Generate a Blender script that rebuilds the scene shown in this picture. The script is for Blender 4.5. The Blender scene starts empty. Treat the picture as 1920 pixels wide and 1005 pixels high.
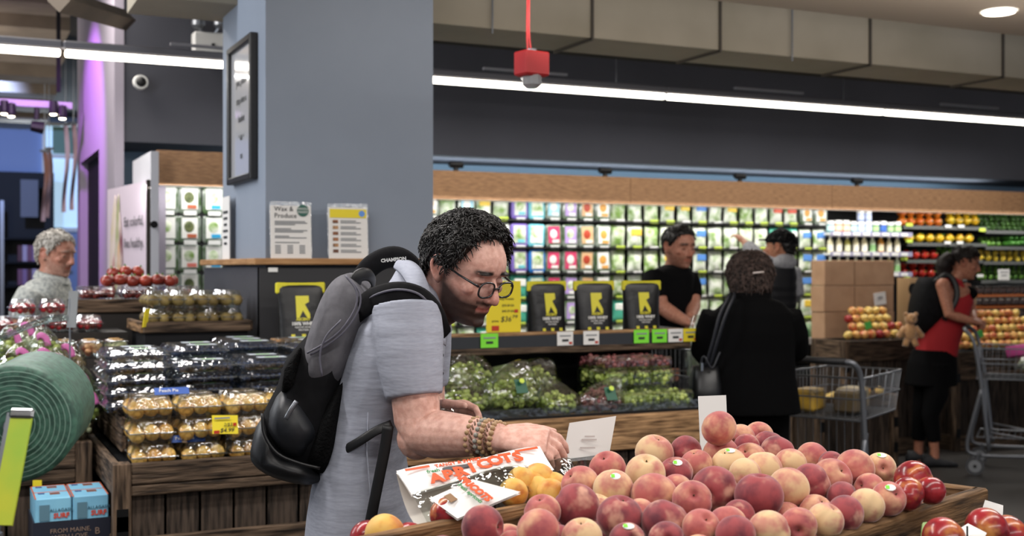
import bpy, bmesh, math, random
import numpy as np
from mathutils import Vector, Matrix, Quaternion
R_ = random.Random(7)
SC = bpy.context.scene
COL = SC.collection
# ---------------------------------------------------------------- camera
FPX, H = 2240.0, 1.42
YAW = math.radians(25.3)
CR = Vector((math.cos(YAW), -math.sin(YAW), 0))     # camera right in the shop's axes
CF = Vector((math.sin(YAW), math.cos(YAW), 0))      # camera forward
cam = bpy.data.cameras.new('camera'); camo = bpy.data.objects.new('camera', cam); COL.objects.link(camo)
camo.location = (0, 0, H); camo.rotation_euler = (math.pi/2, 0, -YAW)
cam.lens = FPX/1920*36; cam.sensor_width = 36; cam.clip_end = 100; cam.clip_start = .05
cam.dof.use_dof = True; cam.dof.focus_distance = 2.45; cam.dof.aperture_fstop = 5.0
SC.camera = camo
# ---------------------------------------------------------------- exposure, world, lights
SC.view_settings.view_transform = 'Standard'; SC.view_settings.look = 'None'
SC.view_settings.gamma = 1; SC.view_settings.use_curve_mapping = False
SC.view_settings.exposure = 0.0
try:
    SC.cycles.transparent_max_bounces = 24
except Exception: pass
w = bpy.data.worlds.new('world'); SC.world = w; w.use_nodes = True
w.node_tree.nodes['Background'].inputs[0].default_value = (.75, .8, .9, 1)
w.node_tree.nodes['Background'].inputs[1].default_value = .36
def lamp(kind, name, loc, power, color=(1, .95, .88), size=(1, .1), aim=None, spot=60, blend=.6, spread=None):
    l = bpy.data.lights.new(name, kind); o = bpy.data.objects.new(name, l); COL.objects.link(o)
    l.energy = power; l.color = color; o.location = loc
    if kind == 'AREA':
        l.shape = 'RECTANGLE'; l.size = size[0]; l.size_y = size[1]
        if spread: l.spread = math.radians(spread)
    elif kind == 'SPOT':
        l.spot_size = math.radians(spot); l.spot_blend = blend; l.shadow_soft_size = size[0]
    else: l.shadow_soft_size = size[0]
    if aim is not None:
        o.rotation_euler = (Vector(aim)-Vector(loc)).to_track_quat('-Z', 'Y').to_euler()
    return o
# ceiling strips of the shop (run along the aisles), shelf lights of the wall case, spots of the far hall, added uplights
lamp('AREA', 'aisle_strip_light', (1.2, 1.0, 2.74), 62, (1, .95, .9), (5, .15))
lamp('AREA', 'aisle_strip_light', (-.6, 3.0, 2.74), 80, (1, .96, .93), (3.2, .15))
lamp('AREA', 'aisle_strip_light', (3.6, 2.6, 2.74), 60, (1, .95, .9), (3, .15))
lamp('AREA', 'aisle_strip_light', (1.5, -2.0, 2.74), 150, (1, .96, .92), (6, .3))
lamp('AREA', 'strip_downlight', (4.6, 7.19, 2.57), 90, (1, .96, .9), (8.4, .04))
lamp('AREA', 'case_light', (6.2, 7.82, 1.9), 15, (1, .98, .95), (6.6, .05), aim=(6.2, 8.25, 1.2))
lamp('AREA', 'case_light', (1.35, 7.2, 1.9), 3.2, (1, .98, .95), (1.1, .05), aim=(1.35, 7.6, 1.2))
lamp('AREA', 'side_aisle_light', (-1.3, 5.6, 2.9), 90, (.95, .97, 1), (.3, 3), aim=(.6, 5.6, 1.6))
lamp('AREA', 'added_uplight', (3.4, 4.3, 2.5), 11, (1, .93, .84), (5, .1), aim=(3.4, 5.6, 3.0))  # added fill light without a fixture, brightens the duct face
lamp('AREA', 'added_uplight', (4.0, 3.0, 2.45), 10, (1, .93, .86), (5, .2), aim=(4.4, 3.6, 3.2))  # extra lamp added to lift the soffit underside, no fixture behind it
lamp('AREA', 'added_hall_uplight', (-1.0, 11.5, 2.3), 90, (1, .92, .82), (1.5, 3), aim=(-.4, 13, 3.8))  # added fill aimed up so the hall ceiling ribs don't go dark
lamp('SPOT', 'hall_spot', (-.1, 9.0, 3.4), 260, (.62, .2, .95), (.05,), aim=(1.1, 9.6, 2.2), spot=75)
lamp('SPOT', 'hall_spot', (.2, 15, 3.5), 500, (.35, .5, 1), (.05,), aim=(.7, 20, 3.2), spot=80)
lamp('AREA', 'hall_ceiling_light', (.2, 8.0, 3.6), 60, (1, .93, .85), (1.2, .6))
lamp('AREA', 'hall_window_light', (1.35, 19.6, 2.6), 70, (.75, .88, 1), (1.2, 1.8), aim=(.8, 14, 1.6))
# ---------------------------------------------------------------- pixel <-> place
def W(px, py, Y):
    X = (px-960)/FPX*Y
    return CR*X + CF*Y + Vector((0, 0, H-(py-502.5)/FPX*Y))
def su(px, V): 
    t = (px-960)/FPX; s, c = math.sin(YAW), math.cos(YAW)
    return V*(s+c*t)/(c-s*t)
def onV(px, py, V):
    u = su(px, V); Y = math.sin(YAW)*u+math.cos(YAW)*V
    return Vector((u, V, H-(py-502.5)/FPX*Y))
def onZ(px, py, z):
    return W(px, py, (H-z)*FPX/(py-502.5))
def lin(c): return c/12.92 if c <= .04045 else ((c+.055)/1.055)**2.4
def C(r, g=None, b=None):
    if isinstance(r, str):
        r = r.lstrip('#'); r, g, b = [int(r[i:i+2], 16) for i in (0, 2, 4)]
    return (lin(r/255), lin(g/255), lin(b/255), 1)
# ---------------------------------------------------------------- materials
MATS = {}
def nd(nt, t, **kw):
    n = nt.nodes.new(t)
    for k, v in kw.items(): setattr(n, k, v)
    return n
def mat(name, col, rough=.6, metal=0, col2=None, scale=6, stretch=(1, 1, 1), detail=4, contrast=(.35, .65), bump=0, bscale=None,
        spec=.5, emit=0, rnd=0, attr=None, sheen=0, sss=0, coat=0, trans=0):
    if name in MATS: return MATS[name]
    m = bpy.data.materials.new(name); m.use_nodes = True; nt = m.node_tree; L = nt.links.new
    b = nt.nodes['Principled BSDF']
    if isinstance(col, str): col = C(col)
    if isinstance(col2, str): col2 = C(col2)
    b.inputs['Base Color'].default_value = col; b.inputs['Roughness'].default_value = rough
    b.inputs['Metallic'].default_value = metal; b.inputs['Specular IOR Level'].default_value = spec
    b.inputs['Sheen Weight'].default_value = sheen; b.inputs['Coat Weight'].default_value = coat
    if sss: b.inputs['Subsurface Weight'].default_value = sss; b.inputs['Subsurface Radius'].default_value = (.012, .004, .002)
    if trans: b.inputs['Transmission Weight'].default_value = trans
    src = None
    if col2 or bump:
        tc = nd(nt, 'ShaderNodeTexCoord'); mp = nd(nt, 'ShaderNodeMapping'); L(tc.outputs['Object'], mp.inputs['Vector'])
        mp.inputs['Scale'].default_value = stretch
        oi = nd(nt, 'ShaderNodeObjectInfo'); mm = nd(nt, 'ShaderNodeVectorMath', operation='MULTIPLY_ADD')
        cmb = nd(nt, 'ShaderNodeCombineXYZ')
        for i in range(3): L(oi.outputs['Random'], cmb.inputs[i])
        L(cmb.outputs[0], mm.inputs[0]); mm.inputs[1].default_value = (17, 13, 19); L(mp.outputs[0], mm.inputs[2])
    if col2:
        n = nd(nt, 'ShaderNodeTexNoise'); n.inputs['Scale'].default_value = scale; n.inputs['Detail'].default_value = detail
        L(mm.outputs[0], n.inputs['Vector'])
        r = nd(nt, 'ShaderNodeMapRange'); r.inputs[1].default_value, r.inputs[2].default_value = contrast
        L(n.outputs['Fac'], r.inputs[0])
        x = nd(nt, 'ShaderNodeMix', data_type='RGBA'); x.inputs[6].default_value = col; x.inputs[7].default_value = col2
        L(r.outputs[0], x.inputs[0]); src = x.outputs[2]
    if attr:
        a = nd(nt, 'ShaderNodeVertexColor', layer_name=attr); 
        if src is None: src = a.outputs['Color']
        else:
            x2 = nd(nt, 'ShaderNodeMix', data_type='RGBA', blend_type='MULTIPLY'); x2.inputs[0].default_value = 1
            L(a.outputs['Color'], x2.inputs[6]); L(src, x2.inputs[7]); src = x2.outputs[2]
    if rnd:
        o2 = nd(nt, 'ShaderNodeObjectInfo'); mr = nd(nt, 'ShaderNodeMapRange'); mr.inputs[3].default_value = 1-rnd; mr.inputs[4].default_value = 1+rnd
        L(o2.outputs['Random'], mr.inputs[0]); hs = nd(nt, 'ShaderNodeHueSaturation'); L(mr.outputs[0], hs.inputs['Value'])
        if src: L(src, hs.inputs['Color'])
        else: hs.inputs['Color'].default_value = col
        src = hs.outputs[0]
    if src: L(src, b.inputs['Base Color'])
    if bump:
        n2 = nd(nt, 'ShaderNodeTexNoise'); n2.inputs['Scale'].default_value = bscale or scale*4; n2.inputs['Detail'].default_value = 3
        L(mm.outputs[0], n2.inputs['Vector']); bp = nd(nt, 'ShaderNodeBump'); bp.inputs['Strength'].default_value = bump; bp.inputs['Distance'].default_value = .01
        L(n2.outputs['Fac'], bp.inputs['Height']); L(bp.outputs[0], b.inputs['Normal'])
    if emit:
        b.inputs['Emission Color'].default_value = col; b.inputs['Emission Strength'].default_value = emit
        if src: L(src, b.inputs['Emission Color'])
    MATS[name] = m; return m
def clear(name, tint='#f4f7f8', gloss=.2, rough=.1, wrinkle=.25, wscale=30):
    """thin clear film or moulded plastic: mostly see-through with a glossy skin"""
    if name in MATS: return MATS[name]
    m = bpy.data.materials.new(name); m.use_nodes = True; nt = m.node_tree; L = nt.links.new
    nt.nodes.remove(nt.nodes['Principled BSDF']); out = nt.nodes['Material Output']
    t = nd(nt, 'ShaderNodeBsdfTransparent'); t.inputs[0].default_value = C(tint)
    g = nd(nt, 'ShaderNodeBsdfGlossy'); g.inputs['Roughness'].default_value = rough; g.inputs[0].default_value = (1, 1, 1, 1)
    lw = nd(nt, 'ShaderNodeLayerWeight'); lw.inputs[0].default_value = .35
    mr = nd(nt, 'ShaderNodeMapRange'); mr.inputs[3].default_value = gloss*.5; mr.inputs[4].default_value = min(.9, gloss*3.2)
    L(lw.outputs['Facing'], mr.inputs[0]); mx = nd(nt, 'ShaderNodeMixShader'); L(mr.outputs[0], mx.inputs[0]); L(t.outputs[0], mx.inputs[1]); L(g.outputs[0], mx.inputs[2])
    if wrinkle:
        tc = nd(nt, 'ShaderNodeTexCoord'); n2 = nd(nt, 'ShaderNodeTexNoise'); n2.inputs['Scale'].default_value = wscale; L(tc.outputs['Object'], n2.inputs['Vector'])
        bp = nd(nt, 'ShaderNodeBump'); bp.inputs['Strength'].default_value = wrinkle; bp.inputs['Distance'].default_value = .02
        L(n2.outputs['Fac'], bp.inputs['Height']); L(bp.outputs[0], g.inputs['Normal']); L(bp.outputs[0], lw.inputs['Normal'])
    L(mx.outputs[0], out.inputs[0]); MATS[name] = m; return m
def wood(name, dark, light, k=1):
    return mat(name, light, .75, col2=dark, scale=3*k, stretch=(2.2, 22, 22), detail=8, contrast=(.36, .66), bump=.5, bscale=6, rnd=.28, spec=.25)
# ---------------------------------------------------------------- mesh helpers
MW = {}
def mw(o): return MW.get(o.name, Matrix()) if o else Matrix()
def tag(o, label=None, cat=None, group=None, kind=None):
    if label: o['label'] = label
    if cat: o['category'] = cat
    if group: o['group'] = group
    if kind: o['kind'] = kind
    return o
def root(name, loc, label=None, cat=None, group=None, rz=0.0, parent=None, kind=None):
    o = bpy.data.objects.new(name, None); COL.objects.link(o); o.empty_display_size = .05
    M = Matrix.Translation(Vector(loc)) @ Matrix.Rotation(rz, 4, 'Z')
    o.matrix_basis = mw(parent).inverted() @ M if parent else M
    if parent: o.parent = parent
    MW[o.name] = M
    return tag(o, label, cat, group, kind)
def frame(d, up=Vector((0, 0, 1))):
    d = Vector(d).normalized(); s = d.cross(up)
    if s.length < 1e-4: s = d.cross(Vector((0, 1, 0)))
    s.normalize(); return d, s, s.cross(d).normalized()
class MB:
    def __init__(s): s.v = []; s.f = []; s.m = []
    def add(s, vs, fs, mi=0):
        o = len(s.v); s.v += [tuple(v) for v in vs]; s.f += [tuple(i+o for i in f) for f in fs]; s.m += [mi]*len(fs); return s
    def box(s, c, size, M=None, mi=0, ch=0.0):
        x, y, z = size[0]/2, size[1]/2, size[2]/2; c = Vector(c)
        if ch <= 0:
            vs = [Vector((a*x, b*y, d*z)) for a in (-1, 1) for b in (-1, 1) for d in (-1, 1)]
            fs = [(0, 1, 3, 2), (4, 6, 7, 5), (0, 4, 5, 1), (2, 3, 7, 6), (0, 2, 6, 4), (1, 5, 7, 3)]
        else:
            vs = []; fs = []; idx = {}
            for a in (-1, 1):
                for b in (-1, 1):
                    for d in (-1, 1):
                        for k in range(3):
                            p = [a*(x-ch), b*(y-ch), d*(z-ch)]; p[k] = (a*x, b*y, d*z)[k]; idx[a, b, d, k] = len(vs); vs.append(Vector(p))
            for k in range(3):
                i, j = [q for q in range(3) if q != k]
                for sg in (-1, 1):
                    q = []
                    for (p1, p2) in ((-1, -1), (1, -1), (1, 1), (-1, 1)):
                        t = [0, 0, 0]; t[k] = sg; t[i] = p1; t[j] = p2; q.append(idx[t[0], t[1], t[2], k])
                    flip = (sg > 0) != (k != 1); fs.append(tuple(q if not flip else q[::-1]))
            for k in range(3):
                i, j = [q for q in range(3) if q != k]
                for p1 in (-1, 1):
                    for p2 in (-1, 1):
                        t = [0, 0, 0]; t[i] = p1; t[j] = p2; q = []
                        for (sg, kk) in ((-1, i), (1, i), (1, j), (-1, j)):
                            t[k] = sg; q.append(idx[t[0], t[1], t[2], kk])
                        fs.append(tuple(q))
            for a in (-1, 1):
                for b in (-1, 1):
                    for d in (-1, 1): fs.append((idx[a, b, d, 0], idx[a, b, d, 1], idx[a, b, d, 2]))
        if M is not None: vs = [M @ v for v in vs]
        return s.add([v+c for v in vs], fs, mi)
    def obox(s, c, r, u, n, size, mi=0, ch=0.0):
        M = Matrix((Vector(r).normalized(), Vector(u).normalized(), Vector(n).normalized())).transposed()
        return s.box(c, size, M, mi, ch)
    def rings(s, rs, cap=True, mi=0, closed=True):
        n = len(rs[0]); o = len(s.v); s.v += [tuple(p) for r in rs for p in r]; k0 = len(s.f)
        for i in range(len(rs)-1):
            for j in range(n if closed else n-1):
                a = o+i*n+j; b = o+i*n+(j+1) % n; s.f.append((a, b, b+n, a+n))
        if cap and closed:
            s.f.append(tuple(range(o+n-1, o-1, -1))); s.f.append(tuple(range(o+(len(rs)-1)*n, o+len(rs)*n)))
        s.m += [mi]*(len(s.f)-k0); return s
    def tube(s, pts, rad, seg=8, cap=True, mi=0, flat=1.0, up=None):
        pts = [Vector(p) for p in pts]; n = len(pts)
        if not hasattr(rad, '__len__'): rad = [rad]*n
        rs = []; prev = None
        for i, p in enumerate(pts):
            d = (pts[min(i+1, n-1)]-pts[max(i-1, 0)])
            if d.length < 1e-9: d = Vector((0, 0, 1))
            d.normalize()
            if prev is None:
                ref = Vector(up) if up is not None else (Vector((0, 0, 1)) if abs(d.z) < .9 else Vector((1, 0, 0)))
                a = (ref-d*ref.dot(d)).normalized()
            else:
                a = prev-d*prev.dot(d)
                a = a.normalized() if a.length > 1e-6 else prev
            prev = a; b = d.cross(a)
            rs.append([p+(a*math.cos(2*math.pi*j/seg)+b*math.sin(2*math.pi*j/seg)*flat)*rad[i] for j in range(seg)])
        return s.rings(rs, cap, mi)
    def ell(s, c, r, nu=12, nv=8, M=None, mi=0, fn=None):
        if not hasattr(r, '__len__'): r = (r, r, r)
        c = Vector(c); vs = []; fs = []
        vs.append(Vector((0, 0, -r[2])))
        for i in range(1, nv):
            a = math.pi*i/nv-math.pi/2
            for j in range(nu):
                t = 2*math.pi*j/nu; vs.append(Vector((r[0]*math.cos(a)*math.cos(t), r[1]*math.cos(a)*math.sin(t), r[2]*math.sin(a))))
        vs.append(Vector((0, 0, r[2]))); top = len(vs)-1
        for j in range(nu):
            fs.append((0, 1+(j+1) % nu, 1+j)); fs.append((top, 1+(nv-2)*nu+j, 1+(nv-2)*nu+(j+1) % nu))
            for i in range(nv-2):
                a = 1+i*nu+j; b = 1+i*nu+(j+1) % nu; fs.append((a, b, b+nu, a+nu))
        if fn: vs = [fn(v) for v in vs]
        if M is not None: vs = [M @ v for v in vs]
        return s.add([v+c for v in vs], fs, mi)
    def lathe(s, prof, seg=16, c=(0, 0, 0), mi=0, cap=True):
        c = Vector(c); return s.rings([[c+Vector((r*math.cos(2*math.pi*j/seg), r*math.sin(2*math.pi*j/seg), z)) for j in range(seg)] for r, z in prof], cap, mi)
    def grid(s, fn, nu, nv, mi=0):
        return s.rings([[fn(i/nu, j/nv) for j in range(nv+1)] for i in range(nu+1)], False, mi, closed=False)
    def poly(s, pts, n, th, mi=0):
        """extrude a flat outline by th along n (both sides)"""
        n = Vector(n).normalized()*(th/2); pts = [Vector(p) for p in pts]; k = len(pts)
        return s.add([p-n for p in pts]+[p+n for p in pts], [tuple(range(k-1, -1, -1)), tuple(range(k, 2*k))]+[(i, (i+1) % k, (i+1) % k+k, i+k) for i in range(k)], mi)
    def mesh(s, name, M=None):
        me = bpy.data.meshes.new(name); vs = [tuple(M @ Vector(v)) for v in s.v] if M is not None else s.v
        me.from_pydata(vs, [], s.f); me.polygons.foreach_set('material_index', s.m); me.update(); return me
    def build(s, name, mats, parent=None, smooth=False, label=None, cat=None, group=None, kind=None, local=False):
        """vertices are in shop space unless local; a top-level mesh gets its origin at the middle of its base"""
        if parent: M = None if local else mw(parent).inverted()
        else:
            a = np.array(s.v); lo = a.min(0); hi = a.max(0); base = Vector(((lo[0]+hi[0])/2, (lo[1]+hi[1])/2, lo[2])); M = Matrix.Translation(-base)
        me = s.mesh(name, M)
        for m in (mats if isinstance(mats, (list, tuple)) else [mats]): me.materials.append(m)
        if smooth: me.polygons.foreach_set('use_smooth', [True]*len(me.polygons))
        o = bpy.data.objects.new(name, me); COL.objects.link(o)
        if parent: o.parent = parent
        else: o.location = base
        MW[o.name] = mw(parent) if parent else Matrix.Translation(base)
        return tag(o, label, cat, group, kind)
_KC = {}
def kids(o):
    if o.name not in _KC: _KC[o.name] = [(c, [g for g in c.children]) for c in o.children]
    return _KC[o.name]
def copy_tree(o, M, label=None, group=None, cat=None):
    c = o.copy(); COL.objects.link(c); c.matrix_basis = M; tag(c, label, cat, group)
    for ch, gs in kids(o):
        k = ch.copy(); COL.objects.link(k); k.parent = c
        for g in gs:
            q = g.copy(); COL.objects.link(q); q.parent = k
    MW[c.name] = M
    return c
def kill(o):
    ks = kids(o); _KC.pop(o.name, None)
    for c, gs in ks:
        for g in gs: bpy.data.objects.remove(g)
        bpy.data.objects.remove(c)
    bpy.data.objects.remove(o)
def TR(loc, rz=0, rx=0, ry=0, s=1.0):
    return Matrix.Translation(Vector(loc)) @ Matrix.Rotation(rz, 4, 'Z') @ Matrix.Rotation(ry, 4, 'Y') @ Matrix.Rotation(rx, 4, 'X') @ Matrix.Scale(s, 4)
def link_mesh(name, me, parent, Mlocal=None):
    o = bpy.data.objects.new(name, me); COL.objects.link(o); o.parent = parent
    if Mlocal is not None: o.matrix_basis = Mlocal
    MW[o.name] = mw(parent) @ (Mlocal or Matrix()); return o
def fmat(c, r, u):
    """matrix with local x = r, y = u, z = r x u at point c"""
    r = Vector(r).normalized(); n = r.cross(Vector(u)).normalized(); u = n.cross(r)
    M = Matrix((r, u, n)).transposed().to_4x4(); M.translation = Vector(c); return M
def text(body, size, m, parent, c, r=(1, 0, 0), u=(0, 0, 1), name='lettering', align='CENTER', width=None, bold=0, shear=0, world=True):
    cu = bpy.data.curves.new('t', 'FONT'); cu.body = body; cu.size = size; cu.align_x = align; cu.align_y = 'CENTER'; cu.extrude = .0004; cu.offset = bold; cu.shear = shear; cu.resolution_u = 2
    t = bpy.data.objects.new('t', cu); COL.objects.link(t)
    dg = bpy.context.evaluated_depsgraph_get(); me = bpy.data.meshes.new_from_object(t.evaluated_get(dg))
    bpy.data.objects.remove(t); me.materials.clear(); me.materials.append(m); me.name = name
    M = fmat(c, r, u)
    if width and me.vertices:
        xs = [v.co.x for v in me.vertices]; k = width/max(1e-6, max(xs)-min(xs)); M = M @ Matrix.Diagonal((k, 1, 1, 1))
    if world and parent: M = mw(parent).inverted() @ M
    o = bpy.data.objects.new(name, me); COL.objects.link(o)
    if parent: o.parent = parent
    o.matrix_basis = M; return o
def remesh(mb, voxel, smooth=2, name='body'):
    me = mb.mesh('tmp'); o = bpy.data.objects.new('tmp', me); COL.objects.link(o)
    md = o.modifiers.new('r', 'REMESH'); md.mode = 'VOXEL'; md.voxel_size = voxel; md.use_smooth_shade = True
    if smooth:
        ms = o.modifiers.new('s', 'SMOOTH'); ms.iterations = smooth; ms.factor = .5
    dg = bpy.context.evaluated_depsgraph_get(); r = bpy.data.meshes.new_from_object(o.evaluated_get(dg)); bpy.data.objects.remove(o)
    r.name = name; r.materials.clear(); return r
def vcol(me, fn):
    n = len(me.vertices); co = np.empty(n*3); me.vertices.foreach_get('co', co); co = co.reshape(-1, 3)
    col = fn(co); a = me.color_attributes.new('Col', 'FLOAT_COLOR', 'POINT'); a.data.foreach_set('color', np.ascontiguousarray(col, dtype=np.float32).ravel())
def add_mesh(name, me, m, parent, local=True):
    for x in (m if isinstance(m, (list, tuple)) else [m]): me.materials.append(x)
    o = bpy.data.objects.new(name, me); COL.objects.link(o); o.parent = parent; MW[o.name] = mw(parent); return o
def spline(pts, n):
    """Catmull-Rom through points"""
    P = [Vector(p) for p in pts]; P = [P[0]*2-P[1]]+P+[P[-1]*2-P[-2]]; out = []
    for i in range(1, len(P)-2):
        for k in range(n):
            t = k/n; a, b, c, d = P[i-1:i+3]
            out.append(.5*((2*b)+(c-a)*t+(2*a-5*b+4*c-d)*t*t+(3*b-a-3*c+d)*t**3))
    out.append(P[-2]); return out
def board(parent, p0, p1, width, thick, m, up=(0, 0, 1), name='plank', sag=0):
    """a sawn board from p0 to p1, its width along up; own object, local x along the grain"""
    p0, p1 = Vector(p0), Vector(p1); d = p1-p0; L = d.length; d.normalize(); up = Vector(up); up = (up-d*up.dot(d)).normalized()
    b = MB(); b.box((0, 0, 0), (L, width, thick), ch=min(.004, thick*.2))
    me = b.mesh(name); me.materials.append(m)
    M = Matrix((d, up, d.cross(up))).transposed().to_4x4(); M.translation = (p0+p1)/2
    o = bpy.data.objects.new(name, me); COL.objects.link(o)
    if parent: o.parent = parent; o.matrix_basis = mw(parent).inverted() @ M
    else: o.matrix_basis = M
    return o
# ---------------------------------------------------------------- shared materials
BLACK = mat('black_plastic', '#101012', .45)
DARK = mat('dark_panel', '#141416', .7, spec=.2)
WHITE = mat('white_paint', '#e9e9e6', .5)
PAPER = mat('paper_white', '#e4e2df', .7)
INK = mat('ink_dark', '#2a2d30', .7)
INKG = mat('ink_grey', '#8d8f92', .7)
YEL = mat('card_yellow', '#e6d22b', .6)
LIME = mat('tag_lime', '#7fe03a', .6)
LIME2 = mat('tag_yellow_green', '#c6dc4e', .6)
RED = mat('tag_red', '#b8351f', .6)
STEEL = mat('steel_grey', '#8b8f96', .35, .8)
CHROME = mat('chrome', '#c9ccd0', .2, 1)
OLDW = wood('old_crate_wood', '#1d140d', '#6b5847')
DKW = wood('dark_slat_wood', '#17120e', '#4c4037')
LTW = wood('honey_wood', '#3d2816', '#a5815c')
LEDGE = wood('ledge_wood', '#a5794e', '#c79a6c')
BAND = mat('fascia_wood', '#9a7450', .7, col2='#6d4c30', scale=3, stretch=(6, 60, 60), detail=8, contrast=(.3, .7), bump=.3, bscale=5)
CLEAR = clear('clear_plastic'); FILM = clear('clear_film', '#eef2ee', .17, .12, .9, 26)
# ---------------------------------------------------------------- the setting
def struct(mb, name, m, **k): return mb.build(name, m, kind='structure', **k)
struct(MB().box((4, 9, -.05), (20, 28, .1)), 'floor', mat('floor_concrete', '#3a3735', .45, col2='#2b2927', scale=1.4, bump=.05, spec=.4))
struct(MB().box((4, 1.1, 2.87), (20, 8.2, .1)), 'ceiling_soffit', mat('soffit_plaster', '#b3a394', .9))
struct(MB().box((4, 13.2, 3.85), (20, 16, .1)), 'ceiling', mat('ceiling_dark', '#2a2622', .9))
BULK = mat('bulkhead_grey', '#44454e', .85, col2='#3e3f47', scale=1.2)
struct(MB().box((6.55, 8.55, 3.027), (11, .7, 1.548)), 'wall_bulkhead', BULK)
struct(MB().box((6.55, 9.0, 1.9), (11, .1, 3.8)), 'wall_back', mat('pale_blue_wall', '#a9c6df', .8))
PURP = mat('hall_wall', '#9a93a0', .85)
pw = MB(); pw.box((1.02, 9.42, 3.04), (.06, 2.46, 1.52)); pw.box((1.02, 8.63, 1.14), (.06, .88, 2.28)); pw.box((1.02, 10.53, 1.14), (.06, .24, 2.28))
struct(pw, 'wall_hall', PURP)
struct(MB().box((1.3, 9.74, 1.14), (.5, 1.34, 2.28)), 'door_1', DARK)
fw = MB(); fw.box((-1.0, 20.1, 1.9), (8, .1, 3.8)); struct(fw, 'wall_far', mat('far_wall_blue', '#8ea0c8', .8))
wn = root('window_1', (1.0, 20.0, 0), kind='structure')
g = mat('window_daylight', '#bcdcf5', .5, emit=.75)
a, b = onV(82, 430, 20), onV(163, 236, 20)
MB().box(((a.x+b.x)/2, 20.02, (a.z+b.z)/2), (b.x-a.x, .03, b.z-a.z)).build('pane', g, wn)
fr = MB()
for x in (a.x, b.x): fr.box((x, 19.98, (a.z+b.z)/2), (.05, .06, b.z-a.z+.1))
for z in (a.z, b.z, b.z-.5): fr.box(((a.x+b.x)/2, 19.98, z), (b.x-a.x, .06, .06))
fr.build('window_frame', WHITE, wn)
MB().box(((a.x+b.x)/2+.05, 19.96, b.z-.25), (b.x-a.x-.15, .03, .42)).build('green_blind', mat('blind_green', '#7fa08c', .8), wn)
# dark shop front under the far wall, with goods
sf = root('far_shelving', (.3, 18.9, 0), 'dark shelving unit far behind the grey haired man', 'shelf')
p = onV(0, 318, 19); q = onV(78, 520, 19)
MB().box(((p.x+q.x)/2-.3, 19.4, p.z/2), (q.x-p.x+1.0, .1, p.z)).build('back_panel', mat('far_dark', '#202125', .8), sf)
for k, z in enumerate((.35, .75, 1.15, 1.5, 1.85)):
    MB().box(((p.x+q.x)/2-.3, 19.1, z), (q.x-p.x+.9, .5, .03)).build('shelf_board', DARK, sf)
MB().box((p.x+.02, 18.84, 1.2), (.05, .05, 2.4)).build('upright', STEEL, sf)
MB().obox(onV(55, 372, 18.9), (1, 0, 0), (0, 0, 1), (0, -1, 0), (.24, .55, .03)).build('grey_panel', mat('far_grey', '#6d6f78', .7), sf)
kc = [mat('far_box_'+str(i), c, .6) for i, c in enumerate(('#7a4a63', '#8d6d93', '#59303a', '#b7a6bd', '#3d6b45', '#c9b27a'))]
nb = 0
for k, z in enumerate((1.165, 1.515)):
    for j in range(5):
        c = onV(38+j*9, 470, 18.85)
        MB().box((c.x, 18.95, z+.12), (.065, .12, .24), ch=.006).build('goods_box', kc[(j+2*k) % 4], label='small %s goods box on far dark shelf' % ('plum', 'lilac', 'maroon', 'pale mauve')[(j+2*k) % 4], cat='box', group='far goods boxes '+('plum', 'lilac', 'maroon', 'pale mauve')[(j+2*k) % 4]); nb += 1
# hanging banners
BAN = mat('banner_cloth', '#b7a3bb', .7, col2='#93695f', scale=1.2, contrast=(.4, .6))
for px, y0, y1, V in ((84, 285, 415, 15), (92, 280, 408, 15.2), (123, 235, 398, 14), (138, 233, 394, 14)):
    a, b = onV(px-4, y0, V), onV(px+4, y1, V)
    m = MB(); m.grid(lambda i, j, a=a, b=b: Vector((a.x+(b.x-a.x)*j+.02*math.sin(i*5), a.y+.03*math.sin(i*7+j*3), a.z+(b.z-a.z)*i)), 12, 2)
    r = root('hanging_banner', (a.x, a.y, b.z), 'narrow mauve cloth banner hanging in front of far window', 'banner', 'mauve banners at far window')
    m.build('cloth', BAN, r, smooth=True); MB().box(((a.x+b.x)/2, a.y, a.z+.01), (b.x-a.x+.06, .03, .03)).build('rod', STEEL, r)
    MB().tube([((a.x+b.x)/2, a.y, a.z), ((a.x+b.x)/2, a.y, 3.8)], .006, 5).build('wire', STEEL, r)
# concrete ribs of the hall ceiling
RIB = mat('rib_plaster', '#8d7f70', .9, col2='#6f6357', scale=2)
for i, V in enumerate((10.6, 11.7, 13.2, 14.6, 16.0, 17.4, 18.8)):
    ue = su(135-8*i, V); struct(MB().box(((ue-5)/2, V, 3.68), (ue+5, .5, .24)), 'trim_%d' % (i+1), RIB)
struct(MB().box((-1.9, 10.7, 3.74), (5.6, 4.4, .12)), 'trim_8', RIB)
bm_ = MB(); bm_.tube([onV(110, 0, 6.3), onV(236, 38, 7.2)], .06, 4); struct(bm_, 'trim_9', RIB)
# track lights
tl = root('track_light', onV(60, 200, 10), 'pale ceiling track with small bright spotlights over the far hall', 'light')
a, b = onV(-40, 188, 10), onV(135, 200, 10)
MB().box((a+b)/2, (b.x-a.x, .05, .05)).build('track', mat('track_grey', '#a7a7ab', .5), tl)
MB().box((b.x-.1, 10, 3.3), (.03, .03, 1.0)).build('drop_rod', DARK, tl)
for px, py in ((8, 213), (21, 218), (100, 214), (117, 222)):
    c = onV(px, py, 9.97); h = MB().lathe([(.03, .1), (.034, .02), (.03, 0)], 10, c).build('spot_head', BLACK, tl)
    MB().tube([c+Vector((0, 0, .1)), (c.x, 10, a.z)], .008, 5).build('stem', BLACK, h)
    MB().ell(c+Vector((0, -.0, 0)), (.026, .026, .012), 8, 6).build('bulb', mat('bulb_glow', '#fff0d0', .5, emit=14), h)
pj = root('stage_spotlight', onV(70, 232, 10), 'black theatre spotlight hanging under the far track', 'light')
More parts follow.
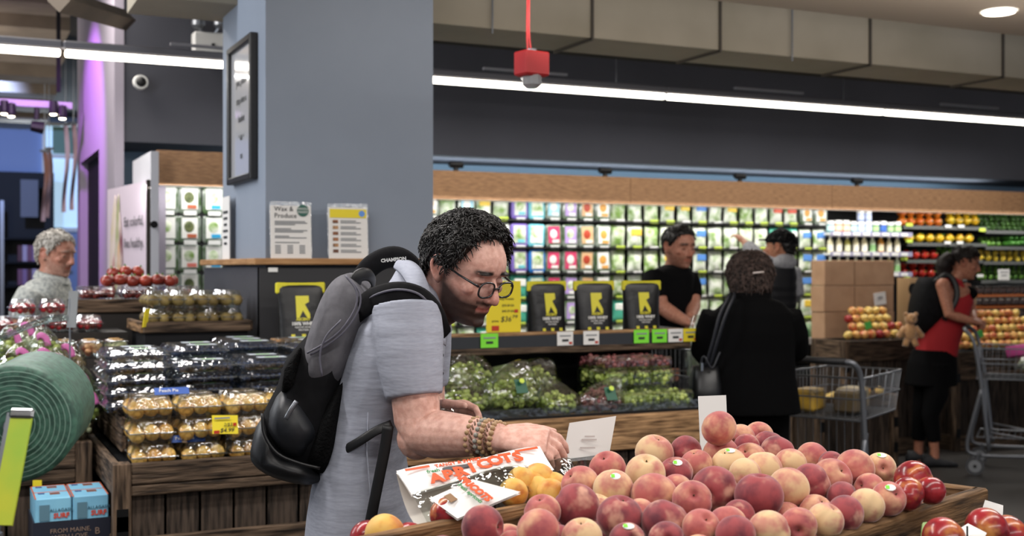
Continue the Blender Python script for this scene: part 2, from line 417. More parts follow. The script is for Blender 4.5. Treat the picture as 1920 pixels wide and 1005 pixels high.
c = onV(68, 225, 10); MB().tube([c, onV(70, 190, 10)], .02, 6).build('yoke', BLACK, pj); MB().tube([onV(58, 236, 10), onV(82, 240, 10)], [.04, .05], 10).build('housing', BLACK, pj)
# long beige duct with raised flanges
d = root('air_duct', (4, 5.86, 2.66), 'long beige rectangular ceiling duct with flanged joints', 'duct')
DUC = mat('duct_beige', '#b3a896', .75, col2='#a29885', scale=1.5); zb = 2.663
us = [su(236, 6.08)+.0, 2.05, 3.147, 3.979, 5.08, 6.19, 7.3, 8.4, 9.5, 10.6]
for x0, x1 in zip(us[:-1], us[1:]): MB().box(((x0+x1)/2, 5.865, zb+.3), (x1-x0-.012, .43, .6)).build('duct_section', DUC, d)
FLG = mat('flange_dark', '#4d463d', .7)
for x in us[1:-1]:
    f = MB(); f.box((x, 5.647, zb+.3), (.014, .02, .62)); f.box((x, 5.865, zb-.006), (.014, .45, .016)); f.build('flange', FLG, d)
for x in us[1:-1:2]: MB().tube([(x+.5, 5.63, zb-.03), (x+.5, 5.63, 3.8)], .005, 5).build('hanger_rod', STEEL, d)
MB().tube([(2, 6.5, 2.75), (10, 6.5, 2.75)], .02, 6).build('conduit', mat('conduit_dark', '#3a3836', .7), label='thin dark conduit running behind the beige duct', cat='pipe')
# linear lights
TUBE = mat('tube_glow', '#fff6e6', .4, emit=7); HOU = mat('housing_grey', '#6b6a70', .5)
zl, Vl = 1.42+.1688*7.2, 7.2
js = [.59-2.01*1.5, .59, 2.6, 4.61, 6.62, 8.63, 10.64]; js[0] = -1.42
for i, (x0, x1) in enumerate(zip(js[:-1], js[1:])):
    r = root('linear_light', ((x0+x1)/2, Vl, zl), 'slim grey linear ceiling light with a glowing white tube', 'light', 'linear ceiling lights in one row')
    MB().box(((x0+x1)/2, Vl, zl+.045), (x1-x0, .07, .05), ch=.01).build('housing', HOU, r)
    MB().box(((x0+x1)/2, Vl, zl), (x1-x0-.025, .05, .038), ch=.008).build('tube', TUBE, r)
    MB().tube([((x0+x1)/2+.6, Vl, zl+.07), ((x0+x1)/2+.6, Vl, 3.8)], .004, 5).build('wire', STEEL, r)
    MB().box(((x0+x1)/2-.1, Vl, zl+.1), (.62, .03, .015)).build('bracket', mat('bracket_grey', '#8f8e93', .5), r)
# recessed downlight
c = W(1873, 20, (2.82-H)*FPX/(502.5-20)); r = root('recessed_downlight', (c.x, c.y, 2.80), 'round glowing recessed downlight in the beige soffit', 'light')
MB().lathe([(.085, .015), (.1, .012), (.1, .019)], 24, (c.x, c.y, 2.803)).build('trim_ring', WHITE, r); MB().lathe([(.083, .0), (.083, .012)], 24, (c.x, c.y, 2.806)).build('lens', mat('lens_glow', '#fff1dc', .4, emit=9), r)
# fire alarm on red conduit
c = W(997, 120, 5.0); r = root('fire_alarm', c-Vector((0, 0, .12)), 'red fire alarm box with clear strobe hanging on red conduit', 'alarm')
RD = mat('alarm_red', '#c4282c', .45, emit=0); rr, uu = CR.copy(), Vector((0, 0, 1)); th = .62; r2 = (rr*math.cos(th)+CF*math.sin(th)); n2 = Vector((0, 0, 1)).cross(r2)
MB().obox(c, r2, n2, uu, (.125, .09, .1), ch=.006).build('housing', RD, r)
MB().obox(c-Vector((0, 0, .045)), r2, n2, uu, (.105, .075, .02), ch=.004).build('lower_rim', mat('alarm_red_dark', '#9c1d22', .5), r)
MB().lathe([(.022, -.045), (.04, -.03), (.042, 0), (.042, .012)], 14, c-Vector((0, 0, .058))).build('strobe', mat('strobe_clear', '#dcdfe2', .15, trans=.6), r)
for k in (-.006, .008): MB().tube(spline([c+rr*(-.01+k)+uu*.05, c+rr*(-.016+k*.6)+uu*.13, c+rr*(-.015+k*.4)+uu*.3, (c+rr*(-.017+k*.3)).to_2d().to_3d()+uu*2.85], 4), .0045, 6).build('conduit', RD, r)
MB().tube([c+uu*.04, c+uu*.062], .02, 8).build('fitting', STEEL, r)
# emergency light and camera dome on the bulkhead
c = onV(391, 82, 8.13); r = root('emergency_light', c-Vector((0, 0, .07)), 'white emergency light box with two round lamp heads', 'light')
MB().box(c, (.21, .1, .14), ch=.01).build('housing', mat('off_white', '#c6c6c4', .5), r); MB().box(c+Vector((.02, -.055, -.02)), (.02, .012, .03)).build('switch', BLACK, r)
for px in (372, 413): MB().lathe([(.03, -.02), (.045, .0), (.045, .03), (.02, .05)], 12, onV(px, 48, 8.1)).build('lamp_head', STEEL, r); MB().tube([onV(px, 48, 8.1), c], .012, 6).build('neck', STEEL, r)
c = onV(263, 155, 8.16); r = root('camera_dome', c-Vector((0, 0, .05)), 'small dark security camera dome with white ring on the bulkhead', 'camera')
M = fmat(c, (1, 0, 0), (0, 0, 1)); m = MB(); m.lathe([(.045, 0), (.05, .01), (.045, .04)], 18); m.v = [tuple(M @ Vector(v)) for v in m.v]; m.build('ring', WHITE, r)
MB().ell(c-Vector((0, .03, 0)), .036, 12, 8).build('dome', BLACK, r)
# ---------------------------------------------------------------- refrigerated wall cases
def case(name, label, u0, u1, V, dz=0, end=False):
    r = root(name, ((u0+u1)/2, V+.35, 0), label, 'display case'); x = (u0+u1)/2; w_ = u1-u0
    MB().box((x, V+.68, 1.0), (w_, .06, 2.0)).build('back_panel', mat('case_black', '#0c0c0d', .6), r)
    MB().box((x, V+.1, .28), (w_, .9, .56)).build('base', mat('case_base', '#2b2b2d', .5), r)
    MB().box((x, V+.36, 2.06), (w_, .7, .08)).build('top', DARK, r)
    n = max(1, round(w_/1.9)); k = w_/n
    for i in range(n): MB().box((u0+k*(i+.5), V, 2.012), (k-.004, .025, .205)).build('fascia_board', BAND, r)
    m = MB(); m.box((x, V+.06, 1.918), (w_, .09, .018)); m.build('light_rail', mat('rail_white', '#f1f1ee', .4), r)
    return r
U0 = su(815, 7.9)-.35
rc = case('produce_case', 'long open refrigerated produce case with brown wooden fascia along the back wall', U0, 10.6, 7.9)
lc = case('produce_case', 'short open refrigerated salad case with brown wooden fascia beside the grey column', su(293, 7.25), su(440, 7.25)+.25, 7.25)
MB().box((su(289, 7.2)-.0, 7.55, 1.05), (.045, .75, 2.1)).build('end_panel', mat('panel_white', '#c2c2c8', .5), lc)
MB().lathe([(.022, 0), (.022, .004)], 12, (0, 0, 0)).build('bolt', DARK, lc, local=True).matrix_basis = mw(lc).inverted() @ fmat(onV(289, 421, 7.15), (1, 0, 0), (0, 0, 1))
MB().box((su(270, 7.6)+.05, 7.6, 1.05), (.08, .5, 2.05)).build('side_cover', PURP, lc)
for px in (857, 1137, 1390, 1610):
    c = onV(px, 328, 7.95); q = root('cove_spotlight', (c.x, 7.97, 2.1), 'tiny black spotlight on top of the long produce case', 'light', 'black spotlights on the case top')
    MB().box((c.x, 7.97, 2.125), (.03, .03, .05)).build('foot', BLACK, q); MB().obox((c.x, 7.97, 2.165), (1, 0, 0), (0, .9, .4), (0, -.4, .9), (.11, .05, .04), ch=.008).build('housing', BLACK, q)
lamp('AREA', 'cove_light', (5.5, 8.45, 2.13), 26, (.8, .92, 1), (7, .1), aim=(5.5, 8.6, 3))
# shelf rails hold price tags
LEAF = mat('leafy_green', '#7fa34e', .5, col2='#dfe6cf', scale=16, detail=6, contrast=(.38, .6), rnd=.25)
LEAFW = mat('leafy_pale', '#e8ece0', .4, col2='#7da053', scale=14, detail=6, contrast=(.44, .68), rnd=.15)
SHELL = mat('shell_grey', '#8a9389', .2, col2='#4c6440', scale=14, contrast=(.4, .6), coat=.5)
def clam(name, rim, card, blob, blob2=None):
    """hanging salad clamshell: tray, rim, printed card with a picture blob, tag"""
    o = root(name, (0, 0, 0)); m = MB()
    def rr_(w_, h_, y, z=0, r=.02, n=4):
        out = []
        for cx, cz, a0 in ((w_/2-r, h_/2-r, 0), (-w_/2+r, h_/2-r, 90), (-w_/2+r, -h_/2+r, 180), (w_/2-r, -h_/2+r, 270)):
            for k in range(n): a = math.radians(a0+90*k/(n-1)); out.append(Vector((cx+r*math.cos(a), y, cz+r*math.sin(a)+z)))
        return out
    m.rings([rr_(.118, .15, 0), rr_(.134, .168, -.052), rr_(.134, .168, -.06), rr_(.116, .15, -.066)]); m.build('tray', rim, o, local=True)
    MB().box((0, -.068, .006), (.094, .004, .125)).build('card', card, o, local=True)
    m = MB(); m.ell((-.004, -.071, .012), (.03, .004, .034), 10, 6); m.build('picture', blob, o, local=True)
    if blob2: MB().box((.012, -.0705, -.042), (.055, .003, .022)).build('stripe', blob2, o, local=True)
    return o
def pillow(name, body, top=None, tagm=None):
    """hanging salad bag: puffed film bag with crimped ends"""
    o = root(name, (0, 0, 0)); m = MB(); rs = []
    for i in range(9):
        t = i/8; z = -.085+.17*t; th = .028*math.sin(math.pi*t)**.6+.002; w_ = .064-.006*math.sin(math.pi*t)
        rs.append([Vector((w_*math.cos(a)*(1 if abs(math.cos(a)) < .9 else 1), -.035+th*math.sin(a)+.004*math.sin(3*a+i), z)) for a in [2*math.pi*k/14 for k in range(14)]])
    m.rings(rs); m.build('bag', body, o, smooth=True, local=True)
    if top: MB().box((0, -.064, .03), (.085, .012, .05), ch=.005).build('print', top, o, local=True)
    return o
pc = lambda n, c: mat('print_'+n, c, .45)
WH, TEALR, PURR, BLUR = pc('white', '#eeeee8'), pc('teal', '#6fc3cf'), pc('violet', '#7a64b8'), pc('blue', '#2a78c4')
PK = {
 'teal':  (clam('salad_box', TEALR, LEAFW, LEAF, WH), 'salad box with teal rim hanging in the long case'),
 'viol':  (clam('salad_box', PURR, LEAFW, LEAF, TEALR), 'salad box with violet rim hanging in the long case'),
 'blue':  (clam('salad_box', BLUR, LEAFW, LEAF, WH), 'salad box with bright blue rim hanging in the long case'),
 'pink':  (clam('salad_box', SHELL, pc('pink', '#d2416c'), WH, WH), 'clear salad box with crimson card hanging in the long case'),
 'lilac': (clam('salad_box', SHELL, pc('lilac', '#b79ad6'), LEAFW, WH), 'clear salad box with lilac card hanging in the long case'),
 'rust':  (clam('salad_box', SHELL, pc('tan', '#d9b184'), pc('rust', '#b5432b'), WH), 'clear salad box with rust red square hanging in the long case'),
 'orng':  (clam('salad_box', SHELL, WH, pc('apricot', '#e0a44e'), pc('apricot', '#e0a44e')), 'clear salad box with light orange card hanging in the long case'),
 'sky':   (clam('salad_box', SHELL, pc('sky', '#9fd3e6'), WH, WH), 'clear salad box with sky blue card hanging in the long case'),
 'green': (pillow('salad_bag', LEAF), 'leafy green salad bag hanging in the long case'),
 'white': (pillow('salad_bag', LEAFW), 'pale puffed salad bag hanging in the long case'),
 'yell':  (pillow('salad_bag', LEAFW, pc('sun', '#ecc847')), 'pale salad bag with yellow print hanging in the long case'),
 'bluw':  (pillow('salad_bag', LEAFW, pc('cobalt', '#5a8fd8')), 'pale salad bag with blue print hanging in the long case'),
 'aqua':  (pillow('salad_bag', pc('aqua', '#4fb59a'), WH), 'sea green salad bag with white print hanging in the long case'),
 'redt':  (pillow('salad_bag', LEAFW, pc('coral', '#d8593f')), 'pale salad bag with coral print hanging in the long case'),
}
PKL = {
 'a': (clam('lettuce_box', SHELL, WH, LEAF), 'clear lettuce box with plain green leaf picture in the short case'),
 'b': (clam('lettuce_box', SHELL, WH, mat('herb', '#7c8454', .6, col2='#3d4a22', scale=30), pc('terracotta', '#b8603e')), 'clear lettuce box with brown herb picture in the short case'),
 'c': (clam('lettuce_box', SHELL, WH, LEAF, pc('cyan', '#2fa4d6')), 'clear lettuce box with green picture and cyan stripe in the short case'),
 'd': (clam('lettuce_box', SHELL, WH, LEAF, pc('salmon', '#e07a6d')), 'clear lettuce box with green picture and salmon stripe in the short case'),
}
TAGM = MB().box((0, 0, 0), (.075, .004, .026)).mesh('price_tag'); TAGM.materials.append(WHITE)
TAGL = MB().box((0, 0, 0), (.075, .004, .03)).mesh('price_tag'); TAGL.materials.append(LIME2)
def ptag(p, par, me=None):
    o = bpy.data.objects.new('price_tag', me or TAGM); COL.objects.link(o); o.parent = par; o.matrix_basis = mw(par).inverted() @ Matrix.Translation(Vector(p))
VW = 8.1; RN = ('top', 'second', 'third', 'fourth', 'fifth', 'lowest')
rows = [393, 443, 490, 537, 583, 630]           # row centres near px 1100
zr = [H+(502.5-y)*(1.1393*VW)/FPX for y in rows]
cols = ['white', 'sky', 'yell', 'white', 'viol', 'teal', 'sky', 'lilac', 'rust', 'orng'] + ['green', 'white', 'green', 'yell', 'white', 'bluw', 'white', 'white', 'green', 'white', 'redt', 'redt', 'orng', 'orng']
alt = {4: ['viol', 'viol', 'viol', 'aqua'], 5: ['teal', 'teal', 'blue', 'teal'], 6: ['sky', 'pink', 'pink', 'pink'], 7: ['lilac', 'lilac', 'pink', 'lilac'], 20: ['redt', 'aqua', 'white', 'white'], 21: ['redt', 'aqua', 'yell', 'yell'], 22: ['orng', 'bluw', 'bluw', 'bluw'], 23: ['orng', 'bluw', 'bluw', 'aqua']}
ne_ = int((su(835, VW)-U0-.08)/.143); u = su(835, VW)-ne_*.143; i = -ne_; uend = su(1536, VW)
while u < uend:
    i_ = i
    for r_i, z in enumerate(zr):
        k = alt.get(i_, [cols[i_ % len(cols)]]*6)[min(r_i, len(alt.get(i_, [0]*6))-1)] if i_ in alt else cols[i_ % len(cols)]
        if r_i == 4 and i_ > 9: k = ['white', 'green', 'aqua', 'white'][i_ % 4]
        if r_i == 5: k = ['green', 'white', 'aqua'][i_ % 3]
        if R_.random() < .12 and i_ > 9: k = R_.choice(['green', 'white', 'yell'])
        o, lab = PK[k]; bag = 'bag' in o.name
        copy_tree(o, TR((u, VW+.0-.02*(r_i > 3), z+(.0 if not bag else 0)), R_.uniform(-.06, .06), ry=R_.uniform(-.05, .05), s=R_.uniform(.97, 1.04) if not bag else R_.uniform(1.0, 1.12)), lab.replace('in the long', 'in the '+RN[r_i]+' row of the long'), lab.split(' hanging')[0]+' in '+RN[r_i]+' row', 'salad pack')
        ptag((u, VW-.085, z-.087), rc, TAGL if (bag or k in ('white',)) and R_.random() < .75 else TAGM)
    u += .143 if i_ < 10 else .152; i += 1
for r_i, z in enumerate(zr):     # peg shelves carrying the rows
    MB().box(((U0+uend)/2, VW+.06, z-.092), (uend-U0, .3, .012)).build('shelf', mat('shelf_black', '#151516', .5), rc)
# short case
VL = 7.45; zl_ = [H+(502.5-y)*(.985*VL)/FPX for y in (376, 430, 484, 536, 590)]
for j, px in enumerate((310, 352, 397, 440)):
    for r_i, z in enumerate(zl_):
        k = [['a', 'b', 'c', 'c'], ['a', 'b', 'c', 'c'], ['a', 'd', 'c', 'c'], ['a', 'b', 'd', 'a'], ['a', 'a', 'a', 'a']][r_i][j]
        o, lab = PKL[k]; c = onV(px, 400, VL); copy_tree(o, TR((c.x, VL, z), s=1.02), lab, lab+'es', 'salad pack'); ptag((c.x, VL-.085, z-.082), lc)
for z in zl_: MB().box((su(370, VL), VL+.06, z-.093), (.62, .25, .012)).build('shelf', MATS['shelf_black'], lc)
for d_ in (PK, PKL):
    for o, _ in d_.values(): kill(o)
# ---- bottles and jars shelves, px 1545..1700
def lathe_item(name, prof, bm_, capm, lab):
    o = root(name, (0, 0, 0)); MB().lathe(prof, 12).build('body', bm_, o, smooth=True, local=True)
    z1 = prof[-1][1]; r1 = prof[-1][0]; MB().lathe([(r1*1.15, z1-.004), (r1*1.15, z1+.022), (r1*.9, z1+.026)], 10).build('cap', capm, o, local=True)
    zz = [p for p in prof if p[0] == max(q[0] for q in prof)]
    MB().lathe([(zz[0][0]*1.02, zz[0][1]+.015), (zz[0][0]*1.02, zz[-1][1]-.01)], 12, cap=False).build('label_band', lab, o, smooth=True, local=True); return o
bp = [(.03, 0), (.034, .006), (.034, .1), (.03, .125), (.014, .15), (.013, .165)]; jp = [(.034, 0), (.037, .005), (.037, .075), (.032, .085)]
BT = [(lathe_item('dressing_bottle', bp, mat('dress_'+n, c, .3), WHITE, mat('dl_'+n, c2, .5)), l) for n, c, c2, l in (
  ('cream', '#e8e0b8', '#f3f0e4', 'cream dressing bottle on the shelf beside the peppers'), ('olive', '#b9b45e', '#dfe0c0', 'olive green dressing bottle on the shelf beside the peppers'),
  ('amber', '#c98a35', '#efe0c0', 'amber dressing bottle on the shelf beside the peppers'), ('mint', '#cfe0c0', '#8fbf7f', 'pale mint dressing bottle on the shelf beside the peppers'))]
JR = [(lathe_item('dip_jar', jp, mat('jar_'+n, c, .35), WHITE, mat('jl_'+n, c2, .5)), l) for n, c, c2, l in (
  ('teal', '#5f8f93', '#bfe0de', 'white lidded jar with teal label above the dressing bottles'), ('peach', '#c98c6a', '#f0c9b0', 'white lidded jar with peach label above the dressing bottles'),
  ('lilac', '#a3b4dc', '#c8d3ee', 'white lidded jar with lavender label above the dressing bottles'), ('navy', '#28478c', '#3763b5', 'white lidded jar with navy label above the dressing bottles'),
  ('green', '#4a7a4a', '#a9c98e', 'white lidded jar with green label above the dressing bottles'))]
VB = 8.0; ux0, ux1 = su(1548, VB), su(1700, VB); zA, zB_, zC = onV(1620, 437, VB).z, onV(1620, 474, VB).z, onV(1620, 512, VB).z
for z in (zA, zB_, zC):
    MB().box(((ux0+ux1)/2, VB+.14, z-.012), (ux1-ux0, .4, .02)).build('shelf', WHITE, rc); MB().box(((ux0+ux1)/2, VB-.065, z-.012), (ux1-ux0, .01, .04)).build('price_strip', mat('strip_lilac', '#9a97b4', .5), rc)
    for j in range(8): ptag((ux0+.06+j*(ux1-ux0-.1)/7.5, VB-.073, z-.012), rc)
n = 9
for j in range(n):
    x = ux0+.05+j*(ux1-ux0-.16)/(n-1)
    o, l = BT[(0, 0, 1, 0, 0, 3, 2, 0, 0)[j]]; copy_tree(o, TR((x, VB, zB_), s=R_.uniform(.74, .82)), l, l+' row', 'bottle')
    o, l = BT[(3, 0, 0, 3, 0, 3, 0, 1, 3)[j]]; copy_tree(o, TR((x, VB, zC), s=.76), l.replace('on the shelf', 'on the lowest shelf'), l+' low row', 'bottle')
for j in range(10):
    x = ux0+.05+j*(ux1-ux0-.16)/9
    o, l = JR[(0, 1, 1, 0, 2, 2, 4, 3, 4, 4)[j]]; copy_tree(o, TR((x, VB, zA), s=R_.uniform(.85, .95)), l, l+' row', 'jar')
    if j in (4, 5): o, l = JR[2]; copy_tree(o, TR((x, VB, zA+.1), s=.85), 'white lidded lavender jar stacked on another jar', 'stacked lavender jars', 'jar')
for o, _ in BT+JR: kill(o)
# ---- peppers, limes, lemons on black shelves, px 1690..1920+
def pepper_mesh(n):
    def fn(v):
        a = math.atan2(v.y, v.x); k = 1+.09*math.cos(4*a); t = v.z/.05
        dz = -.012*math.exp(-((v.x**2+v.y**2)/.0004)) if v.z > 0 else 0
        return Vector((v.x*k*(1-.12*t*(t < 0)*-1), v.y*k, v.z+dz))
    m = MB(); m.ell((0, 0, 0), (.042, .042, .048), 16, 8, fn=fn); return m.mesh(n)
def fruit_kind(name, me, m, stem=None):
    me = me.copy(); me.materials.append(m); me.polygons.foreach_set('use_smooth', [True]*len(me.polygons))
    o = root(name, (0, 0, 0)); b = bpy.data.objects.new('flesh', me); COL.objects.link(b); b.parent = o
    if stem: MB().tube([(0, 0, .034), (.002, 0, .045), (.008, .002, .058)], [.006, .004, .004], 6).build('stem', stem, o, local=True)
    return o
STM = mat('stem_green', '#4d7a2c', .6); pm = pepper_mesh('pepper')
PP = {k: fruit_kind('bell_pepper', pm, mat('pepper_'+k, c, .25, col2=c2, scale=9, coat=.3), STM) for k, c, c2 in (('orange', '#e8862c', '#d8661a'), ('yellow', '#ecc52e', '#d9a41c'), ('red', '#cf3322', '#a81f18'))}
sm = MB().ell((0, 0, 0), (.024, .024, .029), 10, 8).mesh('small'); lm_ = MB().ell((0, 0, 0), (.028, .028, .036), 10, 8, fn=lambda v: v*(1+.15*max(0, abs(v.z)/.036-.8)*5)).mesh('lemon'); cm_ = MB().tube(spline([(0, 0, -.1), (.004, 0, -.03), (0, 0, .04), (.004, 0, .1)], 3), [.012, .02, .023, .024, .024, .024, .024, .023, .02, .012], 9).mesh('cuke')
LIMEM = fruit_kind('lime', sm, mat('lime_skin', '#6fa03a', .35, col2='#3c6b22', scale=20)); AVO = fruit_kind('brussels_sprout', sm, mat('sprout_skin', '#4f7a2e', .4, col2='#2c4a1c', scale=20))
LEM = fruit_kind('lemon', lm_, mat('lemon_skin', '#ecd24a', .4, col2='#d8b02c', scale=12)); CUC = fruit_kind('cucumber', cm_, mat('cuke_skin', '#4d8a35', .4, col2='#2f6224', scale=16))
def pile(o, lab, px0, px1, ybase, V, n, rows_, step, size, cat, dep=2, tilt=None, grp=None, jit=.5):
    """a shelf of fruit: rows_ courses high"""
    a, b = onV(px0, ybase, V), onV(px1, ybase, V)
    for rI in range(rows_):
        for j in range(n):
            x = a.x+(b.x-a.x)*(j+.5+(rI % 2)*.4+R_.uniform(-.04, .04))/(n+.4)
            M = TR((x, V+rI*.045+R_.uniform(-.008, .008), a.z+size+rI*step), R_.uniform(0, 6), rx=(tilt if tilt is not None else R_.uniform(0, 3)), ry=R_.uniform(-.4, .4))
            if tilt is not None: M = TR((x, V+rI*.05, a.z+size+rI*step), R_.uniform(-jit, jit)*.6, rx=tilt+R_.uniform(-jit, jit))
            copy_tree(o, M, lab, grp or lab+' pile', cat)
T = 1.35
pile(PP['orange'], 'orange bell pepper on the top pepper shelf', 1682, 1772, 424, VW, 5, 2, .08, .045, 'pepper', tilt=T)
pile(PP['yellow'], 'yellow bell pepper on the top pepper shelf', 1774, 1840, 422, VW, 4, 2, .08, .045, 'pepper', tilt=T)
pile(PP['yellow'], 'yellow bell pepper on the second pepper shelf', 1695, 1832, 455, VW, 7, 1, .06, .045, 'pepper', tilt=T)
pile(PP['red'], 'red bell pepper on the third pepper shelf', 1690, 1764, 487, VW, 4, 1, .05, .045, 'pepper', tilt=T)
pile(PP['red'], 'red bell pepper on the lowest pepper shelf', 1685, 1760, 521, VW, 4, 2, .08, .045, 'pepper', tilt=T)
pile(LIMEM, 'small green lime beside the red peppers', 1768, 1802, 487, VW, 3, 3, .04, .025, 'lime')
pile(AVO, 'small dark green sprout on the top right shelf', 1836, 1940, 432, VW, 10, 4, .042, .025, 'sprout')
pile(LIMEM, 'green lime on the shelf above the lemons', 1838, 1880, 462, VW, 4, 2, .042, .025, 'lime')
pile(CUC, 'green cucumber on the shelf above the lemons', 1880, 1945, 462, VW, 6, 2, .05, .026, 'cucumber', tilt=1.5, jit=.05)
pile(LEM, 'yellow lemon on the shelf under the cucumbers', 1832, 1945, 490, VW, 8, 2, .05, .03, 'lemon')
pile(LIMEM, 'green lime on the shelf under the lemons', 1830, 1945, 525, VW, 10, 3, .045, .025, 'lime', grp='limes under lemons')
for o in list(PP.values())+[LIMEM, LEM, CUC, AVO]: kill(o)
for px0, px1, y in ((1682, 1838, 424), (1690, 1838, 456), (1688, 1830, 488), (1682, 1800, 522), (1836, 1960, 433), (1836, 1960, 463), (1832, 1960, 491), (1828, 1960, 526)):
    a, b = onV(px0, y, VW), onV(px1, y, VW); MB().box(((a.x+b.x)/2, VW+.14, a.z-.012), (b.x-a.x, .42, .02)).build('shelf', MATS['shelf_black'], rc)
    MB().box(((a.x+b.x)/2, VW-.075, a.z-.01), (b.x-a.x, .012, .03)).build('shelf_lip', mat('lip_grey', '#5c5e5c', .5), rc)
for px, y, me in ((1705, 421, TAGL), (1778, 424, TAGM), (1802, 424, TAGM), (1705, 452, TAGL), (1777, 455, TAGM), (1800, 455, TAGM), (1695, 485, TAGL), (1774, 487, TAGM), (1700, 519, TAGL), (1842, 431, TAGL), (1838, 517, TAGM)): ptag(onV(px, y, VW-.09), rc, me)
c = onV(1882, 515, 7.98); q = root('price_sign', c-Vector((0, 0, .06)), 'white square price sign hanging on the lime shelf', 'sign'); MB().box(c, (.14, .006, .1)).build('card', PAPER, q)
for k, w_ in enumerate((.1, .07)): MB().box(c+Vector((0, -.005, .025-k*.03)), (w_, .002, .008)).build('print', INKG, q)
# lower deck with greens, white ledge
MB().box(((U0+10.6)/2, 7.72, .84), (10.6-U0, .33, .05)).build('deck', mat('deck_white', '#c9c9c6', .5), rc)
GR = mat('greens', '#4f8a5c', .5, col2='#a9c9a0', scale=18, contrast=(.4, .6))
for j, px in enumerate((1495, 1512, 1530, 1548, 1566)):
    c = onV(px, 622+3*(j % 2), 7.68); m = MB(); m.ell((0, 0, 0), (.09, .07, .06), 14, 9, fn=lambda v: v*(1+.12*math.sin(40*v.x+j)*math.sin(37*v.y+50*v.z))); m.v = [tuple(Vector(v)+Vector((c.x, 7.7, .91))) for v in m.v]
    m.build('greens_bunch', GR, smooth=True, label='leafy green bunch on the white deck of the long case', cat='greens', group='leafy bunches on white deck')
# ---------------------------------------------------------------- grey column, its panelled base and ledge
VC = 5.1; cu0, cu1 = su(498, VC), su(812, VC)
struct(MB().box(((cu0+cu1)/2, VC+.44, 1.9), (cu1-cu0, .88, 3.8)), 'wall_column', mat('column_paint', '#8791a0', .8, col2='#828c9b', scale=2, bump=.03, bscale=220))
zL = H+.012*VC/2.24*1.0; b0, b1 = su(488, 5.0), su(830, 5.0)
cb = root('column_base', ((b0+b1)/2, 5.5, 0), 'dark grey panelled base around the column with a wooden ledge', 'cabinet')
PAN = mat('base_panel', '#45464b', .55, col2='#3c3d42', scale=60, contrast=(.3, .7))
MB().box(((b0+b1)/2, 5.03, zL/2-.01), (b1-b0, .04, zL-.03)).build('front_panel', mat('base_front', '#2d2d30', .6), cb)
MB().box((b0+.02, 5.62, zL/2-.01), (.04, 1.2, zL-.03)).build('side_panel', PAN, cb); MB().box((b1-.02, 5.62, zL/2-.01), (.04, 1.2, zL-.03)).build('side_panel', PAN, cb)
board(cb, (b0-.03, 5.045, zL), (b1+.03, 5.045, zL), .13, .028, LEDGE, up=(0, 1, 0), name='ledge'); board(cb, (b0+.04, 5.1, zL), (b0+.04, 6.2, zL), .13, .028, LEDGE, up=(1, 0, 0), name='ledge')
MB().box((b0+.055, 5.005, zL-.035), (.04, .006, .018)).build('sticker', WHITE, cb)
# framed notice on the side of the column
fr = root('framed_notice', (cu0-.02, 5.5, 1.7), 'black framed white notice hanging on the side of the grey column', 'picture frame')
def onU(px, py, U):      # point on the plane x = U
    t = (px-960)/FPX; s, c = math.sin(YAW), math.cos(YAW); v = U*(c-s*t)/(s+c*t); Y = s*U+c*v
    return Vector((U, v, H-(py-502.5)/FPX*Y))
A, B = onU(474, 67, cu0-.02), onU(474, 329, cu0-.02); A2 = onU(432, 97, cu0-.02); v0, v1 = A.y, A2.y; z1, z0 = A.z, B.z
MB().box((cu0-.012, (v0+v1)/2, (z0+z1)/2), (.012, v1-v0-.02, z1-z0-.02)).build('sheet', mat('glossy_sheet', '#cfcfd2', .12, coat=1), fr)
for (y, z, sy, sz) in ((v0, (z0+z1)/2, .03, z1-z0+.03), (v1, (z0+z1)/2, .03, z1-z0+.03), ((v0+v1)/2, z0, v1-v0, .03), ((v0+v1)/2, z1, v1-v0, .03)):
    MB().box((cu0-.018, y, z), (.036, sy, sz), ch=.004).build('frame_bar', BLACK, fr)
for k, s_ in enumerate(('you, please', 'step into a', 'basket', 'an', 'us')): text(s_, .048, INK, fr, (cu0-.02, (v0+v1)/2-.02*k*0, (z0+z1)/2+.14-.085*k), (0, -1, 0), (0, 0, 1))
text('thank you', .03, INKG, fr, (cu0-.02, (v0+v1)/2, z0+.2), (0, -1, 0), (0, 0, 1))
# standing sign sheets on the ledge
def sheet(px0, px1, y0, y1, V, label, lean=.06):
    a, b = onV(px0, y0, V), onV(px1, y1, V); c = Vector(((a.x+b.x)/2, V, zL+.014)); h = a.z-b.z; q = root('sign_sheet', c, label, 'sign'); up = Vector((0, lean, 1)).normalized()
    w_ = b.x-a.x; MB().obox(c+up*h/2, (1, 0, 0), up, Vector((1, 0, 0)).cross(up), (w_, h, .004)).build('sheet', PAPER, q)
    MB().obox(c+up*(h/2+.008)+Vector((0, .004, 0)), (1, 0, 0), up, Vector((1, 0, 0)).cross(up), (w_+.008, h+.018, .002)).build('sleeve', CLEAR, q)
    return q, (lambda s, t: c+Vector((w_*(s-.5), 0, 0))+up*(h*t)+Vector((1, 0, 0)).cross(up)*.004), up, w_, h
q, at, up, w_, h = sheet(508, 584, 388, 488, 5.02, 'white produce wax notice with round green emblem on the ledge')
text('Wax &\nProduce', .029, INK, q, at(.09, .87), (1, 0, 0), up, align='LEFT')
e = MB().lathe([(.026, 0), (.026, .002)], 18).build('emblem', mat('emblem_green', '#1f5a4c', .5), q, local=True); e.matrix_basis = mw(q).inverted() @ fmat(at(.8, .91), (1, 0, 0), up)
text('WHOLE\nFOODS', .014, WHITE, q, at(.8, .91)+Vector((0, -.003, 0)), (1, 0, 0), up)
def lines(q, at, up, w_, h, spec):
    for s, t, l in spec: MB().obox(at(s+l/2, t), (1, 0, 0), up, Vector((1, 0, 0)).cross(up), (w_*l, .0045, .001)).build('text_line', INKG, q)
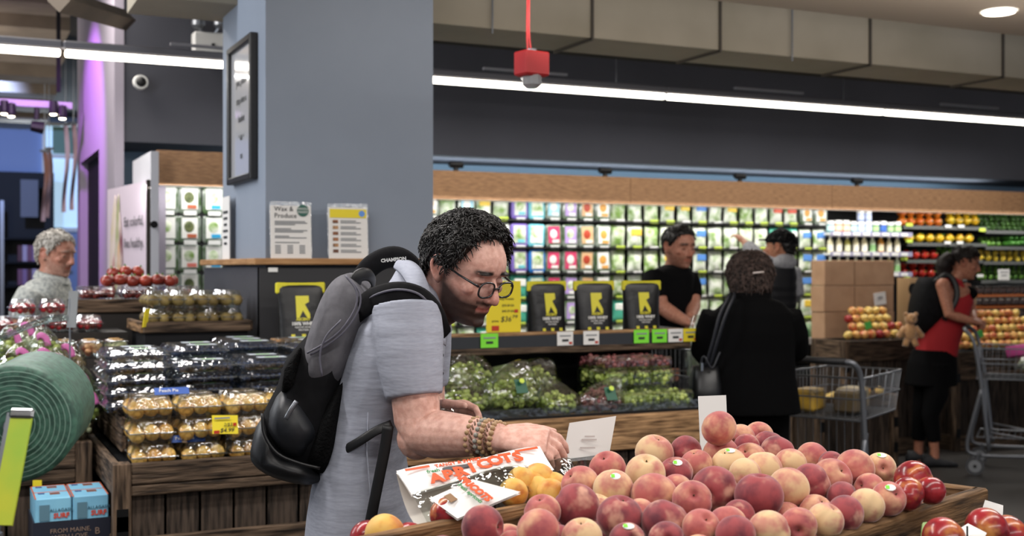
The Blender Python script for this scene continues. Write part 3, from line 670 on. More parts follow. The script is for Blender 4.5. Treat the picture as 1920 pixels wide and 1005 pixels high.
lines(q, at, up, w_, h, [(.1, .7, .75), (.1, .67, .8), (.1, .64, .5), (.1, .56, .4), (.1, .53, .8), (.1, .5, .7), (.1, .42, .35), (.1, .39, .78), (.1, .3, .6)]+[(x, .24-.035*k, .14) for x in (.1, .4, .7) for k in range(5)])
q, at, up, w_, h = sheet(617, 690, 392, 489, 5.02, 'white price notice with yellow heading on the ledge')
MB().obox(at(.5, .88), (1, 0, 0), up, Vector((1, 0, 0)).cross(up), (w_*.94, h*.17, .001)).build('heading', YEL, q); text('Savory Tuesdays', .02, INK, q, at(.08, .9), (1, 0, 0), up, align='LEFT')
e = MB().lathe([(.014, 0), (.014, .002)], 14).build('emblem', pc('cobalt', '#2f6fc0'), q, local=True); e.matrix_basis = mw(q).inverted() @ fmat(at(.85, .88), (1, 0, 0), up)
for k in range(6):
    MB().obox(at(.17, .72-.115*k), (1, 0, 0), up, Vector((1, 0, 0)).cross(up), (.024, .014, .001)).build('picture', mat('food_pic%d' % (k % 3), ('#b0764e', '#c79a6c', '#8d5a3c')[k % 3], .6, col2='#5f3a28', scale=60), q)
    lines(q, at, up, w_, h, [(.3, .735-.115*k, .4), (.3, .7-.115*k, .52)])
c = onU(424, 440, cu0-.03); q = root('side_notice', (cu0-.03, c.y, zL+.014), 'narrow white notice in a clear sleeve on the side ledge of the column', 'sign'); MB().box((cu0-.03, c.y, zL+.014+.15), (.004, .16, .3)).build('sheet', PAPER, q)
for k in range(6): MB().box((cu0-.034, c.y, zL+.24-.03*k), (.002, .1-.02*(k % 3), .012)).build('text_line', INK, q)
# ---------------------------------------------------------------- island case in front of the column: upper shelf, grapes below
i0, i1, i2 = 1.42, 2.92, 3.1; zsh = onV(1113, 628, 4.75).z
ic = root('island_case', ((i0+i1)/2, 4.5, 0), 'island produce case with a dark upper shelf and wooden rim', 'display case')
MB().box(((b0-.02+i2)/2, 4.83, zsh-.02), (i2-b0+.02, .36, .03)).build('shelf', DARK, ic)
board(ic, (b0-.02, 4.7, zsh+.012), (i2, 4.7, zsh+.012), .1, .022, LTW, up=(0, 1, 0), name='shelf_edge')
MB().box(((b0-.02+i2)/2, 4.635, zsh-.012), (i2-b0+.02, .014, .05)).build('price_rail', mat('rail_dark', '#2c2d30', .3, coat=.5), ic)
board(ic, (b0-.02, 4.64, zsh-.052), (i2, 4.64, zsh-.052), .03, .03, OLDW, name='rail_board')
MB().box(((i0+i1)/2, 4.98, zsh/2), (i1-i0, .04, zsh-.03)).build('back_panel', mat('case_black', '#0c0c0d'), ic)
zr_ = onV(1080, 783, 4.2).z
MB().box(((i0+i1)/2, 4.6, zr_-.09), (i1-i0-.04, .74, .04)).build('deck', DARK, ic)
MB().box(((i0+i1)/2, 4.235, zr_+.012), (i1-i0, .01, .06)).build('glass_lip', CLEAR, ic); MB().box(((i0+i1)/2, 4.24, zr_+.003), (i1-i0, .02, .012)).build('seal', BLACK, ic)
board(ic, (i0, 4.2, zr_-.07), (i1, 4.2, zr_-.07), .14, .045, LTW, name='rim_board')
for k in range(15): board(ic, (i0+.05+k*.1, 4.22, .1), (i0+.05+k*.1, 4.22, zr_-.15), .09, .02, DKW, up=(1, 0, 0), name='slat')
board(ic, (i0, 4.19, .1), (i1, 4.19, .1), .16, .03, OLDW, name='kick_board')
for x in (i0+.02, i1-.02): MB().box((x, 4.83, zsh/2), (.04, .3, zsh-.05)).build('end_panel', DARK, ic)
# whey pouches on the shelf
def pouch(px, label, V=4.83, rz=0, s=1.0):
    c = onV(px, 600, V); c.z = zsh; q = root('protein_pouch', c, label, 'pouch', rz=rz); M0 = mw(q)
    PCH = mat('pouch_black', '#1a1a1c', .38, col2='#0f0f10', scale=5, bump=.35, bscale=14); m = MB(); rs = []
    for i in range(11):
        t = i/10; z = .245*t; th = .045*(1-t)**.7+.006; w_ = (.092+.012*t)*(1-.05*math.sin(math.pi*t))
        rs.append([M0 @ Vector((w_*math.copysign(abs(math.cos(a))**.5, math.cos(a)), th*math.copysign(abs(math.sin(a))**.8, math.sin(a)), z*s)) for a in [2*math.pi*k/20 for k in range(20)]])
    m.rings(rs); m.build('bag', PCH, q, smooth=True)
    def at(x, z): t = z/.245; return M0 @ Vector((x, -(.045*(1-max(0,min(1,t)))**.7+.006)-.0015, z*s))
    rr = M0.to_3x3() @ Vector((1, 0, 0)); n = M0.to_3x3() @ Vector((0, -1, 0)); upv = (at(0, .2)-at(0, .06)).normalized()
    m = MB(); m.obox(M0 @ Vector((0, 0, .222*s)), rr, (0, 0, 1), n, (.21, .046, .02), ch=.005); m.build('top_band', mat('pouch_yellow', '#d8cf32', .4), q)
    m = MB(); P = [(-.028, .1), (-.028, .19), (.028, .19), (.028, .165), (.01, .155), (.03, .115), (.03, .1), (.018, .1), (0, .13), (-.016, .1)]
    m.add([at(x, z) for x, z in P], [tuple(range(len(P)))]); m.build('emblem', MATS['pouch_yellow'], q)
    text('ASCENT', .016, MATS['pouch_yellow'], q, at(0, .094), rr, upv, bold=.0006); text('100% WHEY', .019, WHITE, q, at(0, .076), rr, upv, bold=.0005); text('NATIVE WHEY\nPROTEIN', .011, WHITE, q, at(0, .056), rr, upv)
    for x in (-.045, 0, .045): m = MB(); m.obox(at(x, .026), rr, upv, rr.cross(upv), (.016, .016, .001)); m.build('seal', MATS['pouch_yellow'], q)
    MB().obox(at(0, .012), rr, upv, rr.cross(upv), (.07, .006, .001)).build('print', WHITE, q)
pouch(563, 'black protein pouch with yellow top beside the dark column base', rz=.05); pouch(1025, 'black protein pouch with yellow top next to the yellow price sign', rz=.12); pouch(1113, 'black protein pouch with yellow top between two other pouches', rz=-.04); pouch(1202, 'black protein pouch with yellow top beside the man in black', rz=-.02)
# yellow price sign and rail tags
a, b = onV(912, 527, 4.75), onV(976, 622, 4.75); q = root('price_sign', ((a.x+b.x)/2, 4.75, b.z), 'large yellow handwritten price sign standing on the island shelf', 'sign'); c = (a+b)/2
MB().box(c, (b.x-a.x, .005, a.z-b.z)).build('card', YEL, q); f_ = lambda s, t: c+Vector(((b.x-a.x)*s, -.004, (a.z-b.z)*t))
text('$36⁷⁹', .034, INK, q, f_(.14, -.25), shear=.2); text('Whey Protein', .014, INK, q, f_(.05, .15)); text('$39.49 EA', .014, INK, q, f_(.12, .02)); text('$40.29 EA', .014, INK, q, f_(.12, -.09)); text('prime', .014, INK, q, f_(-.25, -.28))
MB().box(f_(-.25, -.42), (.035, .001, .022)).build('mark', RED, q); MB().box(f_(.36, -.09), (.018, .001, .014)).build('mark', RED, q)
for px, m_, lab in ((918, LIME, 'lime green shelf tag below the yellow price sign'), (1060, PAPER, 'white shelf tag beneath the gap between the pouches'), (1109, PAPER, 'white shelf tag directly beneath the middle pouch'), (1203, LIME, 'lime green shelf tag under the pouch beside the man in black'), (1237, LIME, 'lime green shelf tag next to a white tag'), (1267, PAPER, 'white shelf tag between a lime and a yellow tag'), (1295, YEL, 'yellow shelf tag at the end of the island shelf')):
    a = onV(px, 632, 4.62); c = Vector((a.x, 4.622, zsh-.004)); q = root('shelf_tag', c-Vector((0, 0, .03)), lab, 'tag'); w_ = .078 if px > 1000 else .08
    MB().box(c, (w_, .003, .06)).build('card', m_, q); MB().box(c+Vector((0, -.003, .012)), (w_*.7, .001, .006)).build('print', INKG, q); MB().box(c+Vector((0, -.003, -.008)), (w_*.4, .001, .01)).build('print', INK, q)
    if m_ is not LIME: MB().box(c+Vector((w_*.33, -.003, -.02)), (w_*.2, .001, .01)).build('mark', RED, q)
# grapes
GG = mat('grape_green', '#b3bf6a', .25, col2='#8da045', scale=12, rnd=.1, sss=.1); GRD = mat('grape_red', '#6d3338', .3, col2='#8b5450', scale=12)
def grapes(c, r, n, seed, rad=.0105):
    rn = random.Random(seed); m = MB(); k = 0
    while k < n:
        p = Vector((rn.uniform(-1, 1), rn.uniform(-1, 1), rn.uniform(-.6, 1)))
        if p.length > 1: continue
        if p.length < .5: continue
        m.ell(Vector(c)+Vector((p.x*r[0], p.y*r[1], p.z*r[2])), rad*rn.uniform(.85, 1.15), 8, 6); k += 1
    return m
def puff(c, r, seed, n=22, up=None):
    """crumpled film bag: lumpy ellipsoid drawn up into a flat neck"""
    rn = random.Random(seed); ph = [rn.uniform(0, 6) for _ in range(6)]
    def fn(v):
        x, y, z = v.x/r[0], v.y/r[1], v.z/r[2]
        k = 1+.07*math.sin(5*x+ph[0])*math.sin(6*y+ph[1])+.05*math.sin(9*z+ph[2]+4*x); w_ = Vector((v.x*k, v.y*k, v.z*k))
        if up and z > .2: t = (z-.2)/.8; w_ = w_.lerp(Vector((v.x*1.15+up[0]*t*t, v.y*.35+up[1]*t*t, v.z*1.0+up[2]*t*t)), t)
        return w_
    return MB().ell(c, r, n, 14, fn=fn)
zd = zr_-.07
def grape_bag(px, py, V, r, m_, lab, seed, up=(.05, .02, .06), n=110, tagc=None):
    c = onV(px, py, V); q = root('grape_bag', (c.x, c.y, c.z-r[2]), lab, 'grapes')
    grapes(c, (r[0]*.86, r[1]*.86, r[2]*.8), n, seed).build('grapes', m_, q, smooth=True, kind='stuff')
    puff(c, r, seed, up=up).build('film', FILM, q, smooth=True)
    if tagc: 
        d = c+Vector((.0, -r[1]*.95, r[2]*.55)); MB().obox(d, (1, 0, 0), (0, .5, .85), (0, -.85, .5), (.05, .06, .002)).build('header_tag', tagc, q)
        t = MB().lathe([(.011, 0), (.011, .002)], 12).build('emblem', LIME2, q, local=True); t.matrix_basis = mw(q).inverted() @ fmat(d+Vector((0, -.006, .022)), (1, 0, 0), (0, .5, .85))
TG = mat('header_green', '#17573f', .5)
grape_bag(958, 742, 4.36, (.13, .1, .085), GG, 'bagged green grapes with dark green header tag', 3, tagc=TG, n=150)
grape_bag(1128, 752, 4.34, (.105, .08, .07), GRD, 'bagged red grapes with dark green tag', 5, up=(.09, .03, .03), tagc=TG)
grape_bag(1046, 757, 4.36, (.1, .085, .06), GG, 'bagged green grapes lying between the two tagged bags', 8, up=(-.03, .05, .05))
grape_bag(868, 757, 4.36, (.12, .09, .06), GG, 'bagged green grapes beside the main shopper hand', 11, up=(.0, .04, .08))
grape_bag(985, 715, 4.6, (.16, .09, .07), GG, 'bagged green grapes at the back under the shelf', 13, up=(.1, .03, .03))
grape_bag(880, 712, 4.62, (.12, .08, .09), GG, 'upright bagged green grapes behind the shopper shoulder', 17, up=(-.04, .05, .07))
for k, (x, y, V, w_) in enumerate(((845, 700, 4.66, .09), (868, 695, 4.7, .1), (938, 697, 4.72, .12), (995, 700, 4.72, .1))):
    c = onV(x, y, V); m = MB(); m.poly([c+Vector((-w_/2, 0, -.04)), c+Vector((w_/2, 0, -.05)), c+Vector((w_*.6, .02, .035)), c+Vector((-w_*.2, .02, .02))], (0, 1, .2), .006)
    m.build('grape_bag_flap', mat('flap_%d' % (k % 2), ('#9db36a', '#c3d437')[k % 2], .3, coat=.4), label='stiff %s bag flap sticking up behind the green grapes' % ('pale green', 'bright lime')[k % 2], cat='bag', group='%s bag flaps' % ('pale green', 'bright lime')[k % 2])
# stacked clamshells of green and red grapes at the far end
def gbox(c, s, m_, lab, seed, grp):
    q = root('grape_box', (c[0], c[1], c[2]), lab, 'grapes', grp); C0 = Vector(c)+Vector((0, 0, s[2]/2))
    grapes(C0, (s[0]*.54, s[1]*.54, s[2]*.45), 70, seed, .0105).build('grapes', m_, q, smooth=True, kind='stuff')
    MB().box(C0, s, ch=.012).build('box', CLEAR, q); return q
sd = 0; gcols = [i1-.335, i1-.22, i1-.105]; LN = ('bottom', 'middle', 'top')
for lay in range(3):
    for u_ in gcols:
        for vv in (4.32, 4.47, 4.62):
            sd += 1
            if lay == 2 and vv < 4.4: continue
            gbox((u_, vv, zd+lay*.077), (.11, .14, .074), GG, 'clear box of green grapes in the %s layer at the end of the island case' % LN[lay], sd, 'green grape boxes %s layer' % LN[lay])
for u_ in gcols:
    for vv in (4.48, 4.63): sd += 1; gbox((u_, vv, zd+.231), (.11, .13, .05), GRD, 'clear box of red grapes on top of the green grape boxes', sd, 'red grape boxes')
# ---------------------------------------------------------------- left: crates, packs and bags
def crate(name, label, u0, u1, v0, v1, z0, z1, rim=(.07, .035), foot=.08, backpost=None, deck=None):
    r = root(name, ((u0+u1)/2, (v0+v1)/2, z0), label, 'crate'); ps = .055
    for x in (u0+ps/2, u1-ps/2):
        for y in (v0+ps/2, v1-ps/2): board(r, (x, y, z0), (x, y, (backpost or z1) if y > v0+.1 else z1), ps, ps, OLDW, up=(1, 0, 0), name='corner_post')
    for (a, b, o) in (((u0+ps, v0+.014), (u1-ps, v0+.014), (0, .03)), ((u0+.014, v0+ps), (u0+.014, v1-ps), (.03, 0)), ((u1-.014, v0+ps), (u1-.014, v1-ps), (-.03, 0)), ((u0+ps, v1-.014), (u1-ps, v1-.014), (0, -.03))):
        z = z1
        for h in rim: board(r, (*a, z-h/2-.001), (*b, z-h/2-.001), h-.002, .024, OLDW, name='rim_board'); z -= h
        board(r, (*a, z0+foot/2), (*b, z0+foot/2), foot, .024, OLDW, name='foot_board')
        A, B = Vector((*a, 0)), Vector((*b, 0)); L = (B-A).length; n = max(1, round(L/.11)); d = (B-A)/n
        for k in range(n):
            c = A+d*(k+.5)+Vector((*o, 0))*.8; board(r, (c.x, c.y, z0+.01), (c.x, c.y, z-.002+.02), d.length-.008, .014, DKW, up=d, name='slat')
    MB().box(((u0+u1)/2, (v0+v1)/2, deck or z1-.06), (u1-u0-.1, v1-v0-.1, .02)).build('deck', DARK, r)
    for x in (u0+ps/2, u1-ps/2):
        for z in (z0+.14, z1-.2): MB().box((x, v0-.003, z), (.035, .006, .07)).build('corner_bracket', mat('iron_black', '#141415', .5, .6), r)
    return r
cz = onV(350, 862, 3.9).z; x0, x1 = .468, 1.34
crate('wooden_crate', 'weathered wooden crate holding the yellow plum packs', x0, x1, 3.9, 4.95, .49, cz, backpost=.92, deck=cz-.04)
crate('wooden_crate', 'weathered wooden crate on the floor under the yellow plum crate', x0, x1, 3.9, 4.95, 0, .485)
q = root('crate_riser', ((x0+x1)/2+.03, 4.55, cz-.03), 'wooden riser box under the blueberry packs', 'crate'); zt = .93
MB().box(((x0+x1)/2+.03, 4.57, (zt+cz-.03)/2), (x1-x0-.1, .76, zt-cz+.03)).build('core', DARK, q)
for k in range(2): board(q, (x0+.07, 4.19, cz+.02+.06*k), (x0+.07, 4.94, cz+.02+.06*k), .055, .02, OLDW); board(q, (x0+.08, 4.175, cz+.02+.06*k), (x1-.02, 4.175, cz+.02+.06*k), .055, .02, OLDW)
# plum packs: clear clamshell, six plums
PLUM = mat('plum_yellow', '#e0bd6c', .32, col2='#c99243', scale=14, rnd=.1, coat=.2)
plm = MB().ell((0, 0, 0), (.0245, .0245, .0265), 14, 10).mesh('plum'); plm.materials.append(PLUM); plm.polygons.foreach_set('use_smooth', [True]*len(plm.polygons))
def pack(name, w_, d_, h_, lip=.006):
    o = root(name, (0, 0, 0)); m = MB()
    def rc_(a, b, z): r = .014; return [Vector((sx*(a/2-(r if k else 0)), sy*(b/2-(0 if k else r)), z)) for sx, sy, k in ((1, 1, 0), (1, 1, 1), (-1, 1, 1), (-1, 1, 0), (-1, -1, 0), (-1, -1, 1), (1, -1, 1), (1, -1, 0))]
    m.rings([rc_(w_-.02, d_-.02, 0), rc_(w_-.006, d_-.006, h_*.5), rc_(w_+lip, d_+lip, h_*.5), rc_(w_+lip, d_+lip, h_*.54), rc_(w_-.006, d_-.006, h_*.54), rc_(w_-.026, d_-.026, h_), rc_(w_-.05, d_-.05, h_)]); m.build('clamshell', CLEAR, o, local=True); m = MB(); zz = h_*.52; P4 = [(-w_/2, -d_/2, zz), (w_/2, -d_/2, zz), (w_/2, d_/2, zz), (-w_/2, d_/2, zz), (-w_/2, -d_/2, zz)]; m.tube(P4, .0022, 4, cap=False); z2 = h_-.001; k_ = .025; P5 = [(-w_/2+k_, -d_/2+k_, z2), (w_/2-k_, -d_/2+k_, z2), (w_/2-k_, d_/2-k_, z2), (-w_/2+k_, d_/2-k_, z2), (-w_/2+k_, -d_/2+k_, z2)]; m.tube(P5, .0014, 4, cap=False); m.build('rim', clear('rim_plastic', '#c3ccd2', .55, .25), o, local=True); return o
pp = pack('plum_pack', .142, .1, .074)
for i in range(3):
    for j in range(2):
        b = bpy.data.objects.new('plum', plm); COL.objects.link(b); b.parent = pp; b.matrix_basis = TR((-.045+.045*i+R_.uniform(-.002, .002), -.023+.046*j, .031+R_.uniform(0, .008)), R_.uniform(0, 6), R_.uniform(0, 3))
ppl = None
for lay, (V, off, nx) in enumerate(((3.985, 0, 5), (3.985, -.01, 5), (3.99, -.01, 5))):
    for j in range(nx):
        for back in (0, 1):
            c = (x0+.135+j*.155+R_.uniform(-.003, .003)+off, V+back*.11+R_.uniform(-.003, .003), cz-.03+lay*.077)
            copy_tree(pp, TR(c, R_.uniform(-.03, .03)), ('clear pack of yellow plums in the bottom layer', 'clear pack of yellow plums in the middle layer', 'clear pack of yellow plums in the top layer')[lay]+' of the wooden crate', 'yellow plum packs layer %d' % (lay+1), 'plum pack')
kill(pp)
for px, py, lab in ((322, 733, 'blue peach pie label on a top plum pack'), (352, 822, 'blue label on a bottom plum pack')):
    c = onV(px, py, 3.98); q = MB().obox(c, (1, 0, 0), (0, .6, .8), (0, -.8, .6), (.11, .026, .002)).build('pack_label', pc('royal', '#2a55a8'), label=lab, cat='label')
    text('Peach Pie', .016, WHITE, q, c+Vector((-.01, -.003, .002)), (1, 0, 0), (0, .6, .8))
c = onV(422, 796, 3.9); q = root('price_sign', c-Vector((0, 0, .09)), 'yellow price card clipped to the yellow plum crate', 'sign'); MB().obox(c, (1, 0, -.05), (0, .15, 1), (0, -1, .15), (.083, .06, .003)).build('card', YEL, q)
text('$4.99', .02, INK, q, c+Vector((.005, -.006, -.018)), shear=.2); text('2/$3', .015, INK, q, c+Vector((.008, -.006, .0)), shear=.2)
MB().box(c+Vector((-.028, -.006, -.022)), (.018, .001, .01)).build('mark', RED, q); MB().box(c+Vector((.03, -.006, .0)), (.011, .001, .01)).build('mark', RED, q); MB().box(c+Vector((-.01, -.004, .022)), (.05, .001, .005)).build('print', INKG, q)
MB().box(c+Vector((.012, .0, -.06)), (.02, .004, .07)).build('clip', clear('clip_clear', '#dfe4e6', .3), q)
# blueberry packs
BB = mat('blueberry', '#3a4766', .55, col2='#1f2438', scale=30, rnd=.05); m = MB(); rn = random.Random(2)
for i in range(11):
    for j in range(6): m.ell((-.09+.018*i+rn.uniform(-.003, .003), -.048+.019*j+rn.uniform(-.003, .003), .013+rn.uniform(0, .007)), .0092, 7, 5)
bb = pack('blueberry_pack', .215, .13, .04); m.build('berries', BB, bb, smooth=True, local=True, kind='stuff')
MB().box((.02, 0, .0412), (.1, .055, .0012)).build('label', mat('berry_label', '#c3ccd6', .5), bb, local=True); MB().box((.02, -.012, .0421), (.05, .02, .001)).build('green_print', mat('berry_green', '#79b84a', .5), bb, local=True)
nb = 0
for rI, (V, base, hts) in enumerate(((4.285, .93, (5, 4, 4, 4)), (4.43, .945, (5, 5, 4, 5)), (4.575, .97, (4, 5, 5, 5)), (4.72, .99, (5, 4, 5, 5)), (4.865, 1.01, (3, 3, 5, 4)))):
    for j, n in enumerate(hts):
        if rI > 2 and j == 0: n -= 2
        for k in range(n):
            c = (x0+.12+j*.226+R_.uniform(-.003, .003)+.004*rI, V+R_.uniform(-.004, .004), zt+.0425*k)
            pos = 'front' if rI == 0 else ('back' if rI > 2 else 'middle')
            copy_tree(bb, TR(c, R_.uniform(-.03, .03)), 'clear blueberry pack in the %s stacks%s' % (pos, ', lid on top' if k == n-1 else ', under another pack'), 'blueberry packs %s %d' % (pos, k == n-1), 'blueberry pack')
kill(bb)
# kiwi packs on a wooden tray next to the column base
k0, k1 = onV(268, 605, 4.97), onV(470, 600, 4.97); q = root('kiwi_stand', ((k0.x+k1.x)/2, 5.15, 0), 'dark stand with a wooden tray for the kiwi packs', 'stand'); kst = q; kz = k0.z
MB().box(((k0.x+k1.x)/2, 5.17, (kz-.04)/2), (k1.x-k0.x-.02, .38, kz-.04)).build('pedestal', DARK, q); MB().box(((k0.x+k1.x)/2, 5.17, kz-.03), (k1.x-k0.x, .4, .02)).build('tray_bottom', DARK, q)
board(q, (k0.x, 4.97, kz-.02), (k1.x, 4.97, kz-.02), .045, .02, OLDW, name='tray_board'); board(q, (k0.x, 4.97, kz-.02), (k0.x, 5.37, kz-.02), .045, .02, LTW, name='tray_board'); board(q, (k1.x, 4.97, kz-.02), (k1.x, 5.37, kz-.02), .045, .02, OLDW, name='tray_board')
KW = mat('kiwi_skin', '#8d7a45', .6, col2='#6d5a30', scale=20, rnd=.15); km = MB().ell((0, 0, 0), (.024, .024, .029), 12, 8).mesh('kiwi'); km.materials.append(KW); km.polygons.foreach_set('use_smooth', [True]*len(km.polygons))
kp = pack('kiwi_pack', .088, .085, .072, .004)
for i in range(2):
    for j in range(2): b = bpy.data.objects.new('kiwi', km); COL.objects.link(b); b.parent = kp; b.matrix_basis = TR((-.02+.04*i, -.02+.04*j, .032), R_.uniform(0, 6), 1.4)
for lay in range(2):
    for j in range(4):
        for d_ in range(3):
            c = (k0.x+.07+j*.098, 5.03+d_*.1+R_.uniform(-.01, .01), kz-.02+.074*lay)
            copy_tree(kp, TR(c, R_.uniform(-.08, .08)), 'clear kiwi pack on the %s layer of the wooden tray' % ('lower', 'upper')[lay], 'kiwi packs %s layer' % ('lower', 'upper')[lay], 'kiwi pack')
kill(kp)
c = onV(264, 580, 4.955); c.z = kz+.02; c.x = k0.x+.01; MB().obox(c, (.6, .8, 0), (.15, 0, 1), (.8, -.6, 0), (.035, .075, .003)).build('price_tag', YEL, kst)
# tiered stand behind, with tomatoes, strawberries and fruit cups
q = root('tiered_stand', (.33, 5.6, 0), 'dark tiered produce stand behind the blueberries', 'stand')
for (a0, a1, v0, v1, z) in ((-.25, .68, 4.98, 5.25, 1.06), (-.1, .69, 5.25, 5.62, 1.15), (.52, 1.1, 5.64, 6.1, 1.27)): MB().box(((a0+a1)/2, (v0+v1)/2, z/2), (a1-a0, v1-v0, z)).build('step', mat('stand_dark', '#241f1c', .7), q)
board(q, (.52, 5.63, 1.25), (1.1, 5.63, 1.25), .06, .02, OLDW, name='edge_board')
TOM = mat('tomato_red', '#a8402c', .3, col2='#7d2a20', scale=10, coat=.3); tm = MB().ell((0, 0, 0), (.03, .03, .026), 14, 10).mesh('tomato'); tm.materials.append(TOM); tm.polygons.foreach_set('use_smooth', [True]*len(tm.polygons))
tp = pack('tomato_pack', .17, .12, .065)
mm_ = MB(); rn = random.Random(4)
for i in range(9):
    for j in range(5): mm_.ell((-.064+.016*i+rn.uniform(-.003, .003), -.036+.018*j, .018+rn.uniform(0, .022)), .0105, 8, 6)
mm_.build('cherry_tomatoes', mat('cherry_red', '#9a3023', .35, col2='#6d1f1a', scale=20), tp, smooth=True, local=True, kind='stuff')
for j in range(3):
    for d_ in range(2): copy_tree(tp, TR((.62+.185*j, 5.74+.15*d_, 1.27), R_.uniform(-.05, .05)), 'clear pack of cherry tomatoes under the loose tomatoes', 'cherry tomato packs', 'tomato pack')
for k in range(15):
    t = root('tomato', (0, 0, 0)) if k == 0 else None
    if k == 0: tom = t; b = bpy.data.objects.new('flesh', tm); COL.objects.link(b); b.parent = tom; MB().tube([(0, 0, .022), (.003, 0, .034)], [.006, .003], 5).build('stem', STM, tom, local=True)
    copy_tree(tom, TR((.66+.056*(k % 6)+.02*(k//6), 5.73+.055*(k//6), 1.362+.04*(k//6 > 1)+.004*math.sin(k*2)), R_.uniform(0, 6), R_.uniform(-.6, .6)), 'loose reddish tomato heaped on the cherry tomato packs', 'loose tomatoes', 'tomato')
kill(tom); kill(tp)
STR = mat('strawberry', '#b32530', .35, col2='#7f121c', scale=30); sp = pack('strawberry_pack', .105, .09, .07); mm_ = MB()
for i in range(4):
    for j in range(3): mm_.ell((-.036+.024*i, -.026+.026*j, .026+rn.uniform(0, .014)), (.014, .014, .018), 9, 7, M=Matrix.Rotation(rn.uniform(-1, 1), 3, 'X'))
mm_.build('strawberries', STR, sp, smooth=True, local=True, kind='stuff')
for k in range(10): copy_tree(sp, TR((.2+.115*(k % 4)+.08*(k > 7), 5.33+.1*((k//4) % 2), 1.15+.071*(k//8)), R_.uniform(-.1, .1)), 'clear strawberry pack on the tiered stand' + (' on top of others' if k > 7 else ''), 'strawberry packs %d' % (k > 7), 'strawberry pack')
kill(sp)
cupk = [root('fruit_cup', (0, 0, 0)) for _ in range(3)]
for k, o in enumerate(cupk):
    mm_ = MB(); rn = random.Random(k+20)
    for i in range(14): mm_.ell((rn.uniform(-.03, .03), rn.uniform(-.03, .03), .018+rn.uniform(0, .035)), (.014, .012, .011), 7, 5)
    mm_.build('fruit_pieces', mat('cutfruit%d' % k, ('#c9a352', '#b24a32', '#9aa85a')[k], .4, col2=('#8a5a2a', '#e0c08a', '#e3ddb0')[k], scale=18), o, smooth=True, local=True, kind='stuff')
    MB().lathe([(.036, 0), (.044, .062), (.048, .064), (.044, .068), (.03, .07)], 16).build('cup', CLEAR, o, smooth=True, local=True); MB().box((0, -.0, .0715), (.04, .03, .001)).build('label', mat('cup_label', '#d8a04a', .5), o, local=True)
nm = ('melon', 'red berry', 'green grape')
for k in range(12): copy_tree(cupk[k % 3], TR((.13+.098*(k % 6)-.0, 5.04+.1*(k//6), 1.06)), 'clear cup of cut %s pieces on the lowest step' % nm[k % 3], 'cut %s cups' % nm[k % 3], 'fruit cup')
for o in cupk: kill(o)
# pink-handled produce bags on the far left crate
crate('wooden_crate', 'weathered wooden crate carrying the pink tied produce bags', -.42, .455, 4.36, 4.97, .42, .82, rim=(.09, .05))
crate('wooden_crate', 'weathered wooden crate on the floor behind the blue drink cartons', -.42, .455, 4.36, 4.97, 0, .415)
PNK = mat('pink_handle', '#c86aa6', .5); BR = mat('brown_roots', '#8a7650', .6, col2='#5d4a30', scale=20)
lay_ = [(140, 800, 4.42, 1), (158, 770, 4.46, 0), (120, 745, 4.48, 0), (150, 735, 4.6, 0), (95, 770, 4.42, 0), (60, 730, 4.5, 2), (110, 700, 4.66, 2), (75, 690, 4.62, 0), (30, 690, 4.62, 0), (20, 655, 4.8, 0), (85, 660, 4.8, 0), (60, 640, 4.88, 1), (130, 680, 4.82, 2)]
for k, (px, py, V, ty) in enumerate(lay_):
    c = onV(px, py, V); r = (.062, .055, .055); q = root('produce_bag', c-Vector((0, 0, .05)), 'clear bag of %s tied with a pink handle on the far crate' % ('green grapes', 'pale green grapes', 'brown roots')[ty], 'produce bag', ('green grape', 'pale grape', 'brown root')[ty]+' bags with pink handles')
    grapes(c, (.052, .046, .042), 46, 50+k, .011).build('contents', (GG, mat('grape_pale', '#c9cba8', .3), BR)[ty], q, smooth=True, kind='stuff'); puff(c, r, 60+k, up=(.02*math.sin(k), 0, .04)).build('film', FILM, q, smooth=True)
    a = c+Vector((.02*math.sin(k), -.02, .065)); m = MB(); m.tube(spline([a+Vector((-.02, 0, -.01)), a+Vector((-.008, -.02, .0)), a+Vector((.01, -.024, -.012)), a+Vector((.018, -.026, -.04))], 4), .012, 6, flat=.2); m.build('handle', PNK, q, smooth=True)
mound = MB(); mound.box((.0, 4.7, .87), (.8, .5, .16)); mound.box((.0, 4.82, .97), (.8, .28, .18)); mound.build('crate_insert', DARK, label='dark stepped insert under the pink tied bags', cat='insert')
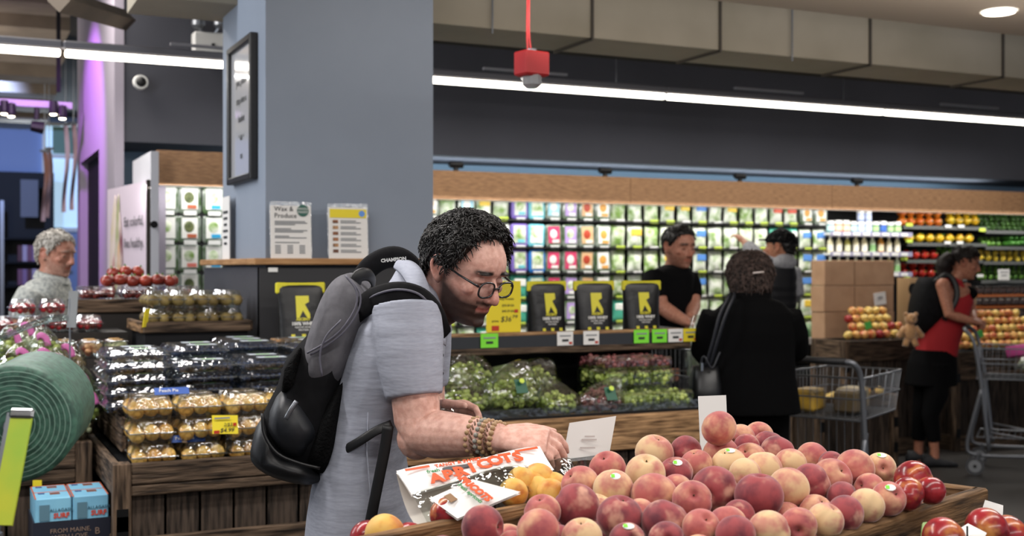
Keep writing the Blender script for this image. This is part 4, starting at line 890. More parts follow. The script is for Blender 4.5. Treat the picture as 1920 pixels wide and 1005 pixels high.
# blue drink cartons with a dark sleeve
def cartons(z0, lab):
    V0 = 4.02; w_, d_, h_ = .108, .12, .15; a = su(206, V0)-2*w_-.008; r = root('drink_cartons', (a+w_, V0+d_, z0), lab, 'carton pack'); BL = mat('carton_blue', '#86c4e0', .45, col2='#79b6d6', scale=8); OR = mat('carton_orange', '#c0603a', .5)
    for i in range(2):
        for j in range(2):
            c = Vector((a+w_*(i+.5)+.004*i, V0+d_*(j+.5)+.002*j, z0+h_/2)); o = MB().box(c, (w_, d_, h_), ch=.003).build('carton', BL, r)
            for sx in (-1, 1): MB().box(c+Vector((sx*(w_/2-.002), 0, h_/2)), (.004, d_, .0015)).build('edge', OR, o)
            MB().box(c+Vector((0, d_/2-.006, h_/2)), (w_, .008, .0015)).build('edge', OR, o); MB().box(c+Vector((.01, .02, h_/2)), (.03, .035, .0016)).build('print', mat('carton_rust', '#7a4a3c', .6), o); MB().box(c+Vector((-.03, .03, h_/2)), (.02, .02, .0016)).build('print', mat('carton_navy', '#27407a', .6), o)
            if j == 0:
                f_ = lambda x, z: c+Vector((x, -d_/2-.002, z)); MB().box(f_(-.026, .03), (.03, .001, .05)).build('can_picture', mat('can_grey', '#5a7f90', .5), o)
                text('ALLAGASH', .014, mat('carton_teal', '#1f4a5c', .6), o, f_(.024, .036)); text('SURF', .021, mat('carton_red', '#cf4a34', .6), o, f_(.024, .018), bold=.0008)
    sl = MB(); W2 = 2*w_+.012; c = Vector((a+w_+.002, V0+d_, z0+.036)); sl.box(c-Vector((0, d_+.004, 0)), (W2, .003, .082)); sl.box(c-Vector((w_+.006, 0, 0)), (.003, 2*d_+.01, .082)); sl.box(c+Vector((w_+.006, 0, 0)), (.003, 2*d_+.01, .082)); s_ = sl.build('sleeve', mat('sleeve_navy', '#171b2b', .6), r)
    text('FROM MAINE,\nWITH LOVE.', .02, mat('sleeve_tan', '#8a7466', .6), s_, c+Vector((-.005, -d_-.007, 0)), align='CENTER'); text('B', .03, MATS['sleeve_tan'], s_, c+Vector((.075, -d_-.007, 0)))
    return r
zc = onV(85, 935, 4.02).z
cartons(zc-.15, 'light blue drink cartons in a navy sleeve, top of the stack'); cartons(zc-.304, 'light blue drink cartons in a navy sleeve under the top pack'); cartons(zc-.458, 'light blue drink cartons in a navy sleeve, lowest in view')
MB().box((su(206, 4.02)-.112, 4.14, (zc-.459)/2), (.22, .24, zc-.459)).build('carton_plinth', DARK, label='dark plinth under the blue drink cartons', cat='plinth')
c = W(70, 945, 4.0); MB().obox(c, CR, (0, 0, 1), CF, (.03, .16, .003)).build('yellow_tag', YEL, label='yellow paper strip beside the blue drink cartons', cat='tag')
# roll of green produce bags on a stand, yellow tag
c = W(25, 797, 1.7); q = root('bag_roll', (c.x, c.y, 0), 'big roll of green produce bags on a metal holder', 'bag roll'); ax = (CF*.97-CR*.25).normalized(); m = MB(); rs = []
d_, s_, t_ = frame(ax)
RG = mat('roll_green', '#456e5d', .5, col2='#2d4d41', scale=90, stretch=(1, 1, 1), contrast=(.4, .6))
for k, (rd, off) in enumerate(((.012, .002), (.02, 0), (.03, .003), (.04, 0), (.05, .003), (.06, 0), (.07, .003), (.08, .001), (.0845, .006), (.0845, .3), (.012, .3))):
    rs.append([c+ax*off+(s_*math.cos(a)+t_*math.sin(a))*rd*(1+.01*math.sin(3*a+k)) for a in [2*math.pi*j/48 for j in range(48)]])
m.rings(rs, cap=False); m.build('roll', RG, q, smooth=True)
for k in range(9):
    rd = .022+.0068*k; MB().tube([c-ax*.0012+(s_*math.cos(a)+t_*math.sin(a))*rd*(1+.006*math.sin(2*a+k)) for a in [2*math.pi*j/40 for j in range(41)]], .0007, 4, cap=False).build('layer_edge', mat('roll_edge', '#7d9d8f', .5), q)
MB().tube([c-ax*.02, c+ax*.32], .011, 12).build('core_rod', STEEL, q)
a, b = W(42, 776, 1.66), W(2, 985, 1.6); bd = (b-a).normalized(); sd_ = bd.cross(CF).normalized()
MB().obox((a+b)/2, sd_, bd, sd_.cross(bd), (.03, (b-a).length, .004)).build('yellow_strip', mat('strip_yellow', '#c9c72f', .5, col2='#9cbf3a', scale=10, contrast=(.3, .7)), q)
MB().obox(a, sd_, bd, sd_.cross(bd), (.034, .014, .012), ch=.003).build('strip_clip', CHROME, q); MB().obox((a+b)/2-CR*.017+CF*.004, sd_, bd, sd_.cross(bd), (.008, (b-a).length, .01)).build('arm', STEEL, q)
MB().tube([W(-15, 1000, 1.64), W(-20, 1000, 1.64)*Vector((1, 1, 0)) if False else Vector((W(-15, 1000, 1.64).x, W(-15, 1000, 1.64).y, 0))], .014, 10).build('post', STEEL, q); MB().tube([W(25, 797, 1.68), W(-15, 1000, 1.64)], .01, 8).build('strut', STEEL, q)
# wire sign holder with a clear curved arm
c = onV(131, 705, 4.5); q = root('sign_holder', (c.x, c.y, .82), 'slim wire sign holder with grey card and clear curved arm', 'sign holder'); Y_ = math.sin(YAW)*c.x+math.cos(YAW)*c.y
MB().tube([Vector((c.x, c.y, .82)), W(131, 560, Y_)], .003, 6).build('stem', STEEL, q); MB().obox(W(136, 580, Y_), CR, (.06, 0, 1), CF, (.033, .13, .004)).build('card', mat('holder_grey', '#8f9396', .4), q)
m = MB(); m.tube(spline([W(128, 596, Y_), W(90, 600, Y_-.1), W(40, 617, Y_-.25), W(-30, 650, Y_-.4)], 6), .012, 8, flat=.3); m.build('clear_arm', clear('arm_clear', '#c9d8d4', .35), q, smooth=True)
# poster panel "Eat colorful, live healthy."
A, B = W(200, 356, 7.75), W(275, 338, 6.95); A.z = B.z = (A.z+B.z)/2; dv = (B-A); dv.z = 0; L = dv.length; dv.normalize(); n = dv.cross(Vector((0, 0, 1))); q = root('poster_panel', ((A.x+B.x)/2, (A.y+B.y)/2, 0), 'large pale poster panel with vegetable photo and dark edge', 'poster'); zt_ = A.z; zb_ = .95
cc = Vector(((A.x+B.x)/2, (A.y+B.y)/2, (zt_+zb_)/2)); MB().obox(cc-n*.03, dv, (0, 0, 1), n, (L, zt_-zb_, .05)).build('board', mat('poster_pale', '#cdbfcc', .5), q); MB().obox(cc+dv*(L/2+.0)-n*.03, dv, (0, 0, 1), n, (.02, zt_-zb_+.01, .06)).build('edge_trim', mat('edge_brown', '#2a211b', .6), q)
MB().obox(Vector((cc.x, cc.y, zb_/2))-n*.03, dv, (0, 0, 1), n, (L*.9, zb_, .05)).build('plinth', DARK, q)
for k, (s, t, rx_, rz_, cl) in enumerate(((-.33, .1, .07, .34, '#cfc09a'), (-.22, .0, .05, .4, '#8f9a58'), (-.3, -.25, .06, .25, '#b0525a'), (-.17, -.2, .05, .28, '#c79a63'), (-.12, .16, .03, .2, '#7a4450'))):
    m = MB(); m.ell((0, 0, 0), (rx_, .004, rz_), 14, 10); M = fmat(cc+dv*(L*s)+Vector((0, 0, .05+t*.6*(zt_-zb_)))+n*.001, dv, (0, 0, 1)) @ Matrix.Rotation(.1*(k-2), 4, 'Z') @ Matrix.Rotation(-math.pi/2, 4, 'X'); m.v = [tuple(M @ Vector(v)) for v in m.v]; m.build('printed_vegetable', mat('veg%d' % k, cl, .5, col2='#d9c9c4', scale=5), q, smooth=True)
text('Eat colorful,', .085, INK, q, cc+dv*.2*L+Vector((0, 0, .26))+n*.002, dv, (0, 0, 1), width=.46*L); text('live healthy.', .085, INK, q, cc+dv*.2*L+Vector((0, 0, .13))+n*.002, dv, (0, 0, 1), width=.46*L)
# ---------------------------------------------------------------- foreground produce table with peach tray
def BP(d, n, z): return CR*(.701*d+.713*n)+CF*(.713*d-.701*n)+Vector((0, 0, z))
DD, NN = BP(1, 0, 0), BP(0, 1, 0)
ZR = 1.01
def tray(label, d0, d1, n0, n1, z0, z1, m_, floor_=BLACK, sides=(1, 1, 1, 1)):
    r = root('wooden_tray', BP((d0+d1)/2, (n0+n1)/2, z0), label, 'tray'); h = z1-z0
    MB().obox(BP((d0+d1)/2, (n0+n1)/2, z0+.006), DD, NN, (0, 0, 1), (d1-d0-.02, n1-n0-.02, .012)).build('tray_floor', floor_, r)
    for k, (a, b) in enumerate((((d0, n0), (d1, n0)), ((d0, n1), (d1+.015, n1)), ((d0, n0), (d0, n1)), ((d1, n0), (d1, n1)))):
        if sides[k]: board(r, BP(*a, z0+h/2), BP(*b, z0+h/2), h, .026, m_, name='tray_board')
    return r
TW = wood('tray_wood', '#2a1c11', '#8c6a48')
tray('rough wooden tray heaped with peaches', .7, 2.195, -1.44, -.94, ZR-.085, ZR, TW)
tray('wooden tray under the apricot bags', 1.22, 1.95, -1.6, -1.47, ZR-.085, ZR-.05, TW)
tray('low wooden tray with nectarines beside the peach tray', .9, 2.0, -.9, -.52, ZR-.16, ZR-.075, TW, sides=(0, 1, 1, 1))
tb = root('produce_table', BP(1.4, -1.2, 0), 'dark wooden produce table carrying the fruit trays', 'table')
MB().obox(BP(1.45, -1.28, ZR-.106), DD, NN, (0, 0, 1), (1.5, .72, .04)).build('tabletop', DARK, tb)
MB().obox(BP(1.45, -.71, ZR-.171), DD, NN, (0, 0, 1), (1.3, .4, .02)).build('ledge', DARK, tb)
for d_ in (.78, 2.12):
    for n_ in (-1.58, -.62): board(tb, BP(d_, n_, 0), BP(d_, n_, ZR-(.128 if n_ < -1 else .182)), .07, .07, OLDW, up=DD, name='leg')
for n_ in (-1.62, -.58):
    for k in range(3): board(tb, BP(.75, n_, .45+.14*k), BP(2.15, n_, .45+.14*k), .12, .02, OLDW, name='side_plank')
for k in range(3): board(tb, BP(2.16, -1.62, .45+.14*k), BP(2.16, -.58, .45+.14*k), .12, .02, OLDW, name='side_plank')
# peaches
def peach_mesh():
    def fn(v):
        r = v.length; a = math.atan2(v.y, v.x); z = v.z
        k = 1-.085*math.exp(-(a/.2)**2)*(1-.35*abs(z))
        rho = math.hypot(v.x, v.y); dip = .3*math.exp(-(rho/.22)**2) if z > 0 else .04*math.exp(-(rho/.15)**2)*-1
        return Vector((v.x*k*1.02, v.y*k, z*(.95)-(dip if z > 0 else dip)))
    m = MB(); m.ell((0, 0, 0), 1, 40, 26, fn=fn); me = m.mesh('peach'); me.polygons.foreach_set('use_smooth', [True]*len(me.polygons)); return me
def peachmat(name, base, blush, deep, lo, hi, rough=.62, sheen=.35, coat=0):
    m = bpy.data.materials.new(name); m.use_nodes = True; nt = m.node_tree; L = nt.links.new; b = nt.nodes['Principled BSDF']
    tc = nd(nt, 'ShaderNodeTexCoord'); oi = nd(nt, 'ShaderNodeObjectInfo'); cm = nd(nt, 'ShaderNodeCombineXYZ')
    for i in range(3): L(oi.outputs['Random'], cm.inputs[i])
    ma = nd(nt, 'ShaderNodeVectorMath', operation='MULTIPLY_ADD'); L(cm.outputs[0], ma.inputs[0]); ma.inputs[1].default_value = (31, 17, 23); L(tc.outputs['Object'], ma.inputs[2])
    n1 = nd(nt, 'ShaderNodeTexNoise'); n1.inputs['Scale'].default_value = .75; n1.inputs['Detail'].default_value = 3; n1.inputs['Roughness'].default_value = .55; L(ma.outputs[0], n1.inputs['Vector'])
    r1 = nd(nt, 'ShaderNodeMapRange', interpolation_type='SMOOTHSTEP'); r1.inputs[1].default_value = lo; r1.inputs[2].default_value = hi; L(n1.outputs['Fac'], r1.inputs[0])
    n2 = nd(nt, 'ShaderNodeTexNoise'); n2.inputs['Scale'].default_value = 1.3; n2.inputs['Detail'].default_value = 3; L(ma.outputs[0], n2.inputs['Vector'])
    r2 = nd(nt, 'ShaderNodeMapRange'); r2.inputs[1].default_value = .42; r2.inputs[2].default_value = .72; L(n2.outputs['Fac'], r2.inputs[0])
    x1 = nd(nt, 'ShaderNodeMix', data_type='RGBA'); x1.inputs[6].default_value = C(blush); x1.inputs[7].default_value = C(deep); L(r2.outputs[0], x1.inputs[0])
    x2 = nd(nt, 'ShaderNodeMix', data_type='RGBA'); x2.inputs[6].default_value = C(base); L(x1.outputs[2], x2.inputs[7]); L(r1.outputs[0], x2.inputs[0])
    n3 = nd(nt, 'ShaderNodeTexNoise'); n3.inputs['Scale'].default_value = 40; L(ma.outputs[0], n3.inputs['Vector']); x3 = nd(nt, 'ShaderNodeMix', data_type='RGBA', blend_type='MULTIPLY'); x3.inputs[0].default_value = .25
    L(x2.outputs[2], x3.inputs[6]); L(n3.outputs['Color'], x3.inputs[7]); hs = nd(nt, 'ShaderNodeHueSaturation'); hs.inputs['Value'].default_value = .96; L(x2.outputs[2], hs.inputs['Color']); L(hs.outputs[0], b.inputs['Base Color'])
    b.inputs['Roughness'].default_value = rough; b.inputs['Sheen Weight'].default_value = sheen; b.inputs['Sheen Roughness'].default_value = .4; b.inputs['Coat Weight'].default_value = coat; b.inputs['Coat Roughness'].default_value = .15
    b.inputs['Specular IOR Level'].default_value = .3
    return m
PM = {'d': peachmat('peach_deep', '#cf9a84', '#9c4448', '#662a36', .26, .46), 'p': peachmat('peach_pink', '#d9a884', '#b9655f', '#96454c', .28, .56), 'y': peachmat('peach_pale', '#dcbb8e', '#c98a76', '#ab5656', .42, .66), 'n': peachmat('nectarine', '#d08a4a', '#a02a30', '#661c26', .26, .5, .28, 0, .4)}
LABP = {'d': 'deep red blushed peach heaped in the wooden tray', 'p': 'pink blushed peach heaped in the wooden tray', 'y': 'pale yellow peach heaped in the wooden tray', 'n': 'glossy red nectarine at the end of the peach tray'}
pm0 = peach_mesh(); PR = {}
for k, m_ in PM.items():
    me = pm0.copy(); me.materials.append(m_); o = root('peach' if k != 'n' else 'nectarine', (0, 0, 0)); b = bpy.data.objects.new('flesh', me); COL.objects.link(b); b.parent = o
    MB().tube([(0, 0, .72), (.02, 0, .8)], [.05, .03], 6).build('stem_end', mat('peach_stem', '#4a3a22', .8), o, local=True); PR[k] = o
PL = [(1348, 803, 67, 'p', 1), (1227, 850, 74, 'y'), (1286, 848, 64, 'd'), (1352, 852, 68, 'p'), (1139, 880, 72, 'p'), (1210, 888, 76, 'y'), (1267, 888, 66, 'd', 0, 's'), (1306, 872, 62, 'p'), (1367, 872, 68, 'y', 0, 't'), (1405, 862, 66, 'p'), (1431, 880, 72, 'y'),
 (1088, 910, 76, 'p'), (1150, 917, 78, 'y', 0, 's'), (1227, 930, 90, 'p'), (1340, 918, 90, 'd'), (1081, 950, 88, 'd'), (1162, 970, 88, 'd'), (1298, 938, 76, 'p'), (1423, 930, 92, 'd'), (1247, 980, 92, 'd'), (1315, 990, 74, 'p'), (1364, 984, 76, 'p'), (1017, 960, 70, 'p'), (1009, 996, 84, 'p'), (1091, 1008, 78, 'y'),
 (1379, 1002, 76, 'd'), (1442, 996, 80, 'y'), (1176, 1014, 70, 'd', 0, 't'), (905, 988, 84, 'd'), (1390, 822, 54, 'p'), (1423, 818, 56, 'p'), (1441, 836, 60, 'd'), (1458, 848, 66, 'd'), (1400, 838, 50, 'd'), (1482, 870, 62, 'y'), (1524, 860, 64, 'p'), (1479, 915, 78, 'y'), (1521, 906, 76, 'd'), (1560, 897, 78, 'p'), (1603, 880, 76, 'p'), (1651, 877, 58, 'y', 0, 't'),
 (1713, 900, 74, 'n'), (1745, 920, 56, 'n'), (1702, 926, 64, 'n'), (1666, 935, 66, 'p', 0, 's'), (1625, 948, 68, 'y'), (1585, 963, 70, 'd'), (1548, 976, 70, 'y'), (1497, 986, 70, 'p'), (1397, 890, 64, 'y'), (1560, 872, 54, 'd'), (1250, 1012, 70, 'd'), (1310, 1016, 70, 'p'), (1330, 880, 60, 'd'), (1180, 900, 60, 'p'), (1270, 920, 64, 'p'), (1120, 940, 60, 'y'), (1200, 950, 62, 'p'), (1385, 960, 66, 'd'), (1475, 950, 64, 'p'), (1530, 940, 64, 'p'), (1580, 930, 62, 'd'), (1630, 912, 60, 'p'), (1048, 1010, 66, 'd'), (960, 1015, 60, 'p')]
items = []
for t in PL:
    px, py, dp, k = t[:4]; up = t[4] if len(t) > 4 else 0; st = t[5] if len(t) > 5 else None
    Y = 2.0
    for _ in range(6): z = 1.028+.05*(Y-1.85)/.65+(.055 if up else 0); Y = (H-z)*FPX/(py-502.5)
    filler = t in PL[-13:]
    if filler: Y *= 1.03
    items.append([px, py, Y, dp*Y/FPX/2, k, st, filler])
P = [W(a[0], a[1], a[2]) for a in items]
for it in range(40):
    for i in range(len(P)):
        for j in range(i):
            dv = P[i]-P[j]; mn = (items[i][3]+items[j][3])*.93
            if 1e-6 < dv.length < mn:
                e = (mn-dv.length)*.25; vi = (P[i]-Vector((0, 0, H))).normalized(); s_ = 1 if dv.dot(vi) > 0 else -1
                P[i] = P[i]+vi*e*s_; P[j] = P[j]-(P[j]-Vector((0, 0, H))).normalized()*e*s_
                if items[i][6]: P[i].z -= e*.6
                if items[j][6]: P[j].z -= e*.6
STK = mat('sticker_white', '#e8ebe6', .4)
for p, (px, py, Y, r, k, st, fi) in zip(P, items):
    M = TR(p, R_.uniform(0, 6.28), R_.uniform(-1.9, 1.9), R_.uniform(-.6, .6), r*.985); o = copy_tree(PR[k], M)
    lab = LABP[k]
    if k != 'n':
        w_ = ('supporting the topmost peach' if math.hypot(px-1348, py-850) < 62 else 'next to the apricot bags' if px < 1110 else 'beside the nectarines' if px > 1590 else 'along the outer tray board' if py > 1005-(px-1430)*.222-45 and px > 1420 else 'at the far side by the shopping cart' if px > 1380 and py < 875 else 'among the largest in front' if r > .041 else 'in the middle of the heap')
        lab = lab.replace('heaped in the wooden tray', 'in the wooden tray, '+w_)
        if (px, py) == (1348, 803): lab = 'pink blushed peach standing alone on top of the heap'
    grp = lab+' set'
    if st:
        lab = lab.replace(' in the wooden tray', ' with white sticker'); grp = lab
        fc = (Vector((0, 0, H))-p).normalized(); dr = (fc*.75+Vector((0, 0, .7 if st == 's' else 1.3))+CR*.12).normalized(); c = p+dr*r*.98
        D = fmat(c, dr.cross(Vector((0, 0, 1))).normalized()*-1, Vector((0, 0, 1))); s1 = MB().ell((0, 0, 0), (.009, .007, .0012), 10, 6).build('sticker', STK, o, local=True); s1.matrix_basis = M.inverted() @ fmat(c, Vector((0, 0, 1)).cross(dr), dr.cross(Vector((0, 0, 1)).cross(dr)))
        s2 = MB().box((-.0045, 0, .001), (.006, .007, .001)).build('sticker_print', LIME, o, local=True); s2.matrix_basis = s1.matrix_basis
    tag(o, lab, 'nectarine' if k == 'n' else 'peach', grp)
# a hidden bed of peaches under the heap keeps the gaps filled
rn = random.Random(9)
for i in range(9):
    for j in range(5):
        if i in (0,): continue
        p = BP(1.12+.118*i+rn.uniform(-.01, .01), -1.36+.088*j+rn.uniform(-.01, .01), ZR-.036); r = .036
        if any((p-q).length < (r+it[3])*.86 for q, it in zip(P, items)): continue
        tag(copy_tree(PR['dpp'[rn.randrange(3)]], TR(p, rn.uniform(0, 6), rn.uniform(-1, 1), 0, r)), 'peach in the lower layer of the heap', 'peach', 'peaches in the lower layer')
# nectarines on the low tray, its cards
for px, py, Y, r in ((1850, 992, 1.98, .036), (1890, 1003, 2.0, .034), (1770, 1010, 1.86, .034)):
    tag(copy_tree(PR['n'], TR(W(px, py, Y), 1, .8, .3, r)), 'glossy red nectarine in the low tray beside the peach tray', 'nectarine', 'low tray nectarines')
def card(name, label, P4, th=.002, m_=PAPER):
    q = root(name, sum(P4, Vector())/4, label, 'sign'); n = (P4[1]-P4[0]).cross(P4[2]-P4[0]).normalized(); MB().poly(P4, n, th).build('card', m_, q); return q, n
q, n_ = card('price_card', 'blank white price card in a clear clip behind the peaches', [W(1068, 793, 2.36), W(1155, 780, 2.4), W(1141, 857, 2.38), W(1053, 868, 2.34)])
f_ = lambda s, t: W(1068, 793, 2.35).lerp(W(1155, 780, 2.39), s).lerp(W(1053, 868, 2.33).lerp(W(1141, 857, 2.37), s), t)
for s, t, l in ((.5, .42, .02), (.5, .5, .03), (.5, .7, .03)): MB().obox(f_(s, t), CR, (0, 0, 1), CF, (l, .003, .0006)).build('faint_print', mat('faint_ink', '#cfc6c3', .7), q)
CL = clear('clip_clear', '#dfe4e6', .3); MB().obox(f_(.5, .98)+Vector((0, 0, -.004)), (f_(1, .98)-f_(0, .98)), (0, 0, 1), CF, (.1, .018, .008), ch=.002).build('clip', CL, q); MB().tube([f_(.55, 1), f_(.55, 1)+Vector((0, 0, -.05))], [.008, .004], 8).build('clip_foot', CL, q)
card('price_card', 'blank white price card standing behind the topmost peach', [W(1309, 743, 2.66), W(1361, 741, 2.68), W(1368, 905, 2.62), W(1316, 907, 2.6)])
card('price_card', 'white price card at the outer corner of the peach tray', [W(1835, 934, 2.22), W(1881, 948, 2.2), W(1879, 1005, 2.17), W(1820, 1005, 2.18)])
q, n_ = card('price_card', 'white price card with a black letter in the low nectarine tray', [W(1815, 982, 1.9), W(1850, 1000, 1.88), W(1835, 1030, 1.86), W(1770, 1010, 1.87)]); text('L', .03, INK, q, W(1818, 1000, 1.868), CR, (0, 0, 1))
m = MB(); m.tube([W(1733, 1010, 1.88), W(1738, 985, 1.9)], [.006, .008], 8); m.build('green_stalk', mat('stalk_green', '#8fae6a', .5), label='short green stalk with cut end beside the peach tray', cat='stalk')
# apricots and bags
APR = peachmat('apricot', '#e3b45c', '#d9973f', '#b8642e', .4, .66, .5, .2); me = pm0.copy(); me.materials.append(APR); ap = root('apricot', (0, 0, 0)); b = bpy.data.objects.new('flesh', me); COL.objects.link(b); b.parent = ap
for px, py, Y, r, lab in ((840, 966, 1.98, .031, 'loose yellow apricot beneath the printed bags'), (722, 1003, 1.94, .034, 'orange nectarine at the near end of the apricot tray'), (689, 1010, 1.97, .03, 'reddish nectarine beside the orange one'), (768, 1014, 1.95, .03, 'reddish nectarine beside the orange one')):
    tag(copy_tree(ap if 'apricot' in lab[:16] or 'orange nect' in lab else PR['n'], TR(W(px, py, Y), 1, .5, 1.2, r)), lab, 'fruit', 'near tray reddish nectarines' if 'reddish' in lab else None)
WB = mat('bag_white', '#e6e3e0', .35, coat=.3, bump=.15, bscale=14); ORG = mat('print_orange', '#d4572a', .5); GRN = mat('print_green', '#4f8a5a', .5)
q = root('apricot_bag', W(900, 960, 2.08), 'white printed apricot bag with orange lettering and clear window', 'fruit bag')
TL, TRr, BL, BRr = W(743, 883, 2.12), W(1012, 838, 2.22), W(800, 978, 2.0), W(1062, 912, 2.14)
def face(s, t, off=0):
    p = TL.lerp(TRr, s).lerp(BL.lerp(BRr, s), t); nrm = (TRr-TL).cross(TL-BL).normalized()*-1
    if nrm.dot(CF) > 0: nrm = -nrm
    return p+nrm*(.022*math.sin(math.pi*min(1, max(0, s)))*math.sin(math.pi*min(1, t*.75))+.004*math.sin(9*s+4*t)+off)
m = MB(); m.grid(lambda i, j: face(j, i*.52), 8, 18); m.grid(lambda i, j: face(j, i*.52, -.004), 8, 18); m.build('printed_panel', WB, q, smooth=True)
m = MB(); m.grid(lambda i, j: face(j, .52+i*.5, .003), 8, 18); m.build('window', FILM, q, smooth=True)
m = MB(); m.grid(lambda i, j: face(j, i, -.05+.046*abs(2*i-1)**2), 10, 12); m.build('back_panel', mat('bag_back', '#cfc9c2', .5), q, smooth=True)
m = MB(); hs_ = [(.31+.045*math.cos(a)+.0*math.sin(a)+(.12 if math.cos(a) > 0 else 0), .22+.055*math.sin(a)) for a in [2*math.pi*k/16 for k in range(16)]]; m.add([face(s, t, .003) for s, t in hs_], [tuple(range(16))]); m.build('handle_slot', mat('slot_dark', '#4a4a4c', .6), q)
rt = (TRr-TL).normalized(); upb = (TL-BL); upb = (upb-rt*upb.dot(rt)).normalized(); nb_ = rt.cross(upb)
def ftext(s_, size, m_, s, t, **k): return text(s_, size, m_, q, face(s, t, .005), rt, upb, **k)
ftext('TANGY & SWEET', .0115, ORG, .4, .1, bold=.0003); ftext('fresh', .012, GRN, .2, .24, bold=.0003)
for k, ch in enumerate('APRICOTS'): ftext(ch, .036, ORG, .19+.083*k, .4-.01*k, bold=.0018)
for s, t in ((.12, .1), (.88, .1)): MB().obox(face(s, t, .004), rt, upb, nb_, (.045, .006, .0006)).build('seal_print', ORG, q)
for s, t, r in ((.72, .72, .026), (.86, .66, .03), (.93, .86, .028), (.8, .9, .027), (.62, .92, .026)):
    o = copy_tree(ap, mw(q).inverted() @ TR(face(s, t, -.012), s*9, t*5, 1, r)); o.parent = q; o['label'] = 'yellow apricot inside the bag'
    for kk in ('category', 'group'):
        if kk in o: del o[kk]
    o.name = 'bagged_apricot'
q2 = root('apricot_bag', W(890, 985, 1.95), 'smaller white apricot bag with diagonal lettering lying in front', 'fruit bag'); K = [W(806, 942, 1.99), W(886, 906, 2.04), W(976, 930, 2.0), W(858, 980, 1.93)]
def f2(s, t, off=0): p = K[0].lerp(K[1], s).lerp(K[3].lerp(K[2], s), t); return p+(Vector((0, 0, 1))*.7-CF*.7)*(.012*math.sin(math.pi*s)*math.sin(math.pi*t)+.012+off)
m = MB(); m.grid(lambda i, j: f2(j, i), 8, 10); m.grid(lambda i, j: f2(j, i, -.006), 8, 10); m.build('printed_panel', WB, q2, smooth=True)
rd = (W(934, 940, 1.95)-W(880, 898, 2.0)).normalized(); nn = (f2(.5, .1)-f2(.5, .9)).cross(f2(.1, .5)-f2(.9, .5)); nn = nn if nn.dot(CF) < 0 else -nn; ud = nn.normalized().cross(rd)
q = q2; text('APRICOTS', .019, ORG, q2, f2(.62, .42, .006), rd, ud, bold=.0012); text('fresh apricots', .011, GRN, q2, f2(.45, .58, .006), rd, ud, bold=.0003)
MB().obox(f2(.2, .4, .005), rd, ud, nn, (.02, .014, .0006)).build('window_print', mat('win_brown', '#8a6a4a', .6), q2)
for k in (0, 1): o = copy_tree(ap, TR(W(1000+32*k, 912+18*k, 2.14-.03*k), k, .6, 1, .031)); tag(o, 'yellow apricot beside the printed bag window', 'apricot', 'apricots beside bag window')
m = puff(W(1030, 890, 2.22), (.05, .04, .03), 4, up=(.03, 0, .0)); m.build('film_scrap', FILM, smooth=True, label='crumpled clear film at the end of the apricot bag', cat='film')
kill(ap)
for o in PR.values(): kill(o)
# ---------------------------------------------------------------- people
def interp(z, tab): return np.interp(z, [t[0] for t in tab], [t[1] for t in tab])
XF = [(-.122, .058), (-.114, .083), (-.1, .093), (-.088, .088), (-.076, .095), (-.067, .091), (-.057, .097), (-.042, .093), (-.02, .093), (.004, .091), (.024, .1), (.04, .098), (.06, .09), (.08, .074), (.1, .048), (.112, .025), (.118, .004)]
XB = [(-.122, -.01), (-.1, -.03), (-.08, -.055), (-.05, -.08), (-.02, -.094), (.02, -.1), (.05, -.096), (.08, -.078), (.1, -.054), (.112, -.028), (.118, -.004)]
YW = [(-.122, .02), (-.114, .032), (-.1, .046), (-.08, .057), (-.06, .064), (-.03, .071), (0, .075), (.02, .0765), (.05, .074), (.08, .061), (.1, .043), (.112, .022), (.118, .003)]
ZS = np.concatenate([np.linspace(-.122, .1, 46), np.array([.105, .109, .113, .116, .118])])
def head_pts(nt=56, off=None):
    rows_ = []
    for z in ZS:
        xf, xb, w_ = float(interp(z, XF)), float(interp(z, XB)), float(interp(z, YW)); cx = -.004 if z < .09 else -.004; row = []
        for j in range(nt):
            a = 2*math.pi*j/nt; ca, sa = math.cos(a), math.sin(a)
            r = xf-cx if ca > 0 else cx-xb
            x = cx+r*math.copysign(abs(ca)**.82, ca); y = w_*math.copysign(abs(sa)**.95, sa)
            if x > .03:
                for s in (-1, 1):
                    g = math.exp(-((y-s*.032)/.017)**2-((z-.002)/.011)**2); x -= .011*g
                    x += .004*math.exp(-((y-s*.042)/.02)**2-((z+.03)/.016)**2)
            p = Vector((x, y, z))
            if off is not None:
                n = Vector((x-cx, y*1.2, max(0, z-.02)*1.0)); n = n.normalized() if n.length > 1e-6 else Vector((0, 0, 1)); p = p+n*off(a, z, p)
            row.append(p)
        rows_.append(row)
    return rows_
def sstep(x): x = min(1, max(0, x)); return x*x*(3-2*x)
def hairline(a, low=-.07, side=.0):
    d = abs(math.degrees(math.atan2(math.sin(a), math.cos(a))))
    return float(np.interp(d, [0, 35, 58, 72, 84, 96, 112, 140, 180], [.07, .066, .052, .018+side, -.018+side, .03, -.025, low, low]))
